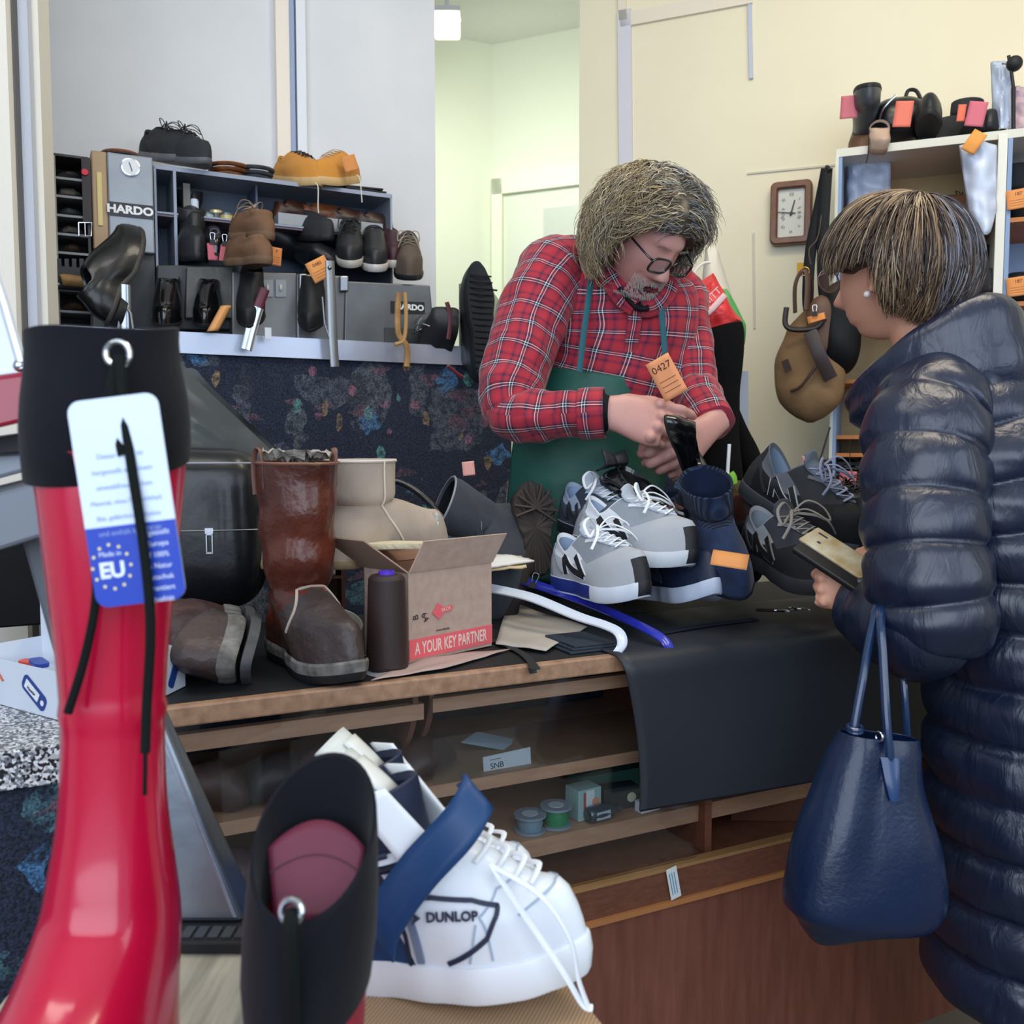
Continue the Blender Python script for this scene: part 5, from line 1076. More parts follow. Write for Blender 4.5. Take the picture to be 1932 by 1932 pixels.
# pair of black shoes hanging at the end of the partition, one sole towards us
mo = Shoe(L=.29, W=.11, toe=.06, heel=.09, throat=.09, side=.07, sole=.03, shaft=[(.13, .08, .055, .05)])
Tt = cp(893, 490, 1.25); Hh = cp(902, 722, 1.22); x_ = (Tt-Hh).normalized(); z_ = V((-.50, .86, .05)); y_ = z_.cross(x_).normalized(); z_ = x_.cross(y_)
M = Matrix((x_, y_, z_)).transposed().to_4x4(); M.translation = Hh+V((.02, 0, 0)); Lm = (Tt-Hh).length; mo = Shoe(L=Lm, W=.105, toe=.05, heel=.07, throat=.08, side=.06, sole=.026)
t = make_shoe('black_shoe', 'large black shoe hanging upright with its ribbed black sole showing', M, mo, M_bk, M_lind, mat('#20242a', .7), tread=0)
mb = MB(); [mb.box((x/100*Lm, 0, -.001), (.004, sm(WKEY, x/100)*.078, .004)) for x in range(12, 90, 5)]; mb.build('sole_ribs', mat('#1b1e24', .7), t, smooth=0)
pshoe('black_shoe', 'black lace shoe hanging left of the shoe with the ribbed sole', 842, 690, 872, 590, 1.24, Shoe(L=.2, W=.09), M_bk, far=True, up=(-.8, -.3, .3), lace=lcb, mlace=M_gun)
mb = MB(); mb.tube([cp(845, 690, 1.20), cp(862, 705, 1.2), cp(873, 712, 1.2)], .012, 8, flat=.3); one(mb, 'pink_tab', mat('#a04a58', .5), 'dusty pink leather tab below the hanging black shoes', 'tab')
bar('hanging_strap', 'dark burgundy strap hooked above the hanging black shoes', [(843, 570), (850, 600), (846, 640)], .014, mat('#4a1a22', .5), 1.24, cat='strap')
t = thing('polishing_wheel', 'pale green rounded metal guard standing behind the hanging shoes', 'guard', cp(910, 640, 1.36))
M_gg = mat('#a9b594', .5); q = [cp(862, 650, 1.36), cp(948, 650, 1.36)]
prof = [(0, 0), (.115, 0), (.12, .10), (.105, .155), (.08, .185), (.07, .19), (.07, .2), (.0, .2)]
Mx = Matrix((CU, ZZ, -CV)).transposed().to_4x4(); Mx.translation = cp(866, 660, 1.38); MB().prism(prof, .06, Mx).build('guard', M_gg, t, smooth=0, world=True); MB().tube([cp(915, 545, 1.30), cp(938, 548, 1.29)], .003, 6).build('bolt', M_black, t, world=True)
mb = MB(); cbox(mb, ur-.001, uv_of(cp(960, 650, 1.36))[0], 1.33, 1.48, cz(900, 662, 1.33), cz(900, 655, 1.33)); one(mb, 'side_bracket', M_steeld, 'small metal bracket shelf carrying the green guard', 'bracket', smooth=0)
# ================================================================ right wall: clock, bags, shelf unit
ck = wp(1494, 405, .0); t = thing('wall_clock', 'rectangular wooden wall clock with white face and roman numerals', 'clock', M=basis(ck, WU, ZZ))
wpx = (wp(1535, 405)-wp(1455, 405)).length; hpx = (wp(1494, 347)-wp(1494, 466)).length
cw, ch_ = wpx*.97, hpx*.99; M_cw = mat('#7a4c2c', .4, var=('#5c3620', 30, .5), coat=.2)
def rrect(w_, h_, r, n=5): return [(sx*(w_/2-r)+r*cos(a0+pi/2*k/n), sy*(h_/2-r)+r*sin(a0+pi/2*k/n)) for (sx, sy, a0) in ((1, 1, 0), (-1, 1, pi/2), (-1, -1, pi), (1, -1, 1.5*pi)) for k in range(n+1)]
outer = rrect(cw, ch_, .02); inner = rrect(cw-.05, ch_-.05, .006)
mb = MB(); R_ = lambda p, z: [V((x, y, z)) for x, y in p]
mb.loft([R_(outer, 0), R_(outer, .036), R_(rrect(cw-.01, ch_-.01, .018), .042), R_(rrect(cw-.04, ch_-.04, .008), .042), R_(inner, .034), R_(inner, .02)], False, False); mb.build('frame', M_cw, t, smooth=30)
MB().prism(rrect(cw-.046, ch_-.046, .006), .003, Matrix.Translation((0, 0, .019))).build('dial', mat('#d4d4ca', .5), t, smooth=0)
Mn = mat('#3a3a3c', .5); a_, b_ = (cw-.085)/2, (ch_-.085)/2
for i, rn in enumerate('XII I II III IIII V VI VII VIII IX X XI'.split()):
    th = pi/2-i*pi/6; k = 1/max(abs(cos(th))/a_, abs(sin(th))/b_); k = min(k, b_*1.0)
    text('numeral', rn, .0165, Matrix.Translation((cos(th)*k*.98, sin(th)*k*.98, .0225)) @ rotm(z=th-pi/2), Mn, t, .0003, sx=.8)
MB().prism([(-.003, -.01), (.003, -.01), (.002, .045), (-.002, .045)], .0008, Matrix.Translation((0, 0, .024)) @ rotm(z=-.25)).build('hour_hand', Mn, t, smooth=0)
MB().prism([(-.002, -.015), (.002, -.015), (.001, .062), (-.001, .062)], .0008, Matrix.Translation((0, 0, .026)) @ rotm(z=1.42)).build('minute_hand', Mn, t, smooth=0)
MB().lathe([(.006, .022), (.005, .028)], 12).build('hub', Mn, t)
mb = MB(); q = [wp(x, y, .004) for x, y in ((1504, 518), (1520, 518), (1520, 496), (1504, 496))]; mb.hexa(q+[x+WN*.004 for x in q]); one(mb, 'yellow_note', mat('#d9a826', .6), 'small yellow sticker on the wall below the clock', 'note', smooth=0)
# shelf unit
D = .34
def wu_of(p): return (V(p)-W0).dot(WU)
def wbox(mb, w0, w1, d0, d1, z0, z1, mi=0):
    q = [W0+WU*w0+WN*d0, W0+WU*w1+WN*d0, W0+WU*w1+WN*d1, W0+WU*w0+WN*d1]; q.reverse()
    return mb.hexa([V((p.x, p.y, z0)) for p in q]+[V((p.x, p.y, z1)) for p in q], mi)
t = thing('shelf_unit', 'tall white and blue shelving unit full of repaired shoes', 'shelves', wp(1730, 900, D))
def wb(name, m, *a, par=None, **k): mb = MB(); wbox(mb, *a); return mb.build(name, m, par or t, smooth=0, world=True, **k)
w0_, w1_, w2_ = wu_of(wp(1573, 500, D)), wu_of(wp(1884, 500, D)), wu_of(wp(1932, 500, D))+.35
zt = wp(1730, 272, D).z
M_sw = mat('#cfcfc4', .5); M_sb = mat('#7f98bb', .5); M_sor = mat('#c07a3c', .5, var=('#a8642c', 20, .4)); M_sgr = mat('#77736f', .7)
wb('top_board', M_sw, w0_, w1_, .0, D, zt-.012, zt+.012); wb('top_board', M_sw, w1_, w2_, .0, D, zt-.012, zt+.012)
wb('side_panel', M_sb, w0_, w0_+.018, 0, D-.002, 0, zt-.012); wb('front_post', M_sw, w0_-.001, w0_+.008, D-.002, D+.004, 0, zt-.012)
wb('side_panel', M_sw, w1_-.012, w1_+.0, 0, D, 0, zt-.012); wb('side_panel', M_sb, w1_+.014, w1_+.026, 0, D, 0, zt-.012); wb('front_post', mat('#dcdcd2', .5), w1_-.012, w1_+.012, D, D+.006, 0, zt)
wb('back_panel', mat('#b8a279', .7, var=('#9c8763', 6, .5)), w0_+.018, w1_-.012, .002, .01, 0, zt-.012); wb('back_panel', M_sb, w1_+.026, w2_, .002, .01, 0, zt-.012)
zsA = [wp(1830, y, D-.02).z for y in (418, 566)]; pitch_ = zsA[0]-zsA[1]; zl = [zsA[0]-pitch_*k for k in range(6)]
for k, z in enumerate(zl):
    wb('shelf_board', M_sor, w0_+.018, w1_-.012, .01, D-.02, z-.008, z+.004); wb('shelf_board', M_sor, w1_+.026, w2_, .01, D-.005, wp(1910, 412, D).z-pitch_*1.05*k-.010, wp(1910, 412, D).z-pitch_*1.05*k+.003)
wb('inner_board', M_sgr, w0_+.018, w1_-.012, .01, .14, zl[0]-.13, zl[0]-.06)
mb = MB(); [mb.sphere(W0+WU*(w1_+.027)+WN*(D-.06)+ZZ*(.5+.06*k), .003, 5) for k in range(24)]; mb.build('peg_holes', M_black, t, world=True)
def on_sh(px, d, z):   # point above pixel column px at distance d from the wall and height z
    p = wp(px, 500, d); return V((p.x, p.y, z))
def wshoe(name, label, px, d, z, yaw, sh, mu, ms=None, cat='shoe', ml=None, **k):
    c = on_sh(px, d, z); o = c-V((cos(YAW_W+yaw), sin(YAW_W+yaw), 0))*sh.L/2
    return make_shoe(name, label, TR(o, YAW_W+yaw), sh, mu, ml or M_lind, ms or M_black, cat=cat, **k)
zT = zt+.0125
# top of the unit
ab = Shoe(L=.25, W=.09, toe=.05, heel=.07, throat=.09, side=.06, sole=.014, shaft=[(.13, .07, .05, .042), (.19, .065, .052, .044)], heelh=.02)
M = TR(on_sh(1622, .28, zT+.165), YAW_W-1.75, x=pi) ; 
make_shoe('brown_boot', 'black and brown ankle boot standing upside down at the left end of the shelf top', TR(on_sh(1618, .16, zT+.175), YAW_W-1.45, x=pi), ab, [mat('#3a3d44', .35), mat('#6b4a32', .5)], M_lind, M_black, cat='boot', regions=lambda q, a, k: 1 if q > 1.02 else 0)
tagcard('pink repair tag clipped to the upside down boot at the left shelf top', None, basis(wp(1602, 202, D), WU, ZZ) @ rotm(z=-.05), .05, .068, '#c4707c')
make_shoe('beige_pump', 'pale beige pump standing on its toe beside the black rucksack', TR(on_sh(1640, .30, zT+.03), YAW_W-1.2, y=.9), Shoe(L=.1, W=.06, toe=.03, heel=.05, throat=.04, side=.03), mat('#b99e8b', .5), M_lind, mat('#8e7462', .6))
def rucks(t, w_, h_, d):
    MB().tube([(-w_*.7, -d*.5, -h_*.6), (-w_*.55, -d*.55, h_*.2), (-w_*.1, -d*.5, h_*.8)], .0035, 6, steps=14).build('zip', M_metal, t)
    MB().tube([(w_*.2, 0, h_*.8), (w_*.3, 0, h_*1.3), (w_*.6, 0, h_*1.25), (w_*.8, 0, h_*.7)], .006, 8, steps=14).build('handle', M_bl, t)
pillow('black_rucksack', 1645, 188, 1745, 272, Zof(wp(1695, 230, .22)), .16, M_bl, 'black leather rucksack with silver zips on top of the shelf', 'bag', rucks, tilt=YAW_W, sq=.75)
tagcard('coral repair tag in the middle of the black rucksack', None, basis(wp(1704, 215, D+.02), WU, ZZ) @ rotm(z=-.12), .05, .075, '#dd7a68')
mb = MB(); mb.tube([wp(1690, 262, D+.0), wp(1686, 300, D+.012), wp(1690, 330, D+.012)], .0022, 6, steps=10); 
mb2 = MB(); mb2.tube([wp(1640, 240, D+.012), wp(1638, 290, D+.012), wp(1634, 308, D+.012), wp(1640, 280, D+.012)], .0018, 6, steps=14); one(mb2, 'shoelace', M_black, 'thin black cord hanging from the shelf top', 'cord')
make_shoe('black_shoe', 'black shoe standing on its heel right of the rucksack', TR(on_sh(1742, .2, zT+.005), YAW_W-1.57, y=-.2), Shoe(L=.2, W=.085, sole=.02), M_bl2, M_lind, M_black)
wshoe('black_boot', 'black rubber ankle boot with tall collar on the shelf top', 1785, .2, zT, -2.6, Shoe(L=.22, W=.09, toe=.05, heel=.07, throat=.08, side=.06, shaft=[(.11, .06, .045, .04), (.145, .055, .048, .042)]), M_bks, cat='boot')
wshoe('black_shoe', 'black shoe with small coral tag at the right of the shelf top', 1830, .2, zT, -1.5, dsh, M_bk); wshoe('black_shoe', 'black shoe behind the largest pink tag on the shelf top', 1862, .2, zT, -1.7, dsh, M_bk)
tagcard('small coral tag right of the black rubber boot', None, basis(wp(1814, 213, D), WU, ZZ) @ rotm(z=-.1), .022, .048, '#e2765e'); tagcard('largest pink tag on the shelf top', None, basis(wp(1842, 215, D+.01), WU, ZZ) @ rotm(z=-.2), .05, .07, '#cc6f80')
# white plastic bags
def bagw(name, label, px0, py0, px1, py1, d, m, cat='bag', k=.02, sk=0):
    mb = MB(); q = lambda u, v: wp(px0+(px1-px0)*u+sk*v, py0+(py1-py0)*v, d)
    mb.grid(lambda u, v: q(u, v)+WN*(.035*sin(pi*u)*(.3+v*.7)+k*nz((u*4, v*5, px0*.1))), 14, 18)
    return one(mb, name, m, label, cat, solid=.002)
M_pl = mat('#b4c2da', .35, bump=(18, .5, .006), spec=.6)
bagw('plastic_bag', 'tall pale blue plastic bag standing at the right end of the shelf top', 1870, 118, 1905, 250, D-.05, M_pl, sk=4); bagw('plastic_bag', 'pinkish plastic bag at the far right edge on the shelf top', 1905, 165, 1960, 250, D-.08, mat('#c9aeb8', .4, bump=(18, .5, .006)))
mb = MB()
def slv(u, v):
    x = 1808+70*u; wd = lin([(0, 1), (.75, .75), (1, .35)], v); x = 1845+18*v*.6+(x-1843)*wd; y = 275+162*v-12*sin(pi*u)*v*-1
    return wp(x, y, D+.015)+WN*(.04*sin(pi*u)+.02*nz((u*3, v*6, 4)))
mb.grid(slv, 16, 20); one(mb, 'plastic_bag', mat('#c6d2e8', .35, bump=(14, .6, .006)), 'narrow white plastic bag hanging in front of the upper shelf', 'bag', solid=.002)
tagcard('orange repair tag at the top of the hanging white bag', None, basis(wp(1838, 268, D+.075), WU, ZZ) @ rotm(z=-.6), .04, .062, '#e39a50', bend=.1)
t = thing('desk_lamp', 'small black clamp lamp with a silver hinge above the shelf top', 'lamp', wp(1905, 200, D)); 
MB().tube([wp(1903, 105, D), wp(1908, 135, D), wp(1912, 165, D)], .005, 8).build('arm', M_black, t, world=True); MB().sphere(wp(1914, 120, D), .022, 10).build('head', M_black, t, world=True); MB().tube([wp(1890, 120, D), wp(1908, 122, D), wp(1914, 170, D)], .003, 8).build('hinge', M_metal, t, world=True)
MB().tube([wp(1912, 165, D), wp(1912, 258, D-.02)], .006, 8).build('stand', M_black, t, world=True)
# inside the unit
wz = [z+.0045 for z in zl]
M_clr = mat('#9fa9bd', .35, bump=(14, .6, .006))
bagw('plastic_bag', 'grey white plastic bag at the left of the top compartment', 1598, 305, 1680, 405, D-.12, M_clr)
hs2 = Shoe(L=.24, W=.09)
wshoe('brown_shoe', 'dark brown shoe lying at the right of the top compartment', 1795, .2, wz[0]+.0, -.5, hs2, mat('#4b3423', .5)); wshoe('black_shoe', 'black strappy shoe in the top compartment near the white bag', 1815, .14, wz[0], -1.2, hs2, M_bk, lace=lcb, mlace=M_black); 
wshoe('black_shoe', 'black shoe on the second shelf behind the hair', 1800, .22, wz[1], -.9, hs2, M_bk); wshoe('black_boot', 'large black boot on the second shelf at right', 1850, .2, wz[1], -1.4, Shoe(L=.26, W=.1, shaft=[(.14, .07, .05, .045), (.18, .07, .05, .045)]), M_bks, cat='boot')
wshoe('grey_shoe', 'grey shoe at the back of the second shelf', 1868, .12, wz[1], -1.6, hs2, mat('#5d625c', .6)); 
wshoe('black_shoe', 'black shoe on the third shelf of the unit', 1840, .2, wz[2]-.0, -1.0, hs2, M_dark); wshoe('brown_boot', 'brown boot on the third shelf at the right end', 1862, .16, wz[2], -1.5, hs2, mat('#4c3a2c', .6))
# below the bags, left bay low
zq = wp(1600, 826, D-.02).z; wb('shelf_board', M_sor, w0_+.018, w1_-.012, .01, D-.02, zq-.004, zq+.008)
for k, (px, py) in enumerate(((1612, 866), (1612, 886))):
    wshoe('black_sandal', ['black strappy sandal with silver heel on the lower shelf, upper one', 'black strappy sandal lying lowest behind the pink tag'][k], px+15, .24, wp(px, py+18, D-.1).z, .2, Shoe(L=.2, W=.075, toe=.02, heel=.03, throat=.02, side=.02, oc=.45, ol=.25), M_pat)
t = tagcard('pink luggage style tag hanging low on the left of the shelf unit', None, basis(wp(1599, 910, D+.01), WU, ZZ) @ rotm(z=-.06), .05, .07, '#c96a72'); MB().tube([wp(1604, 828, D), wp(1603, 885, D+.01)], .0012, 6).build('string', M_black, t, world=True)
# right bay: boots with orange tags
for k, (py, lab) in enumerate(((375, 'top'), (540, 'second'), (690, 'third'))):
    z = wp(1910, 412, D).z-pitch_*1.05*k+.004
    wshoe('black_boot' if k < 2 else 'white_sneaker', ['buckled black boot in the right bay, top shelf', 'black boot in the right bay behind two orange tags', 'white canvas sneaker in the right bay next to the shoulder'][k], 1925, .2, z, -1.2, ab if k == 0 else hs2, [M_bks, M_bk, mat('#c3c9d4', .6)][k], cat='boot' if k < 2 else 'sneaker')
    if k < 2: tagcard(['orange repair tag in the right bay under the buckled boot', 'pair orange repair tag in the right bay, second shelf'][k], None, basis(wp(1922, py, D+.01), WU, ZZ) @ rotm(z=.1), .062, .055, '#dd9358', '187')
# hanging bags on the hook left of the unit
M_blk2 = mat('#07090d', .6, bump=(30, .3), spec=.25); M_tan = mat('#84684a', .75, bump=(16, .5, .01), var=('#6f563c', 6, .6)); M_tanb = mat('#4f352b', .5)
dB = D+.05
t = thing('wall_hook', 'dark hook carrying the bag straps beside the shelf unit', 'hook', wp(1562, 318, dB)); MB().tube([wp(1560, 330, D-.02), wp(1560, 315, dB+.0), wp(1566, 322, dB+.02)], .006, 8, steps=8).build('peg', M_black, t, world=True)
t = thing('shoulder_bag', 'black shoulder bag hanging from wide straps on the hook', 'bag', wp(1560, 680, dB))
for k, pts in enumerate((((1560, 318), (1548, 380), (1530, 470), (1524, 560), (1530, 600)), ((1560, 318), (1556, 380), (1552, 470), (1556, 560), (1575, 600)))):
    MB().tube([wp(x, y, dB+.012*k) for x, y in pts], .017, 8, steps=20, flat=.2, up=tuple(WN)).build('strap', M_blk2, t, world=True)
def bagblob(par, name, cx, cy, rx, ry, d, dep, m, fnn=None, n=20):
    c = wp(cx, cy, d); s_ = (wp(cx+10, cy, d)-wp(cx-10, cy, d)).length/20; Mx = basis(c, WU, ZZ)
    def fn(q):
        r = V((math.copysign(abs(q.x)**.8, q.x)*rx*s_, math.copysign(abs(q.y)**.75, q.y)*ry*s_, q.z*dep)); r = fnn(r, rx*s_, ry*s_) if fnn else r
        return r+V((0, 0, 1))*(.008*nz((r.x*16, r.y*16, cx)))
    return MB().sphere((0, 0, 0), 1, n, M=Mx, fn=fn).build(name, m, par, world=True)
def bagblob2(par, name, cx, cy, rx, ry, d, dep, m, fnn=None):
    c = wp(cx, cy, d); s_ = (wp(cx+10, cy, d)-wp(cx-10, cy, d)).length/20; Mx = basis(c, WU, ZZ)
    rings = []; N_ = 40
    for k in range(21):
        v = -1+2*k/20; vv = math.copysign(abs(v)**.85, v); w_ = max(.02, (1-abs(v)**3.2))**.6; r = []
        for i in range(N_):
            a = 2*pi*i/N_; q = V((cos(a)*rx*s_*w_, vv*ry*s_, math.copysign(abs(sin(a))**.8, sin(a))*dep*w_)); q = fnn(q, rx*s_, ry*s_) if fnn else q
            r.append(Mx @ (q+V((0, 0, .010*nz((q.x*14, q.y*12, cx))))))
        rings.append(r)
    return MB().loft(rings).build(name, m, par, world=True)
bagblob2(t, 'body', 1585, 620, 40, 95, dB+.02, .06, M_blk2)
t = thing('canvas_bag', 'tan canvas bag with dark brown leather handles hanging left of the shelf', 'bag', wp(1525, 800, dB+.02))
def tanf(q, rx, ry):
    f = (q.y/ry+1)/2; k = sm([(0, .8), (.2, 1.0), (.5, 1.02), (.8, .72), (1, .40)], f); return V((q.x*k+(1-f)*rx*.12-.2*rx*f*.0, q.y, q.z*(.6+.5*(1-f))))
bagblob2(t, 'body', 1523, 690, 66, 112, dB+.03, .06, M_tan, tanf)
bagblob2(t, 'side_flap', 1548, 615, 26, 60, dB+.06, .03, mat('#5a4233', .6), None)
for k, pts in enumerate((((1484, 580), (1482, 612), (1500, 622), (1540, 618), (1556, 600)), ((1500, 590), (1500, 540), (1512, 512), (1524, 520), (1522, 585)), ((1520, 515), (1532, 530), (1530, 590)))):
    MB().tube([wp(x, y, dB+.10-.02*k) for x, y in pts], .0085 if k == 0 else .013, 8, steps=24, flat=1 if k == 0 else .4, up=None).build('handle', mat('#2a1d1b', .4) if k != 1 else M_tanb, t, world=True)
mb = MB(); mb.tube([wp(1565+0*k, y, dB+.098) for k, y in enumerate((0,))]*1+[wp(1528, 655, dB+.10), wp(1550, 700, dB+.11), wp(1566, 730, dB+.10)] if False else [wp(1528, 625, dB+.105), wp(1545, 668, dB+.115), wp(1568, 715, dB+.09)], .02, 8, steps=12, flat=.12, up=tuple(WN)); mb.build('cross_strap', mat('#352a2a', .5), t, world=True)
MB().tube([wp(1492, 738, dB+.088), wp(1512, 728, dB+.098), wp(1540, 690, dB+.105)], .005, 8, steps=10).build('pocket_zip', mat('#3a2c26', .5), t, world=True)
q = wp(1484, 690, dB+.092); MB().box((0, 0, 0), (.022, .036, .003)).build('leather_patch', mat('#3f332c', .5), t).matrix_basis = t.matrix_basis.inverted() @ basis(q, WU, ZZ) @ rotm(z=.35, y=-.3)
MB().tube([wp(1519+8*cos(a), 512+8*sin(a), dB+.08) for a in [i*pi/6 for i in range(13)]], .0015, 6).build('ring', mat('#b79a4c', .3, .9), t, world=True)
MB().tube([wp(1530, 500, dB+.08), wp(1527, 470, dB+.04), wp(1545, 440, dB+.02), wp(1558, 325, dB+.0)], .0022, 6, steps=14).build('shoulder_cord', mat('#3a2a24', .5), t, world=True)
clip(1537, 588, Zof(wp(1537, 588, dB+.12)), 'binder clip holding an orange tag on the canvas bag'); tagcard('orange tag tucked under the clip on the canvas bag', None, basis(wp(1540, 600, dB+.118), WU, ZZ) @ rotm(z=.25), .05, .02, '#de8f50')
# carrier bags and tall black boots at the end of the counter
t = thing('carrier_bag', 'crumpled red plastic carrier bag with white print behind the shopkeeper', 'bag', P(1350, 630, 2.6))
pts = [(1300, 545), (1345, 515), (1372, 560), (1400, 605), (1360, 630), (1300, 645)]
def blobpoly(name, pts, Z, dep, m, par, amp=.012, sc=14, n=10):
    c2 = V((sum(p[0] for p in pts)/len(pts), sum(p[1] for p in pts)/len(pts), 0)); N_ = 48
    def bd(t_): x = t_*len(pts); i = int(x) % len(pts); f = x-int(x); a, b = pts[i], pts[(i+1) % len(pts)]; return V((a[0]+(b[0]-a[0])*f, a[1]+(b[1]-a[1])*f, 0))
    rings = []
    for k in range(1, 2*n):
        ph = pi*k/(2*n); r = []
        for i in range(N_):
            q = c2+(bd(i/N_)-c2)*sin(ph)**.6; p = P(q.x, q.y, Z+dep*cos(ph)); r.append(p+V((0, 1, 0))*amp*nz(p, sc)*1.0)
        rings.append(r)
    mb = MB(); mb.loft(rings); mb.f = [list(reversed(f)) for f in mb.f]; return mb.build(name, m, par, world=True, smooth=60)
blobpoly('body', pts, 2.62, .06, mat('#d8353a', .4, bump=(22, .9, .01)), t, .03, 20)
mb = MB(); mb.tube([P(1302, 606, 2.555), P(1335, 590, 2.545), P(1368, 556, 2.555)], .008, 8, flat=.3, steps=8, up=(0, 1, 0)); mb.build('white_stripe', mat('#d8b8bc', .5), t, world=True)
Mt = basis(P(1330, 573, 2.545), P(1349, 555, 2.55)-P(1312, 590, 2.55), V((0, 0, 1))); text('lettering', 'SCHMITT', .028, Mt, mat('#e8c4c4', .5), t, .0005, world=True)
MB().tube([P(1318, 532, 2.6), P(1310, 515, 2.6), P(1325, 498, 2.6), P(1340, 495, 2.6)], .004, 8, steps=12).build('handle', mat('#dedcd6', .5), t, world=True); 
t = thing('carrier_bag', 'white paper carrier bag standing behind the red one', 'bag', P(1345, 640, 2.75)); blobpoly('body', [(1332, 462), (1352, 462), (1382, 560), (1385, 640), (1320, 640), (1325, 520)], 2.76, .05, mat('#cfcabc', .6), t, .006, 10)
t = thing('carrier_bag', 'green plastic carrier bag peeking out beside the red one', 'bag', P(1395, 640, 2.7)); blobpoly('body', [(1360, 545), (1372, 545), (1408, 612), (1406, 650), (1375, 640)], 2.70, .04, mat('#4fa05a', .5), t, .01, 20); 
tb = thing('tall_boots', 'tall soft black suede boot standing at the end of the counter', 'boot', P(1350, 870, 2.3))
M_vb = mat('#060709', .9, bump=(40, .4), spec=.15)
rg = MB(); ctrl = [(P(1340, 900, 2.3), .075, .07), (P(1345, 800, 2.3), .062, .06), (P(1352, 740, 2.3), .052, .05), (P(1356, 690, 2.3), .060, .055), (P(1352, 640, 2.3), .062, .05), (P(1348, 622, 2.3), .055, .042)]
rg.limb(ctrl, up=(0, 1, 0), n=28, steps=30, cap1=False, fn=lambda u, v, p, s: .010*nz(p, 9)+.018*max(0, s-.75)*4*abs(cos(2*pi*u))*.5); top = rg.last[-1]; rg.build('shaft', M_vb, tb, world=True, solid=.004)
for k, (x0, y0, x1, y1, r0, r1) in enumerate(((1340, 905, 1395, 1000, .07, .05), (1375, 770, 1425, 900, .035, .03))):
    t = thing('black_boot', ['black boot foot slumped at the bottom of the tall boots', 'second black suede boot shaft leaning right behind the sneakers'][k], 'boot', P(x1, y1, 2.35+.1*k)); MB().limb([(P(x0, y0, 2.35+.1*k), r0*.7, r0*.7), (P((x0+x1)/2, (y0+y1)/2, 2.35+.1*k), r0, r0*.8), (P(x1, y1, 2.35+.1*k), r1, r1)], up=(0, 1, 0), n=20, steps=14, fn=lambda u, v, p, s: .01*nz(p, 12)).build('shaft', M_vb, t, world=True)
mb = MB(); mb.hexa([P(1388, 900, 2.75), P(1412, 900, 2.75), P(1412, 700, 2.75), P(1388, 700, 2.75)]+[P(1388, 900, 2.80), P(1412, 900, 2.80), P(1412, 700, 2.80), P(1388, 700, 2.80)]); mb.f = [list(reversed(f)) for f in mb.f]; one(mb, 'grey_pole', mat('#8f97a6', .5), 'grey metal upright against the wall behind the tall black boots', 'post', smooth=0)
blp = thing('black_handbag', 'black handbag with a thin strap hanging against the shelf unit foot', 'bag', P(1550, 960, 2.5)); blobpoly('body', [(1535, 866), (1570, 868), (1572, 945), (1545, 945), (1530, 900)], 2.5, .03, M_blk2, blp, .004); MB().tube([P(1547, 868, 2.5), P(1566, 806, 2.5)], .0025, 6).build('strap', M_black, blp, world=True)
tagcard('pink paper tag showing above the black running sneaker', None, face(P(1524, 880, 2.45), 0, 0), .03, .055, '#dfa9a2')
# ================================================================ foreground display
PZ = .69
M_ven = mat('#c9c3b0', .45, var=('#8f8a80', 5, .35), stretch=(14, 1.2, 1)); M_kraft = mat('#a98a6c', .7, var=('#9a7c60', 300, .5), stretch=(.05, 1, 1))
def kraft():
    m = mat('#a88a6a', .75).copy(); N = m.node_tree.nodes; L = m.node_tree.links; tc = N.new('ShaderNodeTexCoord'); w_ = N.new('ShaderNodeTexWave'); w_.inputs['Scale'].default_value = 90; w_.inputs['Distortion'].default_value = .3
    mp = N.new('ShaderNodeMapping'); mp.inputs['Rotation'].default_value = (0, 0, .35); L.new(tc.outputs['Object'], mp.inputs[0]); L.new(mp.outputs[0], w_.inputs[0])
    r = N.new('ShaderNodeValToRGB'); r.color_ramp.elements[0].color = s2l('#8d7053'); r.color_ramp.elements[1].color = s2l('#b5987a'); L.new(w_.outputs['Fac'], r.inputs[0]); L.new(r.outputs[0], N['Principled BSDF'].inputs['Base Color']); return m
t = thing('display_table', 'pale wood grain display table in the foreground carrying boots and sneakers', 'table', (-.1, .7, 0))
q = [onz(-90, 2010, PZ), onz(75, 1795, PZ), onz(420, 1795, PZ), onz(1060, 1838, PZ), onz(1180, 1985, PZ)]
q += [V((q[-1].x, .60, PZ)), V((q[0].x, .60, PZ))]
def hprism(name, m, pts, z0, z1, par, **k):
    mb = MB(); mb.prism([(p.x, p.y) for p in pts], z1-z0, Matrix.Translation((0, 0, z0))); return mb.build(name, m, par, smooth=0, world=True, **k)
hprism('table_top', M_ven, q, PZ-.03, PZ-.002, t); 
for sx in (q[0].x+.05, q[4].x-.08):
    for sy in (.62, .85): mb = MB(); mb.box((sx, sy, (PZ-.03)/2), (.04, .04, PZ-.03)); mb.build('leg', M_woodl, t, world=True, smooth=0)
kp = [onz(560, 1790, PZ), onz(1058, 1836, PZ), onz(1170, 1975, PZ)]; kp += [V((kp[2].x, .61, PZ)), V((kp[0].x+.03, .61, PZ))]
mb = MB(); mb.prism([(p.x, p.y) for p in kp], .0015, Matrix.Translation((0, 0, PZ-.0015))); one(mb, 'kraft_paper', kraft(), 'ribbed brown kraft paper under the white high top sneakers', 'paper', smooth=0)
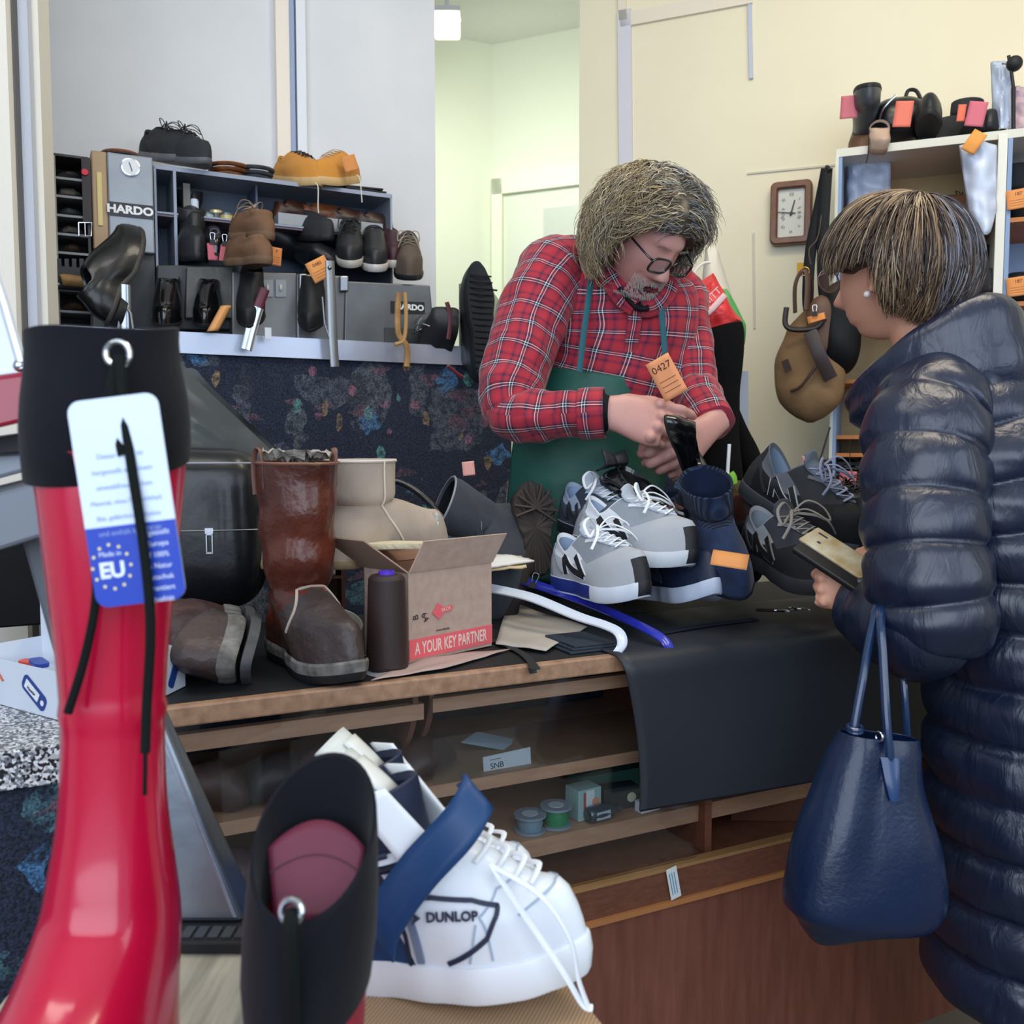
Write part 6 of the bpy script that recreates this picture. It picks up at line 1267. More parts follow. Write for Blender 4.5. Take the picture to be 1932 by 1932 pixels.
# aluminium foot stand
M_alu = mat('#98a0ab', .3, .92, var=('#7d8590', 4, .5), bump=(30, .15))
t = thing('measuring_stand', 'brushed aluminium slanted stand on a ribbed black rubber base', 'stand', onz(390, 1770, PZ))
zb = PZ+.012; bA = onz(250, 1742, zb); bB = onz(456, 1742, zb); bC = bB+V((.010, .035, 0)); bD = bA+V((.0, .035, 0))
zt2 = P(300, 1310, 1.02).z; tA = V((P(215, 1260, 1.0).x, bA.y+.03, zt2)); tB = V((P(292, 1310, 1.0).x, bB.y+.03, zt2))
mb = MB(); mb.hexa([bA, bB, bC, bD, tA, tB, tB+V((.003, .02, 0)), tA+V((0, .02, 0))]); mb.build('wedge_plate', M_alu, t, world=True, smooth=0, bevel=.006, seg=3)
mb = MB(); a, b_ = onz(230, 1800, PZ), onz(462, 1800, PZ); cbx = [a, b_, b_+V((.02, .13, 0)), a+V((0, .13, 0))]; mb.hexa(cbx+[x+ZZ*.012 for x in cbx]); mb.build('rubber_base', M_blackr, t, world=True, smooth=0, bevel=.002)
mb = MB(); [mb.box(a.lerp(b_, k/9)+V((.006, .018, .0125)), (.010, .022, .003)) for k in range(4, 9)]; mb.build('base_ribs', mat('#34373c', .5), t, world=True, smooth=0)
# grey metal frame at the left edge, with red tray and clear cover above
t = thing('metal_display_frame', 'grey painted metal display frame at the left edge', 'frame', P(60, 1290, .92)); M_pg = mat('#6f757d', .45, .3)
mb = MB(); mb.hexa([P(-120, 1075, .86), P(92, 1010, .86), P(112, 985, .95), P(-100, 1050, .95), P(-120, 960, .86), P(82, 905, .86), P(100, 890, .95), P(-100, 940, .95)]); mb.build('cross_beam', M_pg, t, world=True, smooth=0, bevel=.004)
mb = MB(); mb.hexa([P(-120, 935, .90), P(85, 880, .90), P(95, 870, .98), P(-100, 920, .98), P(-120, 860, .90), P(75, 850, .90), P(88, 845, .98), P(-100, 855, .98)]); mb.build('upper_beam', mat('#7d848d', .4, .3), t, world=True, smooth=0, bevel=.004)
mb = MB(); mb.hexa([P(118, 1292, .93), P(150, 1292, .93), P(150, 1288, .96), P(118, 1288, .96), P(40, 1010, .90), P(85, 1000, .90), P(85, 1000, .94), P(40, 1010, .94)]); mb.build('slanted_leg', mat('#646a72', .45, .3), t, world=True, smooth=0, bevel=.003)
mb = MB(); mb.hexa([P(-60, 860, .88), P(60, 850, .88), P(70, 850, .98), P(-60, 855, .98), P(-60, 835, .88), P(60, 815, .88), P(70, 812, .98), P(-60, 830, .98)]); mb.build('black_pad', M_blackr, t, world=True, smooth=0)
t = thing('red_display_box', 'glossy red plastic box with a slanted clear cover at the left edge', 'box', P(0, 830, .9)); M_redp = mat('#8f0f2e', .25, coat=.5)
mb = MB(); mb.hexa([P(-120, 835, .84), P(50, 795, .84), P(56, 790, .94), P(-120, 830, .94), P(-120, 725, .84), P(46, 702, .84), P(54, 700, .94), P(-120, 722, .94)]); mb.build('red_body', M_redp, t, world=True, smooth=0, bevel=.004)
mb = MB(); mb.hexa([P(-120, 722, .85), P(44, 700, .85), P(50, 698, .93), P(-120, 718, .93), P(-120, 470, .87), P(-22, 470, .87), P(-16, 470, .92), P(-120, 470, .92)]); mb.build('clear_cover', glassmat('#ccd4ee', .08, .25), t, world=True, smooth=0)
mb = MB(); mb.tube([P(-25, 470, .86), P(10, 580, .855), P(44, 698, .85)], .005, 8); mb.build('cover_edge', mat('#d5dbe4', .2, .4), t, world=True); MB().sphere(P(38, 690, .85), .006, 8).build('rivet', M_metal, t, world=True)
mb = MB(); mb.hexa([P(0, 630, 1.1), P(38, 640, 1.1), P(38, 640, 1.14), P(0, 630, 1.14), P(-40, 480, 1.1), P(-4, 480, 1.1), P(-4, 480, 1.14), P(-40, 480, 1.14)])
mb = MB(); mb.box((0, 0, .09), (.30, .12, .18), rotm(z=YAW_C)); mb.v = [p+ct(20, 1190, TOPZ-.002)+V((-.02, .10, 0)) for p in mb.v]; one(mb, 'dark_filler_box', mat('#0c0d10', .7), 'added dark box filling the dark area behind the white key tag carton at the left edge', 'crate', smooth=0, bevel=.004)  # added black box standing in for the dark area behind frame and carton
# key tag boxes
bz = TOPZ-.003
a, b_ = onz(-10, 1325, bz), onz(112, 1358, bz); xa = (b_-a).normalized(); ya = V((-xa.y, xa.x, 0))
t = thing('key_tag_box', 'open white carton of coloured key tags with a blue tag printed on it', 'box', M=basis(a, xa, ya)); L_ = (b_-a).length; M_wc = mat('#cfd7e2', .55)
def pn(name, o, a1, b1, m=M_wc, n_=.0015):
    o, a1, b1 = V(o), V(a1), V(b1); n = a1.cross(b1).normalized()*n_; mb = MB(); q = [o, o+a1, o+a1+b1, o+b1]; mb.hexa(q+[x+n for x in q]); return mb.build(name, m, t, smooth=0)
pn('front_panel', (0, 0, 0), (L_, 0, 0), (0, 0, .062)); pn('back_panel', (0, .07, 0), (L_, 0, 0), (0, 0, .135)); pn('left_panel', (0, 0, 0), (0, .07, 0), (0, 0, .08)); pn('right_panel', (L_, 0, 0), (0, .07, 0), (0, 0, .08)); pn('floor_panel', (0, 0, .04), (L_, 0, 0), (0, .07, 0))
Mf2 = Matrix(((1, 0, 0, 0), (0, 0, -1, 0), (0, 1, 0, 0), (0, 0, 0, 1)))
def tagprint(par, x, z, rot, sc=1.0):
    Mx = Matrix.Translation((x, -.0017, z)) @ Mf2 @ rotm(z=rot); MB().prism(rrect(.046*sc, .018*sc, .006*sc), .0008, Mx).build('printed_tag', mat('#1f3f86', .5), par, smooth=0); Mx2 = Mx @ Matrix.Translation((-.004*sc, 0, .0008)); MB().prism(rrect(.027*sc, .010*sc, .001), .0004, Mx2).build('printed_label', mat('#e4e8ee', .5), par, smooth=0)
    MB().lathe([(.003*sc, .0008), (.003*sc, .0012)], 14, Mx @ Matrix.Translation((.017*sc, 0, 0))).build('tag_hole', mat('#e4e8ee', .5), par)
tagprint(t, L_*.66, .028, -.55, 1.25); text('lettering', 'Haustür', .006, Matrix.Translation((L_*.63, -.0036, .030)) @ Mf2 @ rotm(z=-.45), M_black, t, .0002)
MB().tube([(.004, -.002, .052), (.022, -.003, .040), (.028, -.003, .034)], .0018, 6, flat=.5).build('printed_cord', mat('#b8654a', .5), t)
for k, (x, y, cl, lab) in enumerate(((.040, .03, '#d0432c', 'red plastic key tag lying in the open white carton'), (.062, .028, '#223f9a', 'blue plastic key tag lying in the open white carton'))):
    o = thing('key_tag', lab, 'key tag', M=t.matrix_basis @ TR((x, y, .050+.004*k), .3-.5*k, y=.1)); MB().prism(rrect(.034, .018, .006), .006).build('tag', mat(cl, .35), o, smooth=0, bevel=.0015)
a, b_ = onz(306, 1316, TOPZ+.001), onz(350, 1294, TOPZ+.001); xa = (b_-a).normalized(); ya = V((-xa.y, xa.x, 0)); L_ = (b_-a).length
t2 = thing('key_tag_box', 'white key tag carton whose corner shows right of the tall red boot', 'box', M=basis(a, xa, ya))
mb = MB(); mb.hexa([V((-.03, 0, 0)), V((L_, 0, 0)), V((L_, .04, 0)), V((-.03, .04, 0)), V((-.03, 0, .09)), V((L_, 0, .052)), V((L_, .04, .052)), V((-.03, .04, .09))]); mb.build('carton', M_wc, t2, smooth=0); tagprint(t2, L_*.5, .026, 1.0, .9)
for o_ in t2.children:
    if 'printed' in o_.name or 'hole' in o_.name: o_.location.y = .0015
# --- red rubber boots
M_red = mat('#b80c36', .22, coat=.6); M_cuff = mat('#0c0e16', .9, bump=(160, .35, .001), sheen=.25); M_lac = mat('#0a100f', .85)
def rboot(name, label, M, sh, par=None): pass
Zr = .72
t = thing('rubber_boot', 'tall glossy red rubber boot with black cuff and hanging tag, nearest on the left', 'boot', P(200, 2050, Zr))
# silhouette of the shaft: centre x, half width in pixels per row, given real depth Zr
rows = [(2130, 215, 175), (2040, 212, 165), (1932, 205, 145), (1840, 207, 128), (1740, 212, 116), (1640, 213, 102), (1540, 214, 88), (1440, 214, 82), (1340, 214, 82), (1240, 213, 88), (1140, 212, 98), (1040, 211, 108), (940, 210, 118), (860, 208, 126)]
ctrl = []
for y, x, hw in rows:
    s_ = Zr/FPX; dep = hw*s_*1.05; off = max(0, (y-1700)/400)**1.5*.09
    c_ = P(x, y, Zr); ctrl.append((c_+V((0, -off, 0)), hw*s_, dep+off*.8))
mb = MB(); mb.limb(ctrl, up=(0, 1, 0), n=48, steps=60, cap1=False, vclose=False, fn=lambda u, v, p, s: .0018*exp(-((s-.615)/.005)**2)); mb.build('boot_shaft', M_red, t, world=True, solid=.004)
foot = MB(); fz = PZ; f0 = P(120, 2230, Zr); foot.limb([(V((f0.x+.01, f0.y+.09, .73)), .05, .04), (V((f0.x, f0.y, .725)), .055, .035), (V((f0.x-.01, f0.y-.10, .722)), .052, .030), (V((f0.x-.015, f0.y-.16, .715)), .04, .022)], n=24, steps=14); foot.build('boot_foot', M_red, t, world=True); 
mb = MB(); mb.box((f0.x-.005, f0.y-.03, .695), (.11, .27, .02)); mb.build('boot_sole', mat('#7c0c20', .4), t, world=True, bevel=.009, smooth=0)
crow = [(885, 204, 146), (845, 203, 150), (800, 201, 151), (750, 199, 147), (700, 196, 139), (650, 195, 136), (632, 195, 137)]
mb = MB(); rings = []
s_ = Zr/FPX
def cuffring(y, x, hw, amp, sk): 
    c_ = P(x, y, Zr); r = []
    for i in range(48):
        a_ = 2*pi*i/48; p = c_+V((cos(a_)*hw*s_, sin(a_)*hw*s_*.95, 0)); p.z += amp*(-sin(a_))*0+sk*cos(a_)+(-.010 if False else 0); r.append(p)
    return r
for y, x, hw in crow: rings.append([p+V((0, 0, (.012*sin(2*pi*i/48+.3) if y > 860 else (.004*cos(2*pi*i/48) if y > 640 else .005*cos(2*pi*i/48)+.004*sin(4*pi*i/48))))) for i, p in enumerate(cuffring(y, x, hw, 0, 0))])
rings += [[p+(cuff_c-p)*.05+V((0, 0, .001)) for p in rings[-1]] for cuff_c in [sum(rings[-1], V((0, 0, 0)))/48]]; rings += [[p+(sum(rings[-1], V((0, 0, 0)))/48-p)*.06-V((0, 0, .03)) for p in rings[-1]]]
mb.loft(rings, False, False); mb.build('fabric_cuff', M_cuff, t, world=True, solid=.003)
def torus(c, r, r2, m, par, ax, name='eyelet'):
    Mx = basis(c, ax[0], ax[1]); MB().tube([Mx @ V((r*cos(a_), r*sin(a_), 0)) for a_ in [i*pi/14 for i in range(29)]], r2, 8, cap=False).build(name, m, par, world=True)
fr = Zr-.060
torus(P(222, 668, fr), .0085, .0022, M_metal, t, (RGT, ZZ))
Zl = fr-.004
mb = MB(); mb.tube([P(225, 672, Zl+.003), P(214, 720, Zl), P(218, 790, Zl-.004), P(232, 860, Zl-.008)], .0038, 8, steps=14); mb.tube([P(223, 672, Zl+.003), P(200, 770, Zl), P(178, 1000, Zl), P(182, 1120, Zl+.006), P(160, 1240, Zl+.01), P(128, 1345, Zl+.012)], .0034, 8, steps=30)
mb.tube([P(226, 672, Zl), P(232, 760, Zl-.006), P(248, 880, Zl-.01), P(272, 1040, Zl-.010), P(284, 1180, Zl-.006), P(277, 1330, Zl), P(274, 1420, Zl)], .0036, 8, steps=40); mb.tube([P(274, 1420, Zl), P(273, 1500, Zl)], .0016, 6); mb.build('drawstring', M_lac, t, world=True)
# hang tag
th = thing('hang_tag', 'white and blue printed hang tag on the tall red boot', 'tag', M=basis(P(240, 945, Zl-.006), V((1, 0, .03)), V((.06, 0, -1))*-1) @ rotm(z=.09)); k_ = (Zl-.006)/FPX; TW, TH = 172*k_, 392*k_
mb = MB(); mb.prism(rrect(TW, TH, .009), .0009); mb.build('card', mat('#d3e0f4', .45), th, smooth=0)
by = -TH/2; bh = 152*k_
blu = [(-TW/2, by+bh), (TW/2, by+bh)]+[(x, y) for x, y in rrect(TW, TH, .009) if y < by+.010]; blu = [(TW/2, by+bh), (-TW/2, by+bh)]+[(-TW/2+.009-.009*cos(a_), by+.009-.009*sin(a_)) for a_ in [i*pi/12 for i in range(7)]]+[(TW/2-.009+.009*sin(a_), by+.009-.009*cos(a_)) for a_ in [i*pi/12 for i in range(7)]]
MB().prism(list(reversed(blu)) if False else blu, .0003, Matrix.Translation((0, 0, .0009))).build('blue_band', mat('#1c3fae', .45), th, smooth=0)
Mtx = mat('#8ea3c8', .6); Mwt = mat('#dfe8f6', .5)
for k, s_t in enumerate(('Dieser Schuh ist', 'hergestellt aus einem', 'umweltfreundlichen', 'Material, ohne Formaldehyd,', 'Blei, gefährliche Phthalate', 'und enthält kein FKW.')): text('lettering', s_t, .0052 if k not in (3, 4) else .0046, Matrix.Translation((0, TH/2-.040-.0107*k, .0012)), Mtx, th, .0001, sx=.95)
text('lettering', 'EU', .015, Matrix.Translation((-TW/4-.001, by+bh*.45, .0014)), Mwt, th, .0001, bold=.0006); text('lettering', 'Made in', .005, Matrix.Translation((-TW/4-.001, by+bh*.66, .0014)), Mwt, th, .0001)
for i in range(12):
    a_ = 2*pi*i/12; MB().lathe([(.0013, .0013), (.0013, .0015)], 5, Matrix.Translation((-TW/4-.001+.0135*cos(a_), by+bh*.5+.0155*sin(a_), 0))).build('star', mat('#e8dc9a', .5), th, smooth=0)
for k, s_t in enumerate(('Hergestellt', 'in Europa', 'auf 100%', 'aus Natur', 'kautschuk', 'garantiert', 'Qualität')): text('lettering', s_t, .0052, Matrix.Translation((TW/4-.001, by+bh*.86-.0078*k, .0014)), Mwt, th, .0001)
# second boot, lower, opening towards us
tb_ = thing('rubber_boot', 'red rubber boot seen from above into its black cuff, nearest in the middle', 'boot', P(590, 2150, .68))
c0_, c1_ = P(588, 2250, .70), P(592, 1620, .66); ax = (c1_-c0_).normalized()
def rr(c_, rx, ry, tiltx, n=48, sh_=0):
    r = []
    for i in range(n):
        a_ = 2*pi*i/n; r.append(c_+V((cos(a_)*rx, sin(a_)*ry, tiltx*sin(a_)+sh_*cos(a_))))
    return r
s2 = .66/FPX
R0 = [rr(P(565, 2200, .70), .042, .046, 0), rr(P(572, 2050, .69), .042, .047, 0), rr(P(580, 1900, .68), .042, .048, .0), rr(P(583, 1800, .675), .043, .048, .01)]
MB().loft(R0, False, False).build('boot_shaft', M_red, tb_, world=True, solid=.004)
R1 = [rr(P(583, 1868, .675), 120*s2, .054, .016, sh_=.012), rr(P(584, 1790, .67), 127*s2, .056, .025, sh_=.008), rr(P(588, 1700, .665), 126*s2, .056, .035, sh_=.004), rr(P(592, 1612, .66), 120*s2, .054, .041, sh_=.004), rr(P(593, 1575, .66), 117*s2, .052, .042, sh_=.006)]
cc = sum(R1[-1], V((0, 0, 0)))/48
inn = [[cc+(p-cc)*.93+V((0, 0, .001)) for p in R1[-1]], [cc+(p-cc)*.88-V((0, -.001, .02)) for p in R1[-1]], [cc+(p-cc)*.84-V((0, -.004, .06)) for p in R1[-1]]]
MB().loft(R1+inn, False, False).build('fabric_cuff', M_cuff, tb_, world=True)
inr = [inn[-1], [cc+(p-cc)*.80-V((0, .0, .12)) for p in R1[-1]], [V((p.x*.9+cc.x*.1, p.y, p.z)) for p in [cc+(q-cc)*.75-V((0, .0, .20)) for q in R1[-1]]]]
MB().loft(list(reversed(inr)), True, False).build('red_lining', mat('#8c1a35', .5), tb_, world=True)
# the turned down red pull panel inside
def liner(u, v):
    e = (u-.5)*2; p = P(598+92*e*(1-.25*v)+4*v, 1600-(1-e*e)*40*(1-v)+110*v*(1-.0*e), .675-.0*v); return p+V((0, .012*(1-e*e)*(1-v)-.022*v, 0))
mb = MB(); mb.grid(liner, 16, 10); mb.build('red_tongue', mat('#611c33', .6), tb_, world=True, solid=.002); mb = MB(); mb.tube([liner(u/16, .35)+V((0, -.002, .001)) for u in range(17)], .0007, 5); mb.build('stitching', mat('#3d0c1c', .6), tb_, world=True)
torus(P(550, 1720, .598), .0072, .0024, M_metal, tb_, (V((1, -.3, 0)), V((.0, .25, 1)))); 
mb = MB(); mb.tube([P(552, 1722, .60), P(548, 1750, .592), P(550, 1820, .595), P(552, 1890, .605), P(556, 1960, .615)], .0052, 8, steps=30); mb.build('drawstring', M_lac, tb_, world=True); 
# --- white high top sneakers
Zs = .855; k_ = Zs/FPX
ht = Shoe(L=.305, W=.108, toe=.050, throat=.105, side=.10, heel=.11, oc=.37, ol=.20, ow=.082, sole=.036, gap=.24, spring=.006, flare=.005, welt=1.05, shaft=[(.145, .108, .060, .043), (.178, .100, .062, .047)], open_tilt=.018)
M_wl = mat('#dfe6ee', .38, bump=(40, .1), coat=.15); M_bl3 = mat('#0f3c6c', .45); M_nv = mat('#1d2742', .55, bump=(60, .2)); M_ws = mat('#e2e8ee', .4)
def regH(q, a, k):
    if q > .999: return 2
    c_ = cos(a)
    x = ht.outl(a)[2]
    if c_ < .02 and q < .62: return 1
    if c_ < .2 and q >= .62: return 2
    return 0
hx, tx = P(530, 1848, Zs), P(1108, 1846, Zs); a = (tx-hx); yw = atan2(a.y, a.x)
def hightop(name, label, M, strap=True, front=True):
    t = make_shoe(name, label, M, ht, [M_wl, M_bl3, M_nv], mat('#1a2236', .8), M_ws, cat='sneaker', regions=regH)
    for k in range(5):   # padded collar ridges
        rg_ = ht.rings[15+min(3+k, len(ht.rings)-16)]; z_ = .098+.013*k; pts = []
        for i in range(8, 37):
            aa = 2*pi*i/44; r0 = min(ht.rings[13:], key=lambda r: abs(r[i].z-z_)); pts.append(r0[i])
        MB().tube(pts, .0048, 8, flat=.8).build('collar_padding', M_nv, t)
    # tongue
    mb = MB()
    def tg(u, v): e = (u-.5)*2; return V((.190-.075*v-.02*v*v+.012*e*e*(-1), e*(.030+.012*v), .100+.125*v+.006*sin(v*pi)-.012*e*e))
    mb.grid(tg, 10, 14); mb.build('tongue', mat('#d6dcd8', .45, bump=(20, .3, .004)), t, solid=.008)
    mb = MB(); mb.grid(lambda u, v: tg(.28+.44*u, .62+.3*v)+V((.004, 0, .001)), 4, 4); mb.build('tongue_patch', mat('#e3e6e2', .4), t, solid=.002)
    # lace stays and eyelets
    for sg in (1, -1):
        mb = MB(); mb.grid(lambda u, v: V((.214-.070*v-.030*u, sg*(.024+.010*v+.016*u), .098+.098*v-.014*u*(1.2-v)+.002)), 6, 14); mb.build('eyestay', M_ws, t, solid=.004)
        for k in range(4): v = .2+.23*k; c_ = V((.214-.070*v-.010, sg*(.024+.010*v+.0055), .0955+.098*v)); MB().sphere(c_, .003, 6).build('eyelet', mat('#4a525e', .4), t)
    mb = MB(); 
    for k in range(4):
        q_ = .36+.1*k; mb.tube([ht.S(q_, -.36-.05*k, .004), ht.S(q_+.04, 0, .010), ht.S(q_+.08, .36+.05*k, .004)], .0032, 8, steps=8, flat=.4)
    mb.build('laces', mat('#e6ebf2', .6), t)
    for pts in ([(.02, 1.05), (.30, .95), (.46, .62), (.50, 0), (.46, -.62), (.30, -.95), (.02, -1.05)], [(.16, .75), (.26, 0), (.16, -.75)], [(.02, .62), (.2, .5), (.26, 0)], [(.02, -1.2), (.24, -1.02)]):
        ht.patch(pts, .0022, .0004, .0006).build('seam', mat('#9fb0c4', .5), t)
    ht.patch([(.02, -1.52), (.30, -1.44), (.60, -1.36)], .007, .001, .0015).build('heel_trim', mat('#6f7f98', .4), t); ht.patch([(.0, -1.60), (.25, -1.52), (.58, -1.46)], .003, .001, .0012).build('navy_seam', M_nv, t)
    if strap:   # open strap standing up
        b0, b1 = V((.085, -.052, .072)), V((.20, -.010, .215)); mb = MB()
        def sf(u, v):
            p = V(cr([(.128, -.060, .066), (.138, -.062, .090), (.172, -.056, .128), (.212, -.040, .162), (.226, -.012, .182), (.208, .012, .170)], v)); w_ = .020*(1 if v < .9 else .8); d = V((.62, -.25, -.72)).normalized()
            return p+d*w_*(2*u-1)
        mb.grid(sf, 4, 40); mb.build('strap', M_bl3, t, solid=.0035, smooth=60)
    for i_, pts in enumerate((((.60, -1.34), (.56, -1.12), (.46, -.86)), ((.46, -.86), (.34, -.76), (.24, -.86)), ((.24, -.86), (.12, -1.02), (.02, -1.34)))): ht.patch(pts, .0042, .001, .0015, n=14).build('panel_outline', M_nv, t)
    if front:
        p0 = ht.S(.42, -1.26, .002); p1 = ht.S(.34, -.96, .002); pu = ht.S(.52, -1.12, .002); ax_ = (p1-p0).normalized()
        n_ = ax_.cross((pu-p0)).normalized(); n_ = -n_ if n_.y > 0 else n_
        Mt_ = basis(p0.lerp(p1, .55)+n_*.003, ax_, (pu-p0)); text('lettering', 'DUNLOP', .0115, Mt_, M_nv, t, .0006, bold=.0004)
        MB().prism([(-.004, -.006), (.005, 0), (-.004, .006), (-.001, 0)], .001, Mt_ @ Matrix.Translation((-.033, .0, 0))).build('arrow_logo', M_nv, t, smooth=0)
        cst = ht.S(.62, -.2, .006)
        Mi_ = M.inverted(); L1 = [Mi_ @ P(x, y, z) for x, y, z in ((925, 1630, Zs-.03), (985, 1720, Zs-.045), (1060, 1830, Zs-.05), (1098, 1893, Zs-.05), (1118, 1902, Zs-.05))]; L2 = [Mi_ @ P(x, y, z) for x, y, z in ((930, 1635, Zs-.03), (1020, 1690, Zs-.045), (1075, 1770, Zs-.05), (1092, 1850, Zs-.05), (1112, 1905, Zs-.05))]
        mb = MB(); mb.tube(L1, .0034, 8, steps=30, flat=.5); mb.tube(L2, .0034, 8, steps=30, flat=.5); mb.build('loose_laces', mat('#e3e9f2', .6), t)
    return t
M1 = pl2(545, 1850, 1112, 1842, Zs, .305, k=.99)
hightop('high_top_sneaker', 'white and blue high top sneaker with open strap, nearest on the brown paper', M1)
M2 = pl2(600, 1690, 1040, 1680, .99, .305, k=.99) ; o2 = onz(600, 1770, PZ)
M2 = pl2(520, 1752, 1022, 1756, 1.0, .305, k=.99, up=(0, 0, 1))
hightop('high_top_sneaker', 'white and blue high top sneaker standing behind the nearest one', M2, strap=False, front=False)
# ================================================================ people
M_skin = mat('#c99c94', .5, bump=(90, .25, .0015), var=('#bd857a', 14, .7), subs=.15)
M_skinw = mat('#dca68c', .5, bump=(90, .2, .001), var=('#d0967c', 14, .7), subs=.15)
def gz(x, s): return exp(-.5*(x/s)**2)
def head_mesh(mb, M, male=True, n=56):
    """face looks along -y, z up, origin at the head's centre, eyes at z=0"""
    def fn(q):
        d = q.normalized(); x, y, z = d
        p = V((x*.076, y*.097, z*.118))
        if z < 0:
            k = 1-.30*(-z)**1.5-(.10 if y > 0 else 0)*(-z); p.x *= k
            if y > 0: p.y *= 1-.45*(-z)
            else: p.y = p.y*(1-.06*(-z))-.016*(-z)**2
        else: p.y += .010*z
        if y < .25:
            w = min(1, max(0, (.25-y)/.5)); X, Z = p.x, p.z; dy = 0
            dy += .022*gz(X, .0085+.006*max(0, -Z)/.04)*sm([(-.062, 0), (-.044, 1.35), (-.036, 1.25), (.0, .35), (.02, 0)], Z)
            dy += .009*(gz(X-.014, .006)+gz(X+.014, .006))*gz(Z+.042, .007)
            dy -= .011*(gz(X-.032, .015)+gz(X+.032, .015))*gz(Z-.001, .012)
            dy += .008*(gz(X-.032, .011)+gz(X+.032, .011))*gz(Z+.001, .009)
            dy += .006*(gz(X-.028, .02)+gz(X+.028, .02))*gz(Z-.024, .008)
            dy += .005*(gz(X-.045, .016)+gz(X+.045, .016))*gz(Z+.028, .016)
            dy += .008*gz(X, .022)*(gz(Z+.068, .0045)+gz(Z+.080, .005))-.003*gz(X, .02)*gz(Z+.0745, .002)
            dy += .006*gz(X, .03)*gz(Z+.072, .02)+.010*gz(X, .020)*gz(Z+.105, .012)-.004*gz(X, .02)*gz(Z+.091, .004)
            if male: dy -= .003*(gz(abs(X)-.03-.2*max(0, -Z-.05), .004))*gz(Z+.06, .02)
            p.y -= dy*w
        return p
    R3 = M.to_3x3().to_4x4()
    mb.sphere(M.translation, 1, n, M=R3, fn=fn)
    for sg in (1, -1):   # ears
        rings = []
        for k, (t_, sx) in enumerate(((0, 1.0), (.35, 1.05), (.7, 1.0), (1, .8))):
            rings.append([M @ V((sg*(.068+.018*t_+.004*cos(a)*t_), .012+.016*sx*cos(a)+.010*t_+.004*sin(a), -.015+.030*sx*sin(a)+(.004*sin(a)))) for a in [2*pi*i/20 for i in range(20)]])
        mb.loft(rings)
        mb.sphere(M @ V((sg*.080, .014, -.043)), .008, 8)
def finger(mb, base, M, ln, r, bends, side=0):
    p = V(base); ang = 0; pts = [p.copy()]; rs = [r*1.05]
    d0 = V((cos(side), sin(side), 0)); p -= d0*.018; pts = [p.copy(), V(base)]; rs = [r*.9, r*1.05]
    for k, f in enumerate((.46, .30, .24)):
        ang += bends[k]; d = V((d0.x*cos(ang), d0.y*cos(ang), -sin(ang))); q = pts[-1]+d*ln*f
        pts.append(pts[-1].lerp(q, .5)); rs.append(r*(1-.07*k)*.93); pts.append(q); rs.append(r*(.98-.08*k) if k < 2 else r*.62)
    W_ = [M @ x for x in pts]; n = 12; rings = []; m = len(W_); st = 3*(m-1)
    C_ = [(V(cr([tuple(x) for x in W_], k/st)), cr([(x,) for x in rs], k/st)[0]) for k in range(st+1)]
    up = (M.to_3x3() @ V((0, 0, 1)))
    for k, (c, rr_) in enumerate(C_):
        t = (C_[min(k+1, st)][0]-C_[max(k-1, 0)][0]).normalized(); a = t.cross(M.to_3x3() @ V((d0.y, -d0.x, 0))); a = (M.to_3x3() @ V((-d0.y, d0.x, 0))).normalized(); b = t.cross(a).normalized()
        rings.append([c+a*rr_*cos(2*pi*i/n)+b*rr_*sin(2*pi*i/n) for i in range(n)])
    e, re = C_[-1]; t = (C_[-1][0]-C_[-2][0]).normalized(); rings.append([e+t*re*.5+(x-e)*.6 for x in rings[-1]])
    mb.loft(rings); return C_[-1][0], t
def hand(mb, M, curls, thumb=((.3, .35, .3), .7), spread=.06, s=1.0):
    """origin at the wrist, x to the fingers, y to the thumb side, z out of the back of the hand"""
    rings = []
    for x, w_, yc, th in ((-.05, .026, 0, .021), (-.01, .027, 0, .020), (.02, .034, .003, .018), (.05, .040, .001, .0165), (.078, .041, -.002, .014), (.094, .038, -.002, .010)):
        rings.append([M @ (V((x, yc+w_*math.copysign(abs(cos(a))**.8, cos(a)), th*math.copysign(abs(sin(a))**.8, sin(a))-.004*(x > .03)))*s) for a in [2*pi*i/20 for i in range(20)]])
    mb.loft(rings)
    for k, (y, x, ln, r) in enumerate(((.030, .086, .074, .0098), (.0105, .092, .082, .0099), (-.0095, .089, .076, .0095), (-.029, .081, .060, .0084))):
        finger(mb, V((x, y, .0))*s, M, ln*s, r*s, curls[k], side=spread*(1.2-k*.8))
        mb.sphere(M @ (V((x-.004, y, .006))*s), .0100*s, 8)
    tb, sd = thumb; Mt = M @ Matrix.Translation(V((.022, .026, -.006))*s) @ Matrix.Rotation(-.5, 4, 'X')
    finger(mb, V((.006, .006, 0))*s, Mt, .088*s, .0118*s, tb, side=sd)
    mb.sphere(M @ (V((.028, .024, -.010))*s), (.022*s, .016*s, .016*s), 10, M=M.to_3x3().to_4x4())
def finish_body(mb, name, m, par, vox=.0032):
    o = mb.build(name, m, par, smooth=180, world=True); md = o.modifiers.new('r', 'REMESH'); md.mode = 'VOXEL'; md.voxel_size = vox; md.use_smooth_shade = True
    md = o.modifiers.new('s', 'SMOOTH'); md.factor = .5; md.iterations = 3; return o
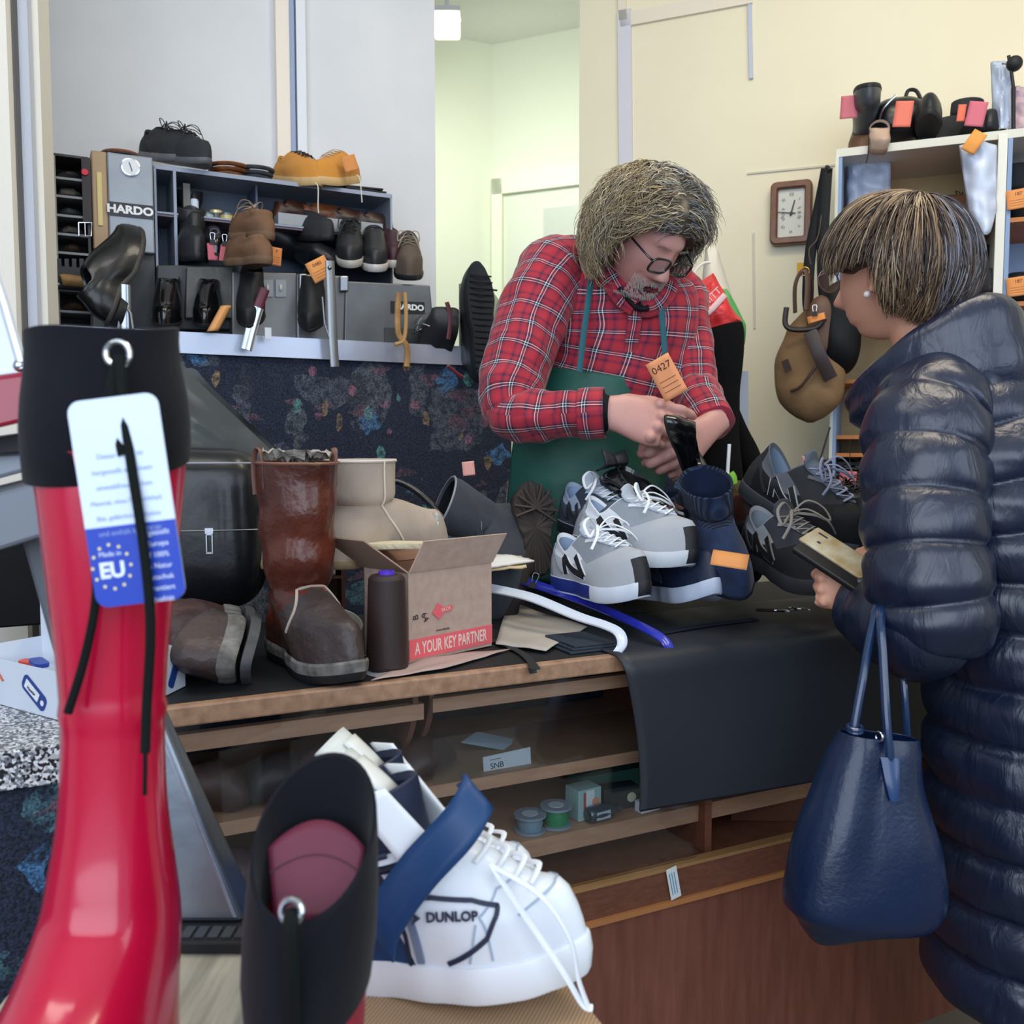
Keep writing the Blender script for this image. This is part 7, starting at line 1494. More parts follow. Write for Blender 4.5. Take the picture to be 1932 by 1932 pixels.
def strands(name, m, par, gen, nsides=3):
    vs, fs, mi = [], [], []
    for pts, r, mk in gen:
        k_ = len(pts); o = len(vs); up = V((.3, .5, .8))
        for j, p in enumerate(pts):
            t = (pts[min(j+1, k_-1)]-pts[max(j-1, 0)]).normalized(); a = t.cross(up).normalized(); b = a.cross(t); rr_ = r*(1-.75*(j/(k_-1))**2)
            for i in range(nsides): th = 2*pi*i/nsides; vs.append(p+a*rr_*cos(th)+b*rr_*sin(th))
        for j in range(k_-1):
            for i in range(nsides): fs.append([o+j*nsides+i, o+j*nsides+(i+1) % nsides, o+(j+1)*nsides+(i+1) % nsides, o+(j+1)*nsides+i]); mi.append(mk)
    mb = MB(); Mi = par.matrix_basis.inverted(); mb.v = [Mi @ p for p in vs]; mb.f = fs; mb.m = mi; mb.uv = []
    return mb.build(name, m, par, smooth=180)

# ---------------------------------------------------------------- the shopkeeper
f_ = V((.45, -.55, -.70)).normalized(); u_ = V((.452, -.535, .714)); u_ = (u_-f_*u_.dot(f_)).normalized(); l_ = -(f_.cross(u_))
HM = Matrix((l_, -f_, u_)).transposed().to_4x4(); HM.translation = P(1259, 484, 2.02)-f_*.088
man = thing('person', 'man with curly grey hair in red plaid shirt and green apron bending over shoes', 'person', (P(1110, 1000, 2.3).x, P(1110, 1000, 2.3).y, 0))
mb = MB(); head_mesh(mb, HM)
nk = P(1165, 560, 2.20)
mb.limb([(P(1150, 640, 2.24), .10, .08), (nk, .062, .06), (P(1200, 500, 2.13), .056, .058), (HM @ V((0, .03, -.02)), .055, .06)], up=(0, 1, 0), n=24, steps=12)
mb.limb([(P(1105, 1080, 2.30), .13, .10), (P(1110, 900, 2.28), .13, .10), (P(1150, 660, 2.24), .15, .09), (P(1160, 570, 2.22), .08, .06)], up=(0, 1, 0), n=24, steps=14)
SR, ER, WR = P(1050, 540, 2.20), P(975, 785, 2.06), P(1148, 779, 1.955)
SL, EL, WL = P(1270, 560, 2.26), P(1318, 765, 2.20), P(1345, 838, 2.03)
mb.limb([(SR, .05, .05), (ER, .042, .042)], up=(0, 1, 0), n=16, steps=8); mb.limb([(ER, .042, .042), (ER.lerp(WR, .5), .038, .036), (WR, .027, .024)], up=(0, 0, 1), n=16, steps=8)
mb.limb([(SL, .05, .05), (EL, .042, .042)], up=(0, 1, 0), n=16, steps=8); mb.limb([(EL, .042, .042), (P(1338, 800, 2.055), .030, .027)], up=(0, 1, 0), n=16, steps=8)
for sg, px in ((1, 1060), (-1, 1160)):
    q = P(px, 1000, 2.32); mb.limb([(V((q.x, q.y, .95)), .08, .09), (V((q.x, q.y, .5)), .055, .06), (V((q.x, q.y, .08)), .04, .045)], up=(0, 1, 0), n=16, steps=10)
Xh = V((.97, -.12, -.20)).normalized(); Zh = V((.10, -.95, .22)); Yh = Zh.cross(Xh).normalized(); Zh = Xh.cross(Yh)
RH = Matrix((Xh, Yh, Zh)).transposed().to_4x4(); RH.translation = WR
hand(mb, RH, ((.25, .5, .3), (.35, .9, .5), (.7, 1.2, .6), (.9, 1.2, .7)), ((.12, .15, .12), .30), s=1.24)
Xh = V((-.62, -.45, -.50)).normalized(); Zh = V((.50, -.82, .12)); Yh = -(Zh.cross(Xh)).normalized(); Zh = (Zh-Xh*Zh.dot(Xh)).normalized()
LH = Matrix((Xh, Yh, Zh)).transposed().to_4x4(); LH.translation = P(1327, 815, 2.04)
hand(mb, LH, ((.7, .9, .5), (.9, 1.0, .5), (1.1, 1.1, .6), (1.2, 1.1, .6)), ((.2, .3, .2), .35), s=1.2)
finish_body(mb, 'body', M_skin, man)
# shirt
def plaid():
    m = bpy.data.materials.new('plaid'); m.use_nodes = True; N = m.node_tree.nodes; L = m.node_tree.links; b = N['Principled BSDF']; b.inputs['Roughness'].default_value = .85; b.inputs['Sheen Weight'].default_value = .15
    uv = N.new('ShaderNodeUVMap'); sp = N.new('ShaderNodeSeparateXYZ'); 
    n0 = N.new('ShaderNodeTexNoise'); n0.inputs['Scale'].default_value = 6; L.new(uv.outputs[0], n0.inputs[0]); mxv = N.new('ShaderNodeMix'); mxv.data_type = 'VECTOR'; mxv.inputs[0].default_value = .02; L.new(uv.outputs[0], mxv.inputs[4]); L.new(n0.outputs['Color'], mxv.inputs[5]); L.new(mxv.outputs[1], sp.inputs[0])
    outs = []
    for k, per in ((0, .054), (1, .052)):
        d = N.new('ShaderNodeMath'); d.operation = 'DIVIDE'; d.inputs[1].default_value = per; L.new(sp.outputs[k], d.inputs[0]); f = N.new('ShaderNodeMath'); f.operation = 'FRACT'; L.new(d.outputs[0], f.inputs[0])
        r = N.new('ShaderNodeValToRGB'); r.color_ramp.interpolation = 'LINEAR'; e = r.color_ramp.elements; st = [(0, '#a8202f'), (.06, '#941c34'), (.10, '#48163a'), (.15, '#3c143a'), (.19, '#901c38'), (.30, '#a42236'), (.36, '#801a34'), (.365, '#0a1024'), (.425, '#0a1024'), (.43, '#e8e4ec'), (.455, '#e8e4ec'), (.46, '#0c1226'), (.53, '#0c1226'), (.535, '#d8d4e4'), (.555, '#d8d4e4'), (.56, '#0a1022'), (.63, '#0a1022'), (.635, '#7c1a32'), (.75, '#a02036'), (.94, '#b02634')]
        e[0].position = 0; e[0].color = s2l(st[0][1]); e[1].position = 1; e[1].color = s2l('#a8202f')
        for p_, c_ in st[1:]: q = e.new(p_); q.color = s2l(c_)
        L.new(f.outputs[0], r.inputs[0]); outs.append(r.outputs[0])
    mx = N.new('ShaderNodeMix'); mx.data_type = 'RGBA'; mx.inputs[0].default_value = .5; L.new(outs[0], mx.inputs[6]); L.new(outs[1], mx.inputs[7])
    L.new(mx.outputs[2], b.inputs['Base Color'])
    n = N.new('ShaderNodeTexNoise'); n.inputs['Scale'].default_value = 14; tc = N.new('ShaderNodeTexCoord'); L.new(tc.outputs['Object'], n.inputs[0]); bn = N.new('ShaderNodeBump'); bn.inputs['Strength'].default_value = .7; bn.inputs['Distance'].default_value = .022; L.new(n.outputs[0], bn.inputs['Height']); L.new(bn.outputs[0], b.inputs['Normal'])
    return m
M_plaid = plaid()
def fold(a, sc, sd=0): return lambda u, v, p, s: a*(nz(p+V((sd, 0, 0)), sc)+.5*nz(p+V((0, sd, 3)), sc*2.2))
sh = MB(); sh.limb([(P(1085, 1040, 2.30), .168, .13), (P(1088, 930, 2.29), .170, .135), (P(1110, 830, 2.28), .176, .14), (P(1140, 740, 2.26), .184, .14), (P(1160, 650, 2.24), .192, .132), (P(1163, 580, 2.22), .192, .115), (P(1162, 530, 2.20), .170, .095), (P(1165, 500, 2.19), .120, .080), (P(1175, 480, 2.18), .075, .07)], up=(.1, 1, -.25), n=72, steps=70, cap1=False, fn=fold(.011, 9))
sh.build('shirt', M_plaid, man, world=True, smooth=180)
sl = MB(); sl.limb([(P(1100, 492, 2.20), .05, .055), (P(1056, 505, 2.19), .082, .08), (P(1015, 570, 2.15), .082, .078), (P(985, 660, 2.10), .076, .074), (P(962, 735, 2.06), .072, .070), (P(968, 790, 2.03), .062, .058)], up=(0, 1, 0), n=48, steps=50, fn=fold(.010, 13, 3)); 
sl.limb([(P(948, 765, 2.055), .030, .035), (P(968, 782, 2.03), .058, .056), (P(1010, 785, 2.0), .060, .056), (P(1070, 782, 1.975), .053, .049), (P(1105, 780, 1.965), .053, .049), (P(1140, 779, 1.957), .050, .046)], up=(0, 0, 1), n=48, steps=40, cap1=False, fn=fold(.009, 18, 5)); sl.build('sleeve', M_plaid, man, world=True, smooth=180)
cf = MB(); cf.limb([(P(1094, 781, 1.967), .055, .051), (P(1116, 780, 1.962), .0555, .052), (P(1141, 779, 1.957), .0545, .051)], up=(0, 0, 1), n=40, steps=8, cap0=False, cap1=False); cf.build('cuff', M_plaid, man, world=True, smooth=180, solid=.003)
cf = MB(); cf.limb([(P(1138, 779, 1.957), .044, .040), (P(1150, 779, 1.954), .036, .033)], up=(0, 0, 1), n=32, steps=4, cap0=False, cap1=False); cf.build('undersleeve_cuff', mat('#10131c', .8), man, world=True, smooth=180, solid=.002)
sl = MB(); sl.limb([(P(1250, 520, 2.25), .05, .05), (P(1276, 560, 2.26), .072, .072), (P(1292, 640, 2.24), .064, .066), (P(1305, 720, 2.20), .058, .058), (P(1318, 750, 2.15), .056, .054), (P(1334, 778, 2.10), .052, .050), (P(1346, 800, 2.065), .048, .047)], up=(0, 1, 0), n=48, steps=60, fn=fold(.010, 16, 8)); sl.build('sleeve', M_plaid, man, world=True, smooth=180)
# collar, placket and buttons
for pts in (((1130, 480), (1150, 520), (1178, 560), (1200, 575)), ((1262, 530), (1252, 555), (1232, 575), (1212, 578))):
    c_ = MB(); c_.tube([P(x, y, 2.115-.012*k) for k, (x, y) in enumerate(pts)], .026, 12, steps=20, flat=.25, up=(0, 1, .3)); c_.build('collar', M_plaid, man, world=True, smooth=180)
MB().tube([P(1200, 585, 2.09), P(1190, 660, 2.115), P(1180, 740, 2.13), P(1176, 770, 2.135)], .016, 8, steps=16, flat=.12, up=(0, 1, 0)).build('placket', M_plaid, man, world=True, smooth=180)
for y, x in ((622, 1195), (657, 1190), (700, 1184)): MB().lathe([(.0055, 0), (.0055, .002)], 16, basis(P(x, y, 2.098+.03*(y-600)/100), RGT, ZZ)).build('button', mat('#a9b4c4', .3), man, world=True)
MB().tube([P(1172, 545, 2.10), P(1200, 578, 2.085), P(1222, 580, 2.085)], .016, 10, steps=8, flat=.5).build('undershirt', mat('#14161c', .8), man, world=True)
# apron
M_apr = mat('#0f4440', .55, var=('#1c5a4c', 5, .6), bump=(9, .5, .012))
ap = MB()
def aprf(u, v):
    e = (u-.42)*2.15; yt = 690+62*u; y = yt+(1080-yt)*v; xc = lin([(690, 1140), (830, 1108), (1080, 1090)], y); r = lin([(690, .178), (850, .190), (1080, .200)], y)*(1.0 if v > .02 else 1.0); a_ = e*1.38
    c_ = P(xc, y, 2.265+.02*v); q = c_+V((sin(a_)*r, -cos(a_)*(.158+.02*v), 0)); return q+V((0, -.010*nz(q, 7)-.004*nz(q, 20), 0))
ap.grid(aprf, 48, 48); ap.build('apron', M_apr, man, world=True, smooth=180, solid=.002)
for pts in (((1118, 505, 2.13), (1108, 580, 2.10), (1100, 640, 2.085), (1093, 702, 2.08)), ((1243, 545, 2.10), (1250, 610, 2.095), (1254, 660, 2.095), (1258, 745, 2.10))): MB().tube([P(*p) for p in pts], .0068, 8, steps=16, flat=.25, up=(0, 1, 0)).build('apron_strap', mat('#0d5560', .6), man, world=True)
q = P(1110, 1000, 2.32)
for px in (1060, 1160): p = P(px, 1000, 2.32); MB().limb([(V((p.x, p.y, 1.0)), .10, .11), (V((p.x, p.y, .5)), .08, .085), (V((p.x, p.y, .06)), .07, .075)], up=(0, 1, 0), n=24, steps=16, fn=fold(.006, 10)).build('trouser_leg', mat('#23262e', .8), man, world=True)
for px in (1060, 1160): p = P(px, 1000, 2.32); mb = MB(); mb.sphere((p.x, p.y-.06, .045), (.05, .14, .045), 12); mb.build('shoe', M_bk, man, world=True)
# glasses
gM = HM @ Matrix.Translation((0, -.112, -.010)) @ Matrix.Rotation(.12, 4, 'X'); M_gf = mat('#14161c', .25, coat=.5)
for sg in (1, -1):
    pl_ = [(sg*.034+.028*math.copysign(abs(cos(a))**.55, cos(a)), .0, .018*math.copysign(abs(sin(a))**.55, sin(a))-.003) for a in [2*pi*i/24 for i in range(25)]]
    MB().tube([gM @ V(p) for p in pl_], .0027, 8, cap=False).build('lens_rim', M_gf, man, world=True)
    g_ = MB(); g_.loft([[gM @ V((p[0], y, p[2])) for p in pl_[:-1]] for y in (-.0005, .0005)]); g_.build('lens', glassmat('#e4e8ee', .02, .12), man, world=True)
    MB().tube([gM @ V(p) for p in ((sg*.059, 0, .006), (sg*.073, .012, .008), (sg*.082, .06, .006), (sg*.080, .115, -.002))], .0024, 8, steps=12).build('temple_arm', M_gf, man, world=True)
MB().tube([gM @ V(p) for p in ((-.008, 0, .003), (0, -.003, .006), (.008, 0, .003))], .0018, 8, steps=6).build('nose_bridge', M_gf, man, world=True)
# mouth and eyelid lines, stubble
MB().tube([HM @ V((x, -.1125+.35*abs(x)**1.2*1.0-.0, -.0745-.06*abs(x))) for x in (-.022, -.012, 0, .012, .022)], .0016, 6, steps=10).build('mouth', mat('#5e2a2a', .6), man, world=True)
random.seed(11)
def on_head(d, k=1.0):
    d = V(d).normalized(); return d
M_hm = [mat('#857c6a', .5), mat('#a8946f', .5), mat('#5f574b', .55), mat('#cfc4ab', .5), mat('#767a80', .5)]
HC_ = HM.translation.copy()
def cover(d, lim):
    phi = math.degrees(math.acos(max(-1, min(1, -d.y/max(1e-6, sqrt(d.x*d.x+d.y*d.y))))))
    return sm([(-.10, 0), (.08, 1)], d.z-sm(lim, phi))
LIMM = [(0, .50), (42, .46), (60, .15), (72, -.35), (88, -.95), (110, -1.1), (180, -1.1)]
def Rm(d):    # radius of the hair mass in head directions
    fy, lz, lx = -d.y, d.z, d.x
    R = .109+.036*max(0, lz)**1.5+.026*max(0, -fy)*(1-.3*max(0, lz))+.020*abs(lx)**1.2; R += .014*max(0, -lz)*(1 if fy < .2 else 0)
    c = cover(d, LIMM); return R*c+.060*(1-c)
hb = MB(); hb.sphere(HC_, 1, 48, M=HM.to_3x3().to_4x4(), fn=lambda q: q.normalized()*Rm(q.normalized())*(.93+.18*nz(q.normalized()*4.5)))
hair = hb.build('hair', M_hm[2], man, world=True, smooth=180)
Hi = HM.to_3x3().inverted(); grav = Hi @ V((0, 0, -1))
def mgen(N_):
    for k in range(N_):
        z = random.uniform(-.9, 1); a = random.uniform(0, 2*pi); r = sqrt(1-z*z); d = V((r*cos(a), r*sin(a), z))
        if cover(d, LIMM) < .6: continue
        front = sm([(-.5, 0), (.25, 1)], -d.y)*sm([(.0, 0), (.4, 1)], d.z)
        p = d*Rm(d)*.96; pts = []; ph = 6*nz(d*6)+random.uniform(-.7, .7); fr = random.uniform(.75, 1.15); am = random.uniform(.003, .0075); L_ = random.randint(8, 14)-int(3*front)
        sx = 1 if d.x > -.12 else -1
        v = (grav-d*grav.dot(d))*(.9-.65*front)+V((sx*(.35+.55*front), .30*front, 0))+d*(.10+.06*random.random())+V([random.gauss(0, .16) for _ in range(3)]); v.normalize()
        s1 = v.cross(d).normalized(); clump = V((nz(d*9), nz(d*9+V((7, 0, 0))), nz(d*9+V((0, 7, 0)))))*.35; v = (v+clump).normalized()
        for j in range(L_):
            q = p+s1*am*sin(ph+j*fr)*(.4+j/L_)+d*am*cos(ph+j*fr)*(.3+j/L_); dq = q.normalized()
            if j > 2 and cover(dq, LIMM) < .15 and random.random() < .6: break
            pts.append(HM @ q)
            v = (v+grav*(.10-.05*front)+V([random.gauss(0, .05) for _ in range(3)])); dd = p.normalized(); v = v-dd*max(0, v.dot(dd)-.05)*.6; v.normalize()
            p = p+v*.0098
            rr_ = Rm(p.normalized())
            if p.length < rr_*.99: p = p.normalized()*rr_*.99
        if len(pts) < 4: continue
        side = (HM @ p).x < HC_.x-.01+.05*nz(d*3)
        if random.random() < .06: pts = [p_+(p_-HC_).normalized()*.016*(j_/len(pts))**1.5 for j_, p_ in enumerate(pts)]
        yield pts, random.uniform(.0008, .0015), random.choice((0, 1, 1, 3, 0, 2, 1) if side else (0, 4, 4, 2, 0, 4, 3))
strands('curls', M_hm, man, mgen(5200))
def beard(N_):
    for k in range(N_):
        x = random.uniform(-.055, .055); z = random.uniform(-.122, -.055)
        if abs(z+.075) < .008 and abs(x) < .024: continue
        y = -.104+abs(x)**1.6*2.6+max(0, -z-.10)*1.2
        p = V((x, y, z)); yield [HM @ (p+V((0, -.0045*j/3-.001, -.004*j/3))+V([random.gauss(0, .0006) for _ in range(3)])) for j in range(4)], .0004, 0
strands('beard', [mat('#b9b3ae', .6)], man, beard(1400))
def brows(N_):
    for k in range(N_):
        sg = random.choice((1, -1)); x = sg*random.uniform(.012, .048); p = V((x, -.1035+abs(x)**1.5*1.3, .0215-.12*max(0, abs(x)-.035)+random.uniform(-.003, .003))); yield [HM @ (p+V((sg*.006*j/3, -.0012*sin(j), .0012*j/3))) for j in range(4)], .0004, 0
strands('eyebrows', [mat('#857d74', .6)], man, brows(160))
# what he holds
Mfl = pl2(1252, 790, 1300, 893, 1.965, .235, far=False, up=(.8, -.5, .25)) ; flat('black ballet flat held in the hands of the shopkeeper', Mfl, False)
tagcard('orange repair tag held between the fingers of the shopkeeper', None, face(P(1258, 712, 1.925), -.1, .50), .052, .088, '#dc9468', '0427')

# ---------------------------------------------------------------- the customer
F2 = V((-.53, .84, -.04)).normalized(); U2 = V((-.10, .12, 1)); U2 = (U2-F2*U2.dot(F2)).normalized(); L2 = -(F2.cross(U2))
H2 = Matrix((L2, -F2, U2)).transposed().to_4x4(); H2.translation = P(1690, 505, 1.58)
lady = thing('person', 'woman with short grey brown hair in a dark blue quilted coat at the counter', 'person', (P(1850, 900, 1.6).x, P(1850, 900, 1.6).y, 0))
FB = V((-.62, .78, 0)).normalized(); LB = V((-.78, -.62, 0)).normalized()
def bod(x, y, z): return V((x, y, z))
mb = MB(); head_mesh(mb, H2, False)
mb.limb([(bod(.78, 1.56, 1.22), .09, .08), (bod(.715, 1.577, 1.32), .058, .058), (bod(.69, 1.58, 1.40), .052, .055), (H2 @ V((0, .02, -.03)), .052, .06)], up=tuple(FB), n=24, steps=12)
mb.limb([(bod(.93, 1.50, .55), .14, .11), (bod(.90, 1.52, .95), .14, .10), (bod(.84, 1.55, 1.2), .15, .09), (bod(.80, 1.57, 1.27), .08, .06)], up=tuple(FB), n=24, steps=14)
S2, E2, W2 = bod(.70, 1.47, 1.24), P(1748, 1190, 1.40), P(1640, 1142, 1.50)
S3, E3, W3 = bod(.95, 1.66, 1.22), bod(.92, 1.78, .98), P(1680, 1070, 1.62)
mb.limb([(S2, .045, .045), (E2, .036, .036)], up=(0, 1, 0), n=16, steps=8); mb.limb([(E2, .036, .036), (W2, .025, .022)], up=(0, 0, 1), n=16, steps=8)
mb.limb([(S3, .045, .045), (E3, .036, .036)], up=(0, 1, 0), n=16, steps=8); mb.limb([(E3, .036, .036), (W3, .025, .022)], up=(0, 0, 1), n=16, steps=8)
for k in (-1, 1): c_ = bod(.93, 1.50, .5)+LB*.09*k; mb.limb([(c_+V((0, 0, .1)), .075, .085), (V((c_.x, c_.y, .45)), .055, .06), (V((c_.x, c_.y, .08)), .035, .04)], up=tuple(FB), n=16, steps=10)
Xh = V((-.80, .50, .16)).normalized(); Zh = V((-.42, -.88, .05)); Yh = -(Zh.cross(Xh)).normalized(); Zh = (Zh-Xh*Zh.dot(Xh)).normalized()
LH2 = Matrix((Xh, Yh, Zh)).transposed().to_4x4(); LH2.translation = P(1648, 1125, 1.475)
hand(mb, LH2, ((1.0, 1.1, .5), (1.1, 1.2, .5), (1.2, 1.2, .5), (1.3, 1.2, .5)), ((.25, .3, .2), .55), s=.92)
Xh = V((-.95, -.15, .20)).normalized(); Zh = V((.1, -.35, .92)); Yh = Zh.cross(Xh).normalized(); Zh = Xh.cross(Yh)
RH2 = Matrix((Xh, Yh, Zh)).transposed().to_4x4(); RH2.translation = P(1715, 1068, 1.60)
hand(mb, RH2, ((.35, .4, .3), (.45, .5, .3), (.6, .6, .4), (.7, .6, .4)), ((.2, .2, .1), .45), s=.9)
finish_body(mb, 'body', M_skinw, lady)
# quilted coat
def nylon():
    m = mat('#0e182c', .34, var=('#12203c', 5, .6), spec=.7).copy(); N = m.node_tree.nodes; L = m.node_tree.links; b = N['Principled BSDF']
    tc = N.new('ShaderNodeTexCoord'); mp = N.new('ShaderNodeMapping'); mp.inputs['Scale'].default_value = (26, 26, 9); L.new(tc.outputs['Object'], mp.inputs[0]); n = N.new('ShaderNodeTexNoise'); n.inputs['Scale'].default_value = 1; n.inputs['Detail'].default_value = 5; n.inputs['Distortion'].default_value = .8; L.new(mp.outputs[0], n.inputs[0])
    bn = N.new('ShaderNodeBump'); bn.inputs['Strength'].default_value = .5; bn.inputs['Distance'].default_value = .010; L.new(n.outputs[0], bn.inputs['Height']); L.new(bn.outputs[0], b.inputs['Normal']); return m
M_ny = nylon()
def puff(per, amp, coord, sd=0, wr=.004):
    def f(u, v, p, s):
        c_ = coord(p, v)/per; fr = c_-math.floor(c_); h = (1-abs(2*fr-1)**2.6)**.75
        w_ = wr*(nz((p.x*22+sd, p.y*22, p.z*34)))+.35*wr*nz((p.x*55, p.y*55+sd, p.z*20))*(1.4-h)
        return amp*h+w_+.006*nz(p, 5)
    return f
ct_ = [(bod(.915, 1.50, .32), .235, .190), (bod(.915, 1.50, .5), .232, .188), (bod(.905, 1.51, .75), .222, .178), (bod(.885, 1.53, .95), .212, .165), (bod(.860, 1.545, 1.08), .212, .160), (bod(.835, 1.56, 1.18), .212, .150), (bod(.810, 1.57, 1.25), .190, .132), (bod(.765, 1.572, 1.285), .150, .115), (bod(.735, 1.576, 1.315), .105, .095)]
c_ = MB(); rings = []; NS = 200; sl_ = 0; prev = None
for k in range(NS+1):
    p_ = cr([tuple(q[0])+(q[1], q[2]) for q in ct_], k/NS); ctr = V(p_[:3]); r = []
    if prev: sl_ += sqrt((ctr.z-prev[0])**2+((p_[3]-prev[1])*.75)**2)
    prev = (ctr.z, p_[3])
    for i in range(110):
        a_ = 2*pi*i/110; o_ = LB*(cos(a_)*p_[3])+FB*(sin(a_)*p_[4]); q = ctr+o_; n_ = o_.normalized()
        co = (sl_-.16*(q.x-.85)*sm([(.9, 0), (1.15, 1.6)], ctr.z))/.086; fr_ = co-math.floor(co); h = (1-abs(2*fr_-1)**2.4)**.7
        w_ = .0045*nz((q.x*20, q.y*20, q.z*34))+.002*nz((q.x*60, q.y*60, q.z*20))*(1.4-h)
        off = .020*h+w_+.006*nz(q, 5); top_ = sm([(1.18, 0), (1.3, 1)], ctr.z); r.append(q+n_*off*(1-.5*top_)+ZZ*(off*.8*top_))
    rings.append(r)
c_.loft(rings, True, False); c_.build('coat', M_ny, lady, world=True, smooth=180)
sl = MB(); sl.limb([(bod(.765, 1.52, 1.29), .05, .05), (P(1760, 775, 1.46), .075, .075), (P(1745, 850, 1.42), .080, .080), (P(1742, 960, 1.39), .076, .078), (P(1748, 1070, 1.37), .076, .078), (P(1760, 1160, 1.365), .074, .076), (P(1752, 1222, 1.37), .060, .060)], up=(0, 1, 0), n=64, steps=130, fn=puff(.073, .0125, lambda p, v: v, 3)); sl.build('sleeve', M_ny, lady, world=True, smooth=180)
sl = MB(); sl.limb([(P(1800, 1190, 1.37), .035, .035), (P(1768, 1190, 1.365), .064, .064), (P(1730, 1185, 1.38), .070, .070), (P(1690, 1172, 1.42), .064, .064), (P(1655, 1155, 1.465), .056, .056), (P(1634, 1143, 1.495), .050, .050)], up=(0, 0, 1), n=56, steps=90, cap1=False, fn=puff(.075, .008, lambda p, v: v, 7, .003)); sl.build('sleeve', mat('#2a2a30', .5, bump=(40, .5, .006)), lady, world=True, smooth=180) if False else sl.build('sleeve', M_ny, lady, world=True, smooth=180)
sl = MB(); sl.limb([(S3, .07, .07), (E3, .072, .072), (E3.lerp(W3, .6), .062, .062), (W3+V((.01, 0, 0)), .048, .048)], up=(0, 0, 1), n=48, steps=70, fn=puff(.073, .012, lambda p, v: v, 9)); sl.build('sleeve', M_ny, lady, world=True, smooth=180)
# stand up collar
cl = MB(); rings = []
for k, (cx, cy, cz_, rx, ry, tl, o_) in enumerate(((.735, 1.575, 1.258, .125, .135, -.035, .0), (.722, 1.576, 1.290, .124, .138, -.05, .018), (.710, 1.577, 1.322, .116, .136, -.065, .0), (.700, 1.578, 1.346, .108, .130, -.075, .014), (.690, 1.578, 1.366, .100, .124, -.08, .002), (.690, 1.578, 1.368, .092, .114, -.08, -.002), (.692, 1.578, 1.33, .088, .110, -.07, 0), (.70, 1.578, 1.28, .086, .10, -.05, 0))):
    r = []
    for i in range(64):
        a_ = 2*pi*i/64; q = V((cx, cy, cz_))+LB*(cos(a_)*(rx+o_))+FB*(sin(a_)*(ry+o_)); q.z += tl*sin(a_)+.006*nz((q.x*20, q.y*20, q.z*20)); r.append(q)
    rings.append(r)
cl.loft(rings, False, False); cl.build('collar', M_ny, lady, world=True, smooth=180, sub=1)
M_seam = mat('#0d1119', .5)
def onseam(pts, name='seam', r=.0022, m=M_seam): MB().tube(pts, r, 6, steps=40).build(name, m, lady, world=True)
q_ = lambda x, y, Z: P(x, y, Z)
# jeans and shoes
for k in (-1, 1): c2 = bod(.93, 1.50, .5)+LB*.095*k; MB().limb([(V((c2.x, c2.y, .60)), .095, .105), (V((c2.x, c2.y, .3)), .08, .085), (V((c2.x, c2.y, .05)), .065, .07)], up=tuple(FB), n=24, steps=14, fn=fold(.004, 12)).build('trouser_leg', mat('#1b2c4e', .8, bump=(200, .3, .001)), lady, world=True)
for k in (-1, 1): c2 = bod(.93, 1.50, .04)+LB*.095*k+FB*.05; MB().sphere(c2, (.045, .13, .04), 12, M=rotm(z=atan2(FB.y, FB.x)-pi/2)).build('shoe', M_bk, lady, world=True)
# hair, short and layered
M_hw = [mat('#65503f', .38, spec=.6), mat('#8c7050', .38, spec=.6), mat('#352b2a', .42), mat('#b39d80', .36, spec=.7), mat('#4b484f', .38, spec=.6), mat('#85858e', .36, spec=.7)]
HC2 = H2.translation.copy()
LIMW = [(0, .50), (35, .40), (52, .10), (66, -.12), (82, -.06), (94, -.04), (103, -.08), (113, -.72), (180, -.88)]
def Rw(d):
    fy, lz, lx = -d.y, d.z, d.x
    R = .098+.022*max(0, lz)**1.5+.025*max(0, -fy)*(1-.2*abs(lz))+.012*abs(lx)
    R *= 1-.20*sm([(-.95, 1), (-.40, 0)], lz); R *= 1+.07*nz(d*2.6+V((3, 1, 2)))
    c = cover(d, LIMW); return R*c+.062*(1-c)
hb = MB(); hb.sphere(HC2, 1, 52, M=H2.to_3x3().to_4x4(), fn=lambda q: q.normalized()*Rw(q.normalized())*(.965+.03*nz(q.normalized()*5)))
hb.build('hair', M_hw[2], lady, world=True, smooth=180)
Hi2 = H2.to_3x3().inverted(); g2 = Hi2 @ V((0, 0, -1)); crown = V((.1, .45, .85)).normalized()
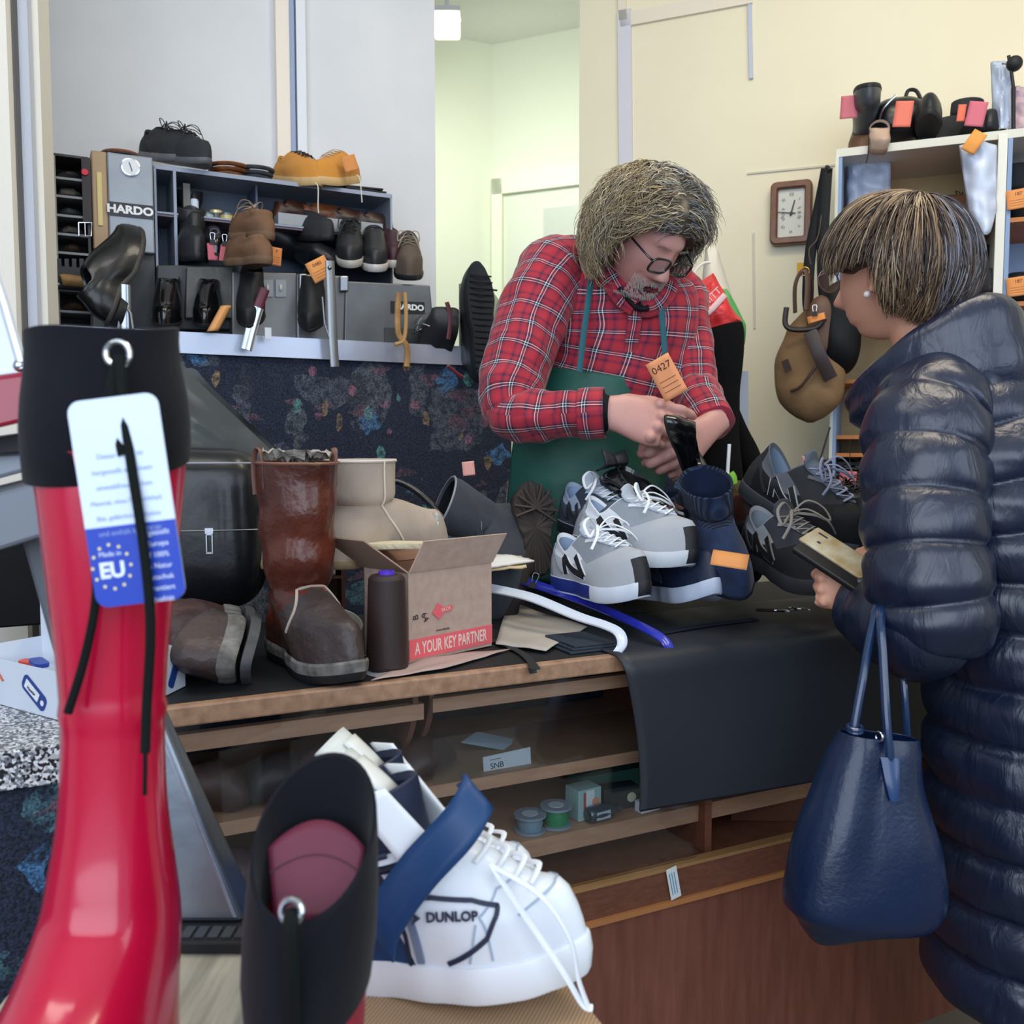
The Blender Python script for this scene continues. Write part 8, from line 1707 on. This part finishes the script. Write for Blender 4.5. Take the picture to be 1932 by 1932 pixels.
def wgen(N_):
    for k in range(N_):
        z = random.uniform(-.9, 1); a = random.uniform(0, 2*pi); r = sqrt(1-z*z); d = V((r*cos(a), r*sin(a), z))
        if cover(d, LIMW) < .5: continue
        p = d*Rw(d)*.98; pts = []; L_ = random.randint(9, 15); ph = random.uniform(0, 6); cl_ = nz(d*5); c2 = nz(d*11+V((4, 4, 4)))
        away = (d-crown*d.dot(crown)); away = away.normalized() if away.length > .05 else V((1, 0, 0))
        fw = V((0, -1.0 if d.y < .3 else .1, .05)) if d.z > .1 else (V((0, .5, 0)) if d.y > -.1 else V((0, .1, 0)))
        v = (away*.9+g2*.5+fw*.5+V([random.gauss(0, .08) for _ in range(3)])+V((cl_*.9, c2*.9, nz(d*8)*.5))); v = (v-d*v.dot(d)+d*.05).normalized()
        lift = .002+.007*max(0, c2); thr = random.uniform(.0, .45)
        for j in range(L_):
            q = p+p.normalized()*lift*sin(pi*j/L_)
            if j > 2 and cover(q.normalized(), LIMW) < thr: break
            pts.append(H2 @ q)
            dd = p.normalized(); v = v+g2*.09; v = (v-dd*v.dot(dd)*.85).normalized(); p = p+v*.0088
            rr_ = Rw(p.normalized())
            if p.length < rr_: p = p.normalized()*rr_
        if len(pts) < 4: continue
        hc_ = nz(d*13+V((9, 2, 5)))+random.gauss(0, .12); left = (H2 @ p).x < HC2.x+.02
        yield pts, random.uniform(.0008, .0016), ((3 if hc_ > .32 else 1 if hc_ > .08 else 0 if hc_ > -.18 else 2) if left else (5 if hc_ > .22 else 0 if hc_ > 0 else 4 if hc_ > -.2 else 2))
strands('hair_strands', M_hw, lady, wgen(6500))
MB().sphere(H2 @ V((.088, .008, -.052)), .0058, 10).build('pearl_earring', mat('#e8dcd6', .15, coat=.8), lady, world=True)
gM = H2 @ Matrix.Translation((0, -.112, -.004))
for sg in (1, -1):
    pl_ = [(sg*.033+.027*cos(a), 0, .020*sin(a)) for a in [2*pi*i/20 for i in range(21)]]
    MB().tube([gM @ V(p) for p in pl_], .0014, 6, cap=False).build('lens_rim', mat('#6d5a58', .3), lady, world=True); g_ = MB(); g_.loft([[gM @ V((p[0], y, p[2])) for p in pl_[:-1]] for y in (-.0005, .0005)]); g_.build('lens', glassmat('#d8d4d8', .02, .12), lady, world=True)
    MB().tube([gM @ V(p) for p in ((sg*.060, 0, .004), (sg*.078, .03, .004), (sg*.084, .10, .0))], .0017, 6, steps=10).build('temple_arm', mat('#6d5a58', .3), lady, world=True)
# wallet / phone in her hands
pA = P(1590, 1052, 1.50); wx = (P(1655, 1095, 1.47)-P(1530, 1015, 1.55)).normalized(); Mw = basis(pA, wx, V((.15, .65, .45)))
t = thing('wallet', 'cream wallet with a printed pattern held open in the hands of the customer', 'wallet', M=Mw); MB().box((0, .004, .0), (.145, .050, .006)).build('cover', mat('#cfc6ac', .5, var=('#a98d5e', 30, .4)), t, smooth=0, bevel=.003)
MB().box((.0, -.034, -.004), (.130, .026, .010)).build('black_pocket', mat('#14161a', .4), t, smooth=0, bevel=.003); mb = MB(); mb.box((-.052, .016, .0033), (.018, .003, .0008)); mb.box((-.045, -.004, .0033), (.006, .004, .0008)); mb.build('print', mat('#2a2c30', .6), t, smooth=0)
# handbag
M_hb = mat('#0a1c38', .33, bump=(150, .4, .002), var=('#0d2448', 5, .6), coat=.2)
Zb_ = 1.32; t = thing('handbag', 'large dark blue leather handbag hanging from the forearm of the customer', 'handbag', P(1630, 1760, Zb_))
hb = MB(); s_ = Zb_/FPX
def hbc(x, y, rx, ry): return (P(x, y, Zb_), rx*s_, ry)
def bagfn(u, v, p, s):
    a_ = 2*pi*u; e = -.012*exp(-((((u*1.0-.60+.5) % 1)-.5)/.035)**2)*sm([(.15, 1), (.6, .2)], s)*0
    return .007*nz((p.x*9, p.y*9, p.z*7))+.020*sm([(.45, 0), (.75, 1)], s)*nz((p.x*11+3, p.y*8, p.z*5))-.014*exp(-((((u-.80+.5) % 1)-.5)/.05)**2)*sm([(.35, 0), (.6, 1)], s)
hb.limb([hbc(1628, 1752, 90, .020), hbc(1628, 1742, 120, .045), hbc(1632, 1705, 152, .065), hbc(1634, 1640, 146, .066), hbc(1640, 1560, 128, .062), hbc(1650, 1480, 106, .052), hbc(1660, 1420, 88, .040), hbc(1664, 1388, 78, .030)], up=(-.25, 1, 0), n=72, steps=70, cap1=False, sq=.75, fn=bagfn)
body_rings = hb.last; hb.build('bag_body', M_hb, t, world=True, smooth=180, solid=.003)
nr = len(body_rings); ii = 54
MB().tube([r[50]+V((-.0, -.0015, 0)) for r in body_rings[6:-1]], .0016, 6).build('side_seam', mat('#0a1830', .4), t, world=True)
MB().tube([r for r in body_rings[5][30:72]+body_rings[5][:1]], .0018, 6).build('base_piping', mat('#0a1830', .4), t, world=True)
M_hd = mat('#132d50', .25, coat=.5)
MB().tube([P(1612, 1400, 1.305), P(1612, 1370, 1.30), P(1626, 1290, 1.31), P(1642, 1200, 1.335), P(1656, 1140, 1.36), P(1668, 1118, 1.40)], .0062, 10, steps=40).build('handle', M_hd, t, world=True)
MB().tube([P(1680, 1500, 1.29), P(1679, 1440, 1.285), P(1672, 1350, 1.29), P(1666, 1240, 1.31), P(1662, 1170, 1.33), P(1668, 1125, 1.37)], .0064, 10, steps=40).build('handle', M_hd, t, world=True)
MB().tube([P(1712, 1400, 1.37), P(1706, 1300, 1.37), P(1694, 1200, 1.40)], .0055, 10, steps=20).build('handle', M_hd, t, world=True)
mb = MB(); mb.tube([P(1680, 1430, 1.283), P(1684, 1475, 1.272), P(1688, 1512, 1.268)], lambda q: .014*(1-.6*q), 10, steps=12, flat=.2, up=(0, 1, 0)); mb.build('handle_tab', mat('#193a66', .3, coat=.3), t, world=True)
torus(P(1659, 1390, 1.29), .006, .002, M_metal, t, (V((.4, -.9, 0)), ZZ), 'ring'); 
for z_ in (1372, 1378): torus(P(1613, z_, 1.298), .009, .003, M_hd, t, (RGT, V((0, 1, .2))), 'knot')
# ================================================================ pieces of parts go one level deeper
SUB = {'gauge_needle': 'gauge', 'gauge_face': 'gauge', 'numeral': 'dial', 'hour_hand': 'dial', 'minute_hand': 'dial', 'hub': 'dial', 'lens': 'lens_rim', 'zip_pull': 'zip', 'buckle_pin': 'buckle',
       'printed_label': 'printed_tag', 'tag_hole': 'printed_tag', 'star': 'blue_band', 'label_stripe': 'label_patch', 'number': 'card', 'printed_lines': 'card', 'logo_lettering': 'key_logo',
       'tongue_patch': 'tongue', 'wire_handle': 'clamp', 'emblem_edge': 'upper', 'emblem_stroke': 'upper', 'eyestay_trim': 'upper', 'heel_seam': 'upper', 'panel_outline': 'upper', 'arrow_logo': 'upper',
       'switch_knob': 'switch_plate', 'tooth': 'iron_holder', 'button': 'shirt', 'placket': 'shirt', 'apron_strap': 'apron', 'stitching': 'upper', 'red_band': 'front_panel', 'handwriting': 'front_panel', 'rivet': 'cover_edge', 'handle_tab': 'bag_body', 'side_seam': 'bag_body', 'base_piping': 'bag_body'}
def base(n): return n.rsplit('.', 1)[0] if n.rsplit('.', 1)[-1].isdigit() else n
for th_ in [o for o in COL.objects if o.parent is None and 'category' in o]:
    kids = [c for c in th_.children]; by = {}
    for c in kids: by.setdefault(base(c.name), []).append(c)
    for s_, p_ in SUB.items():
        if s_ in by and p_ in by:
            for i, c in enumerate(by[s_]): c.parent = by[p_][min(i, len(by[p_])-1)] if len(by[p_]) >= len(by[s_]) else by[p_][0]
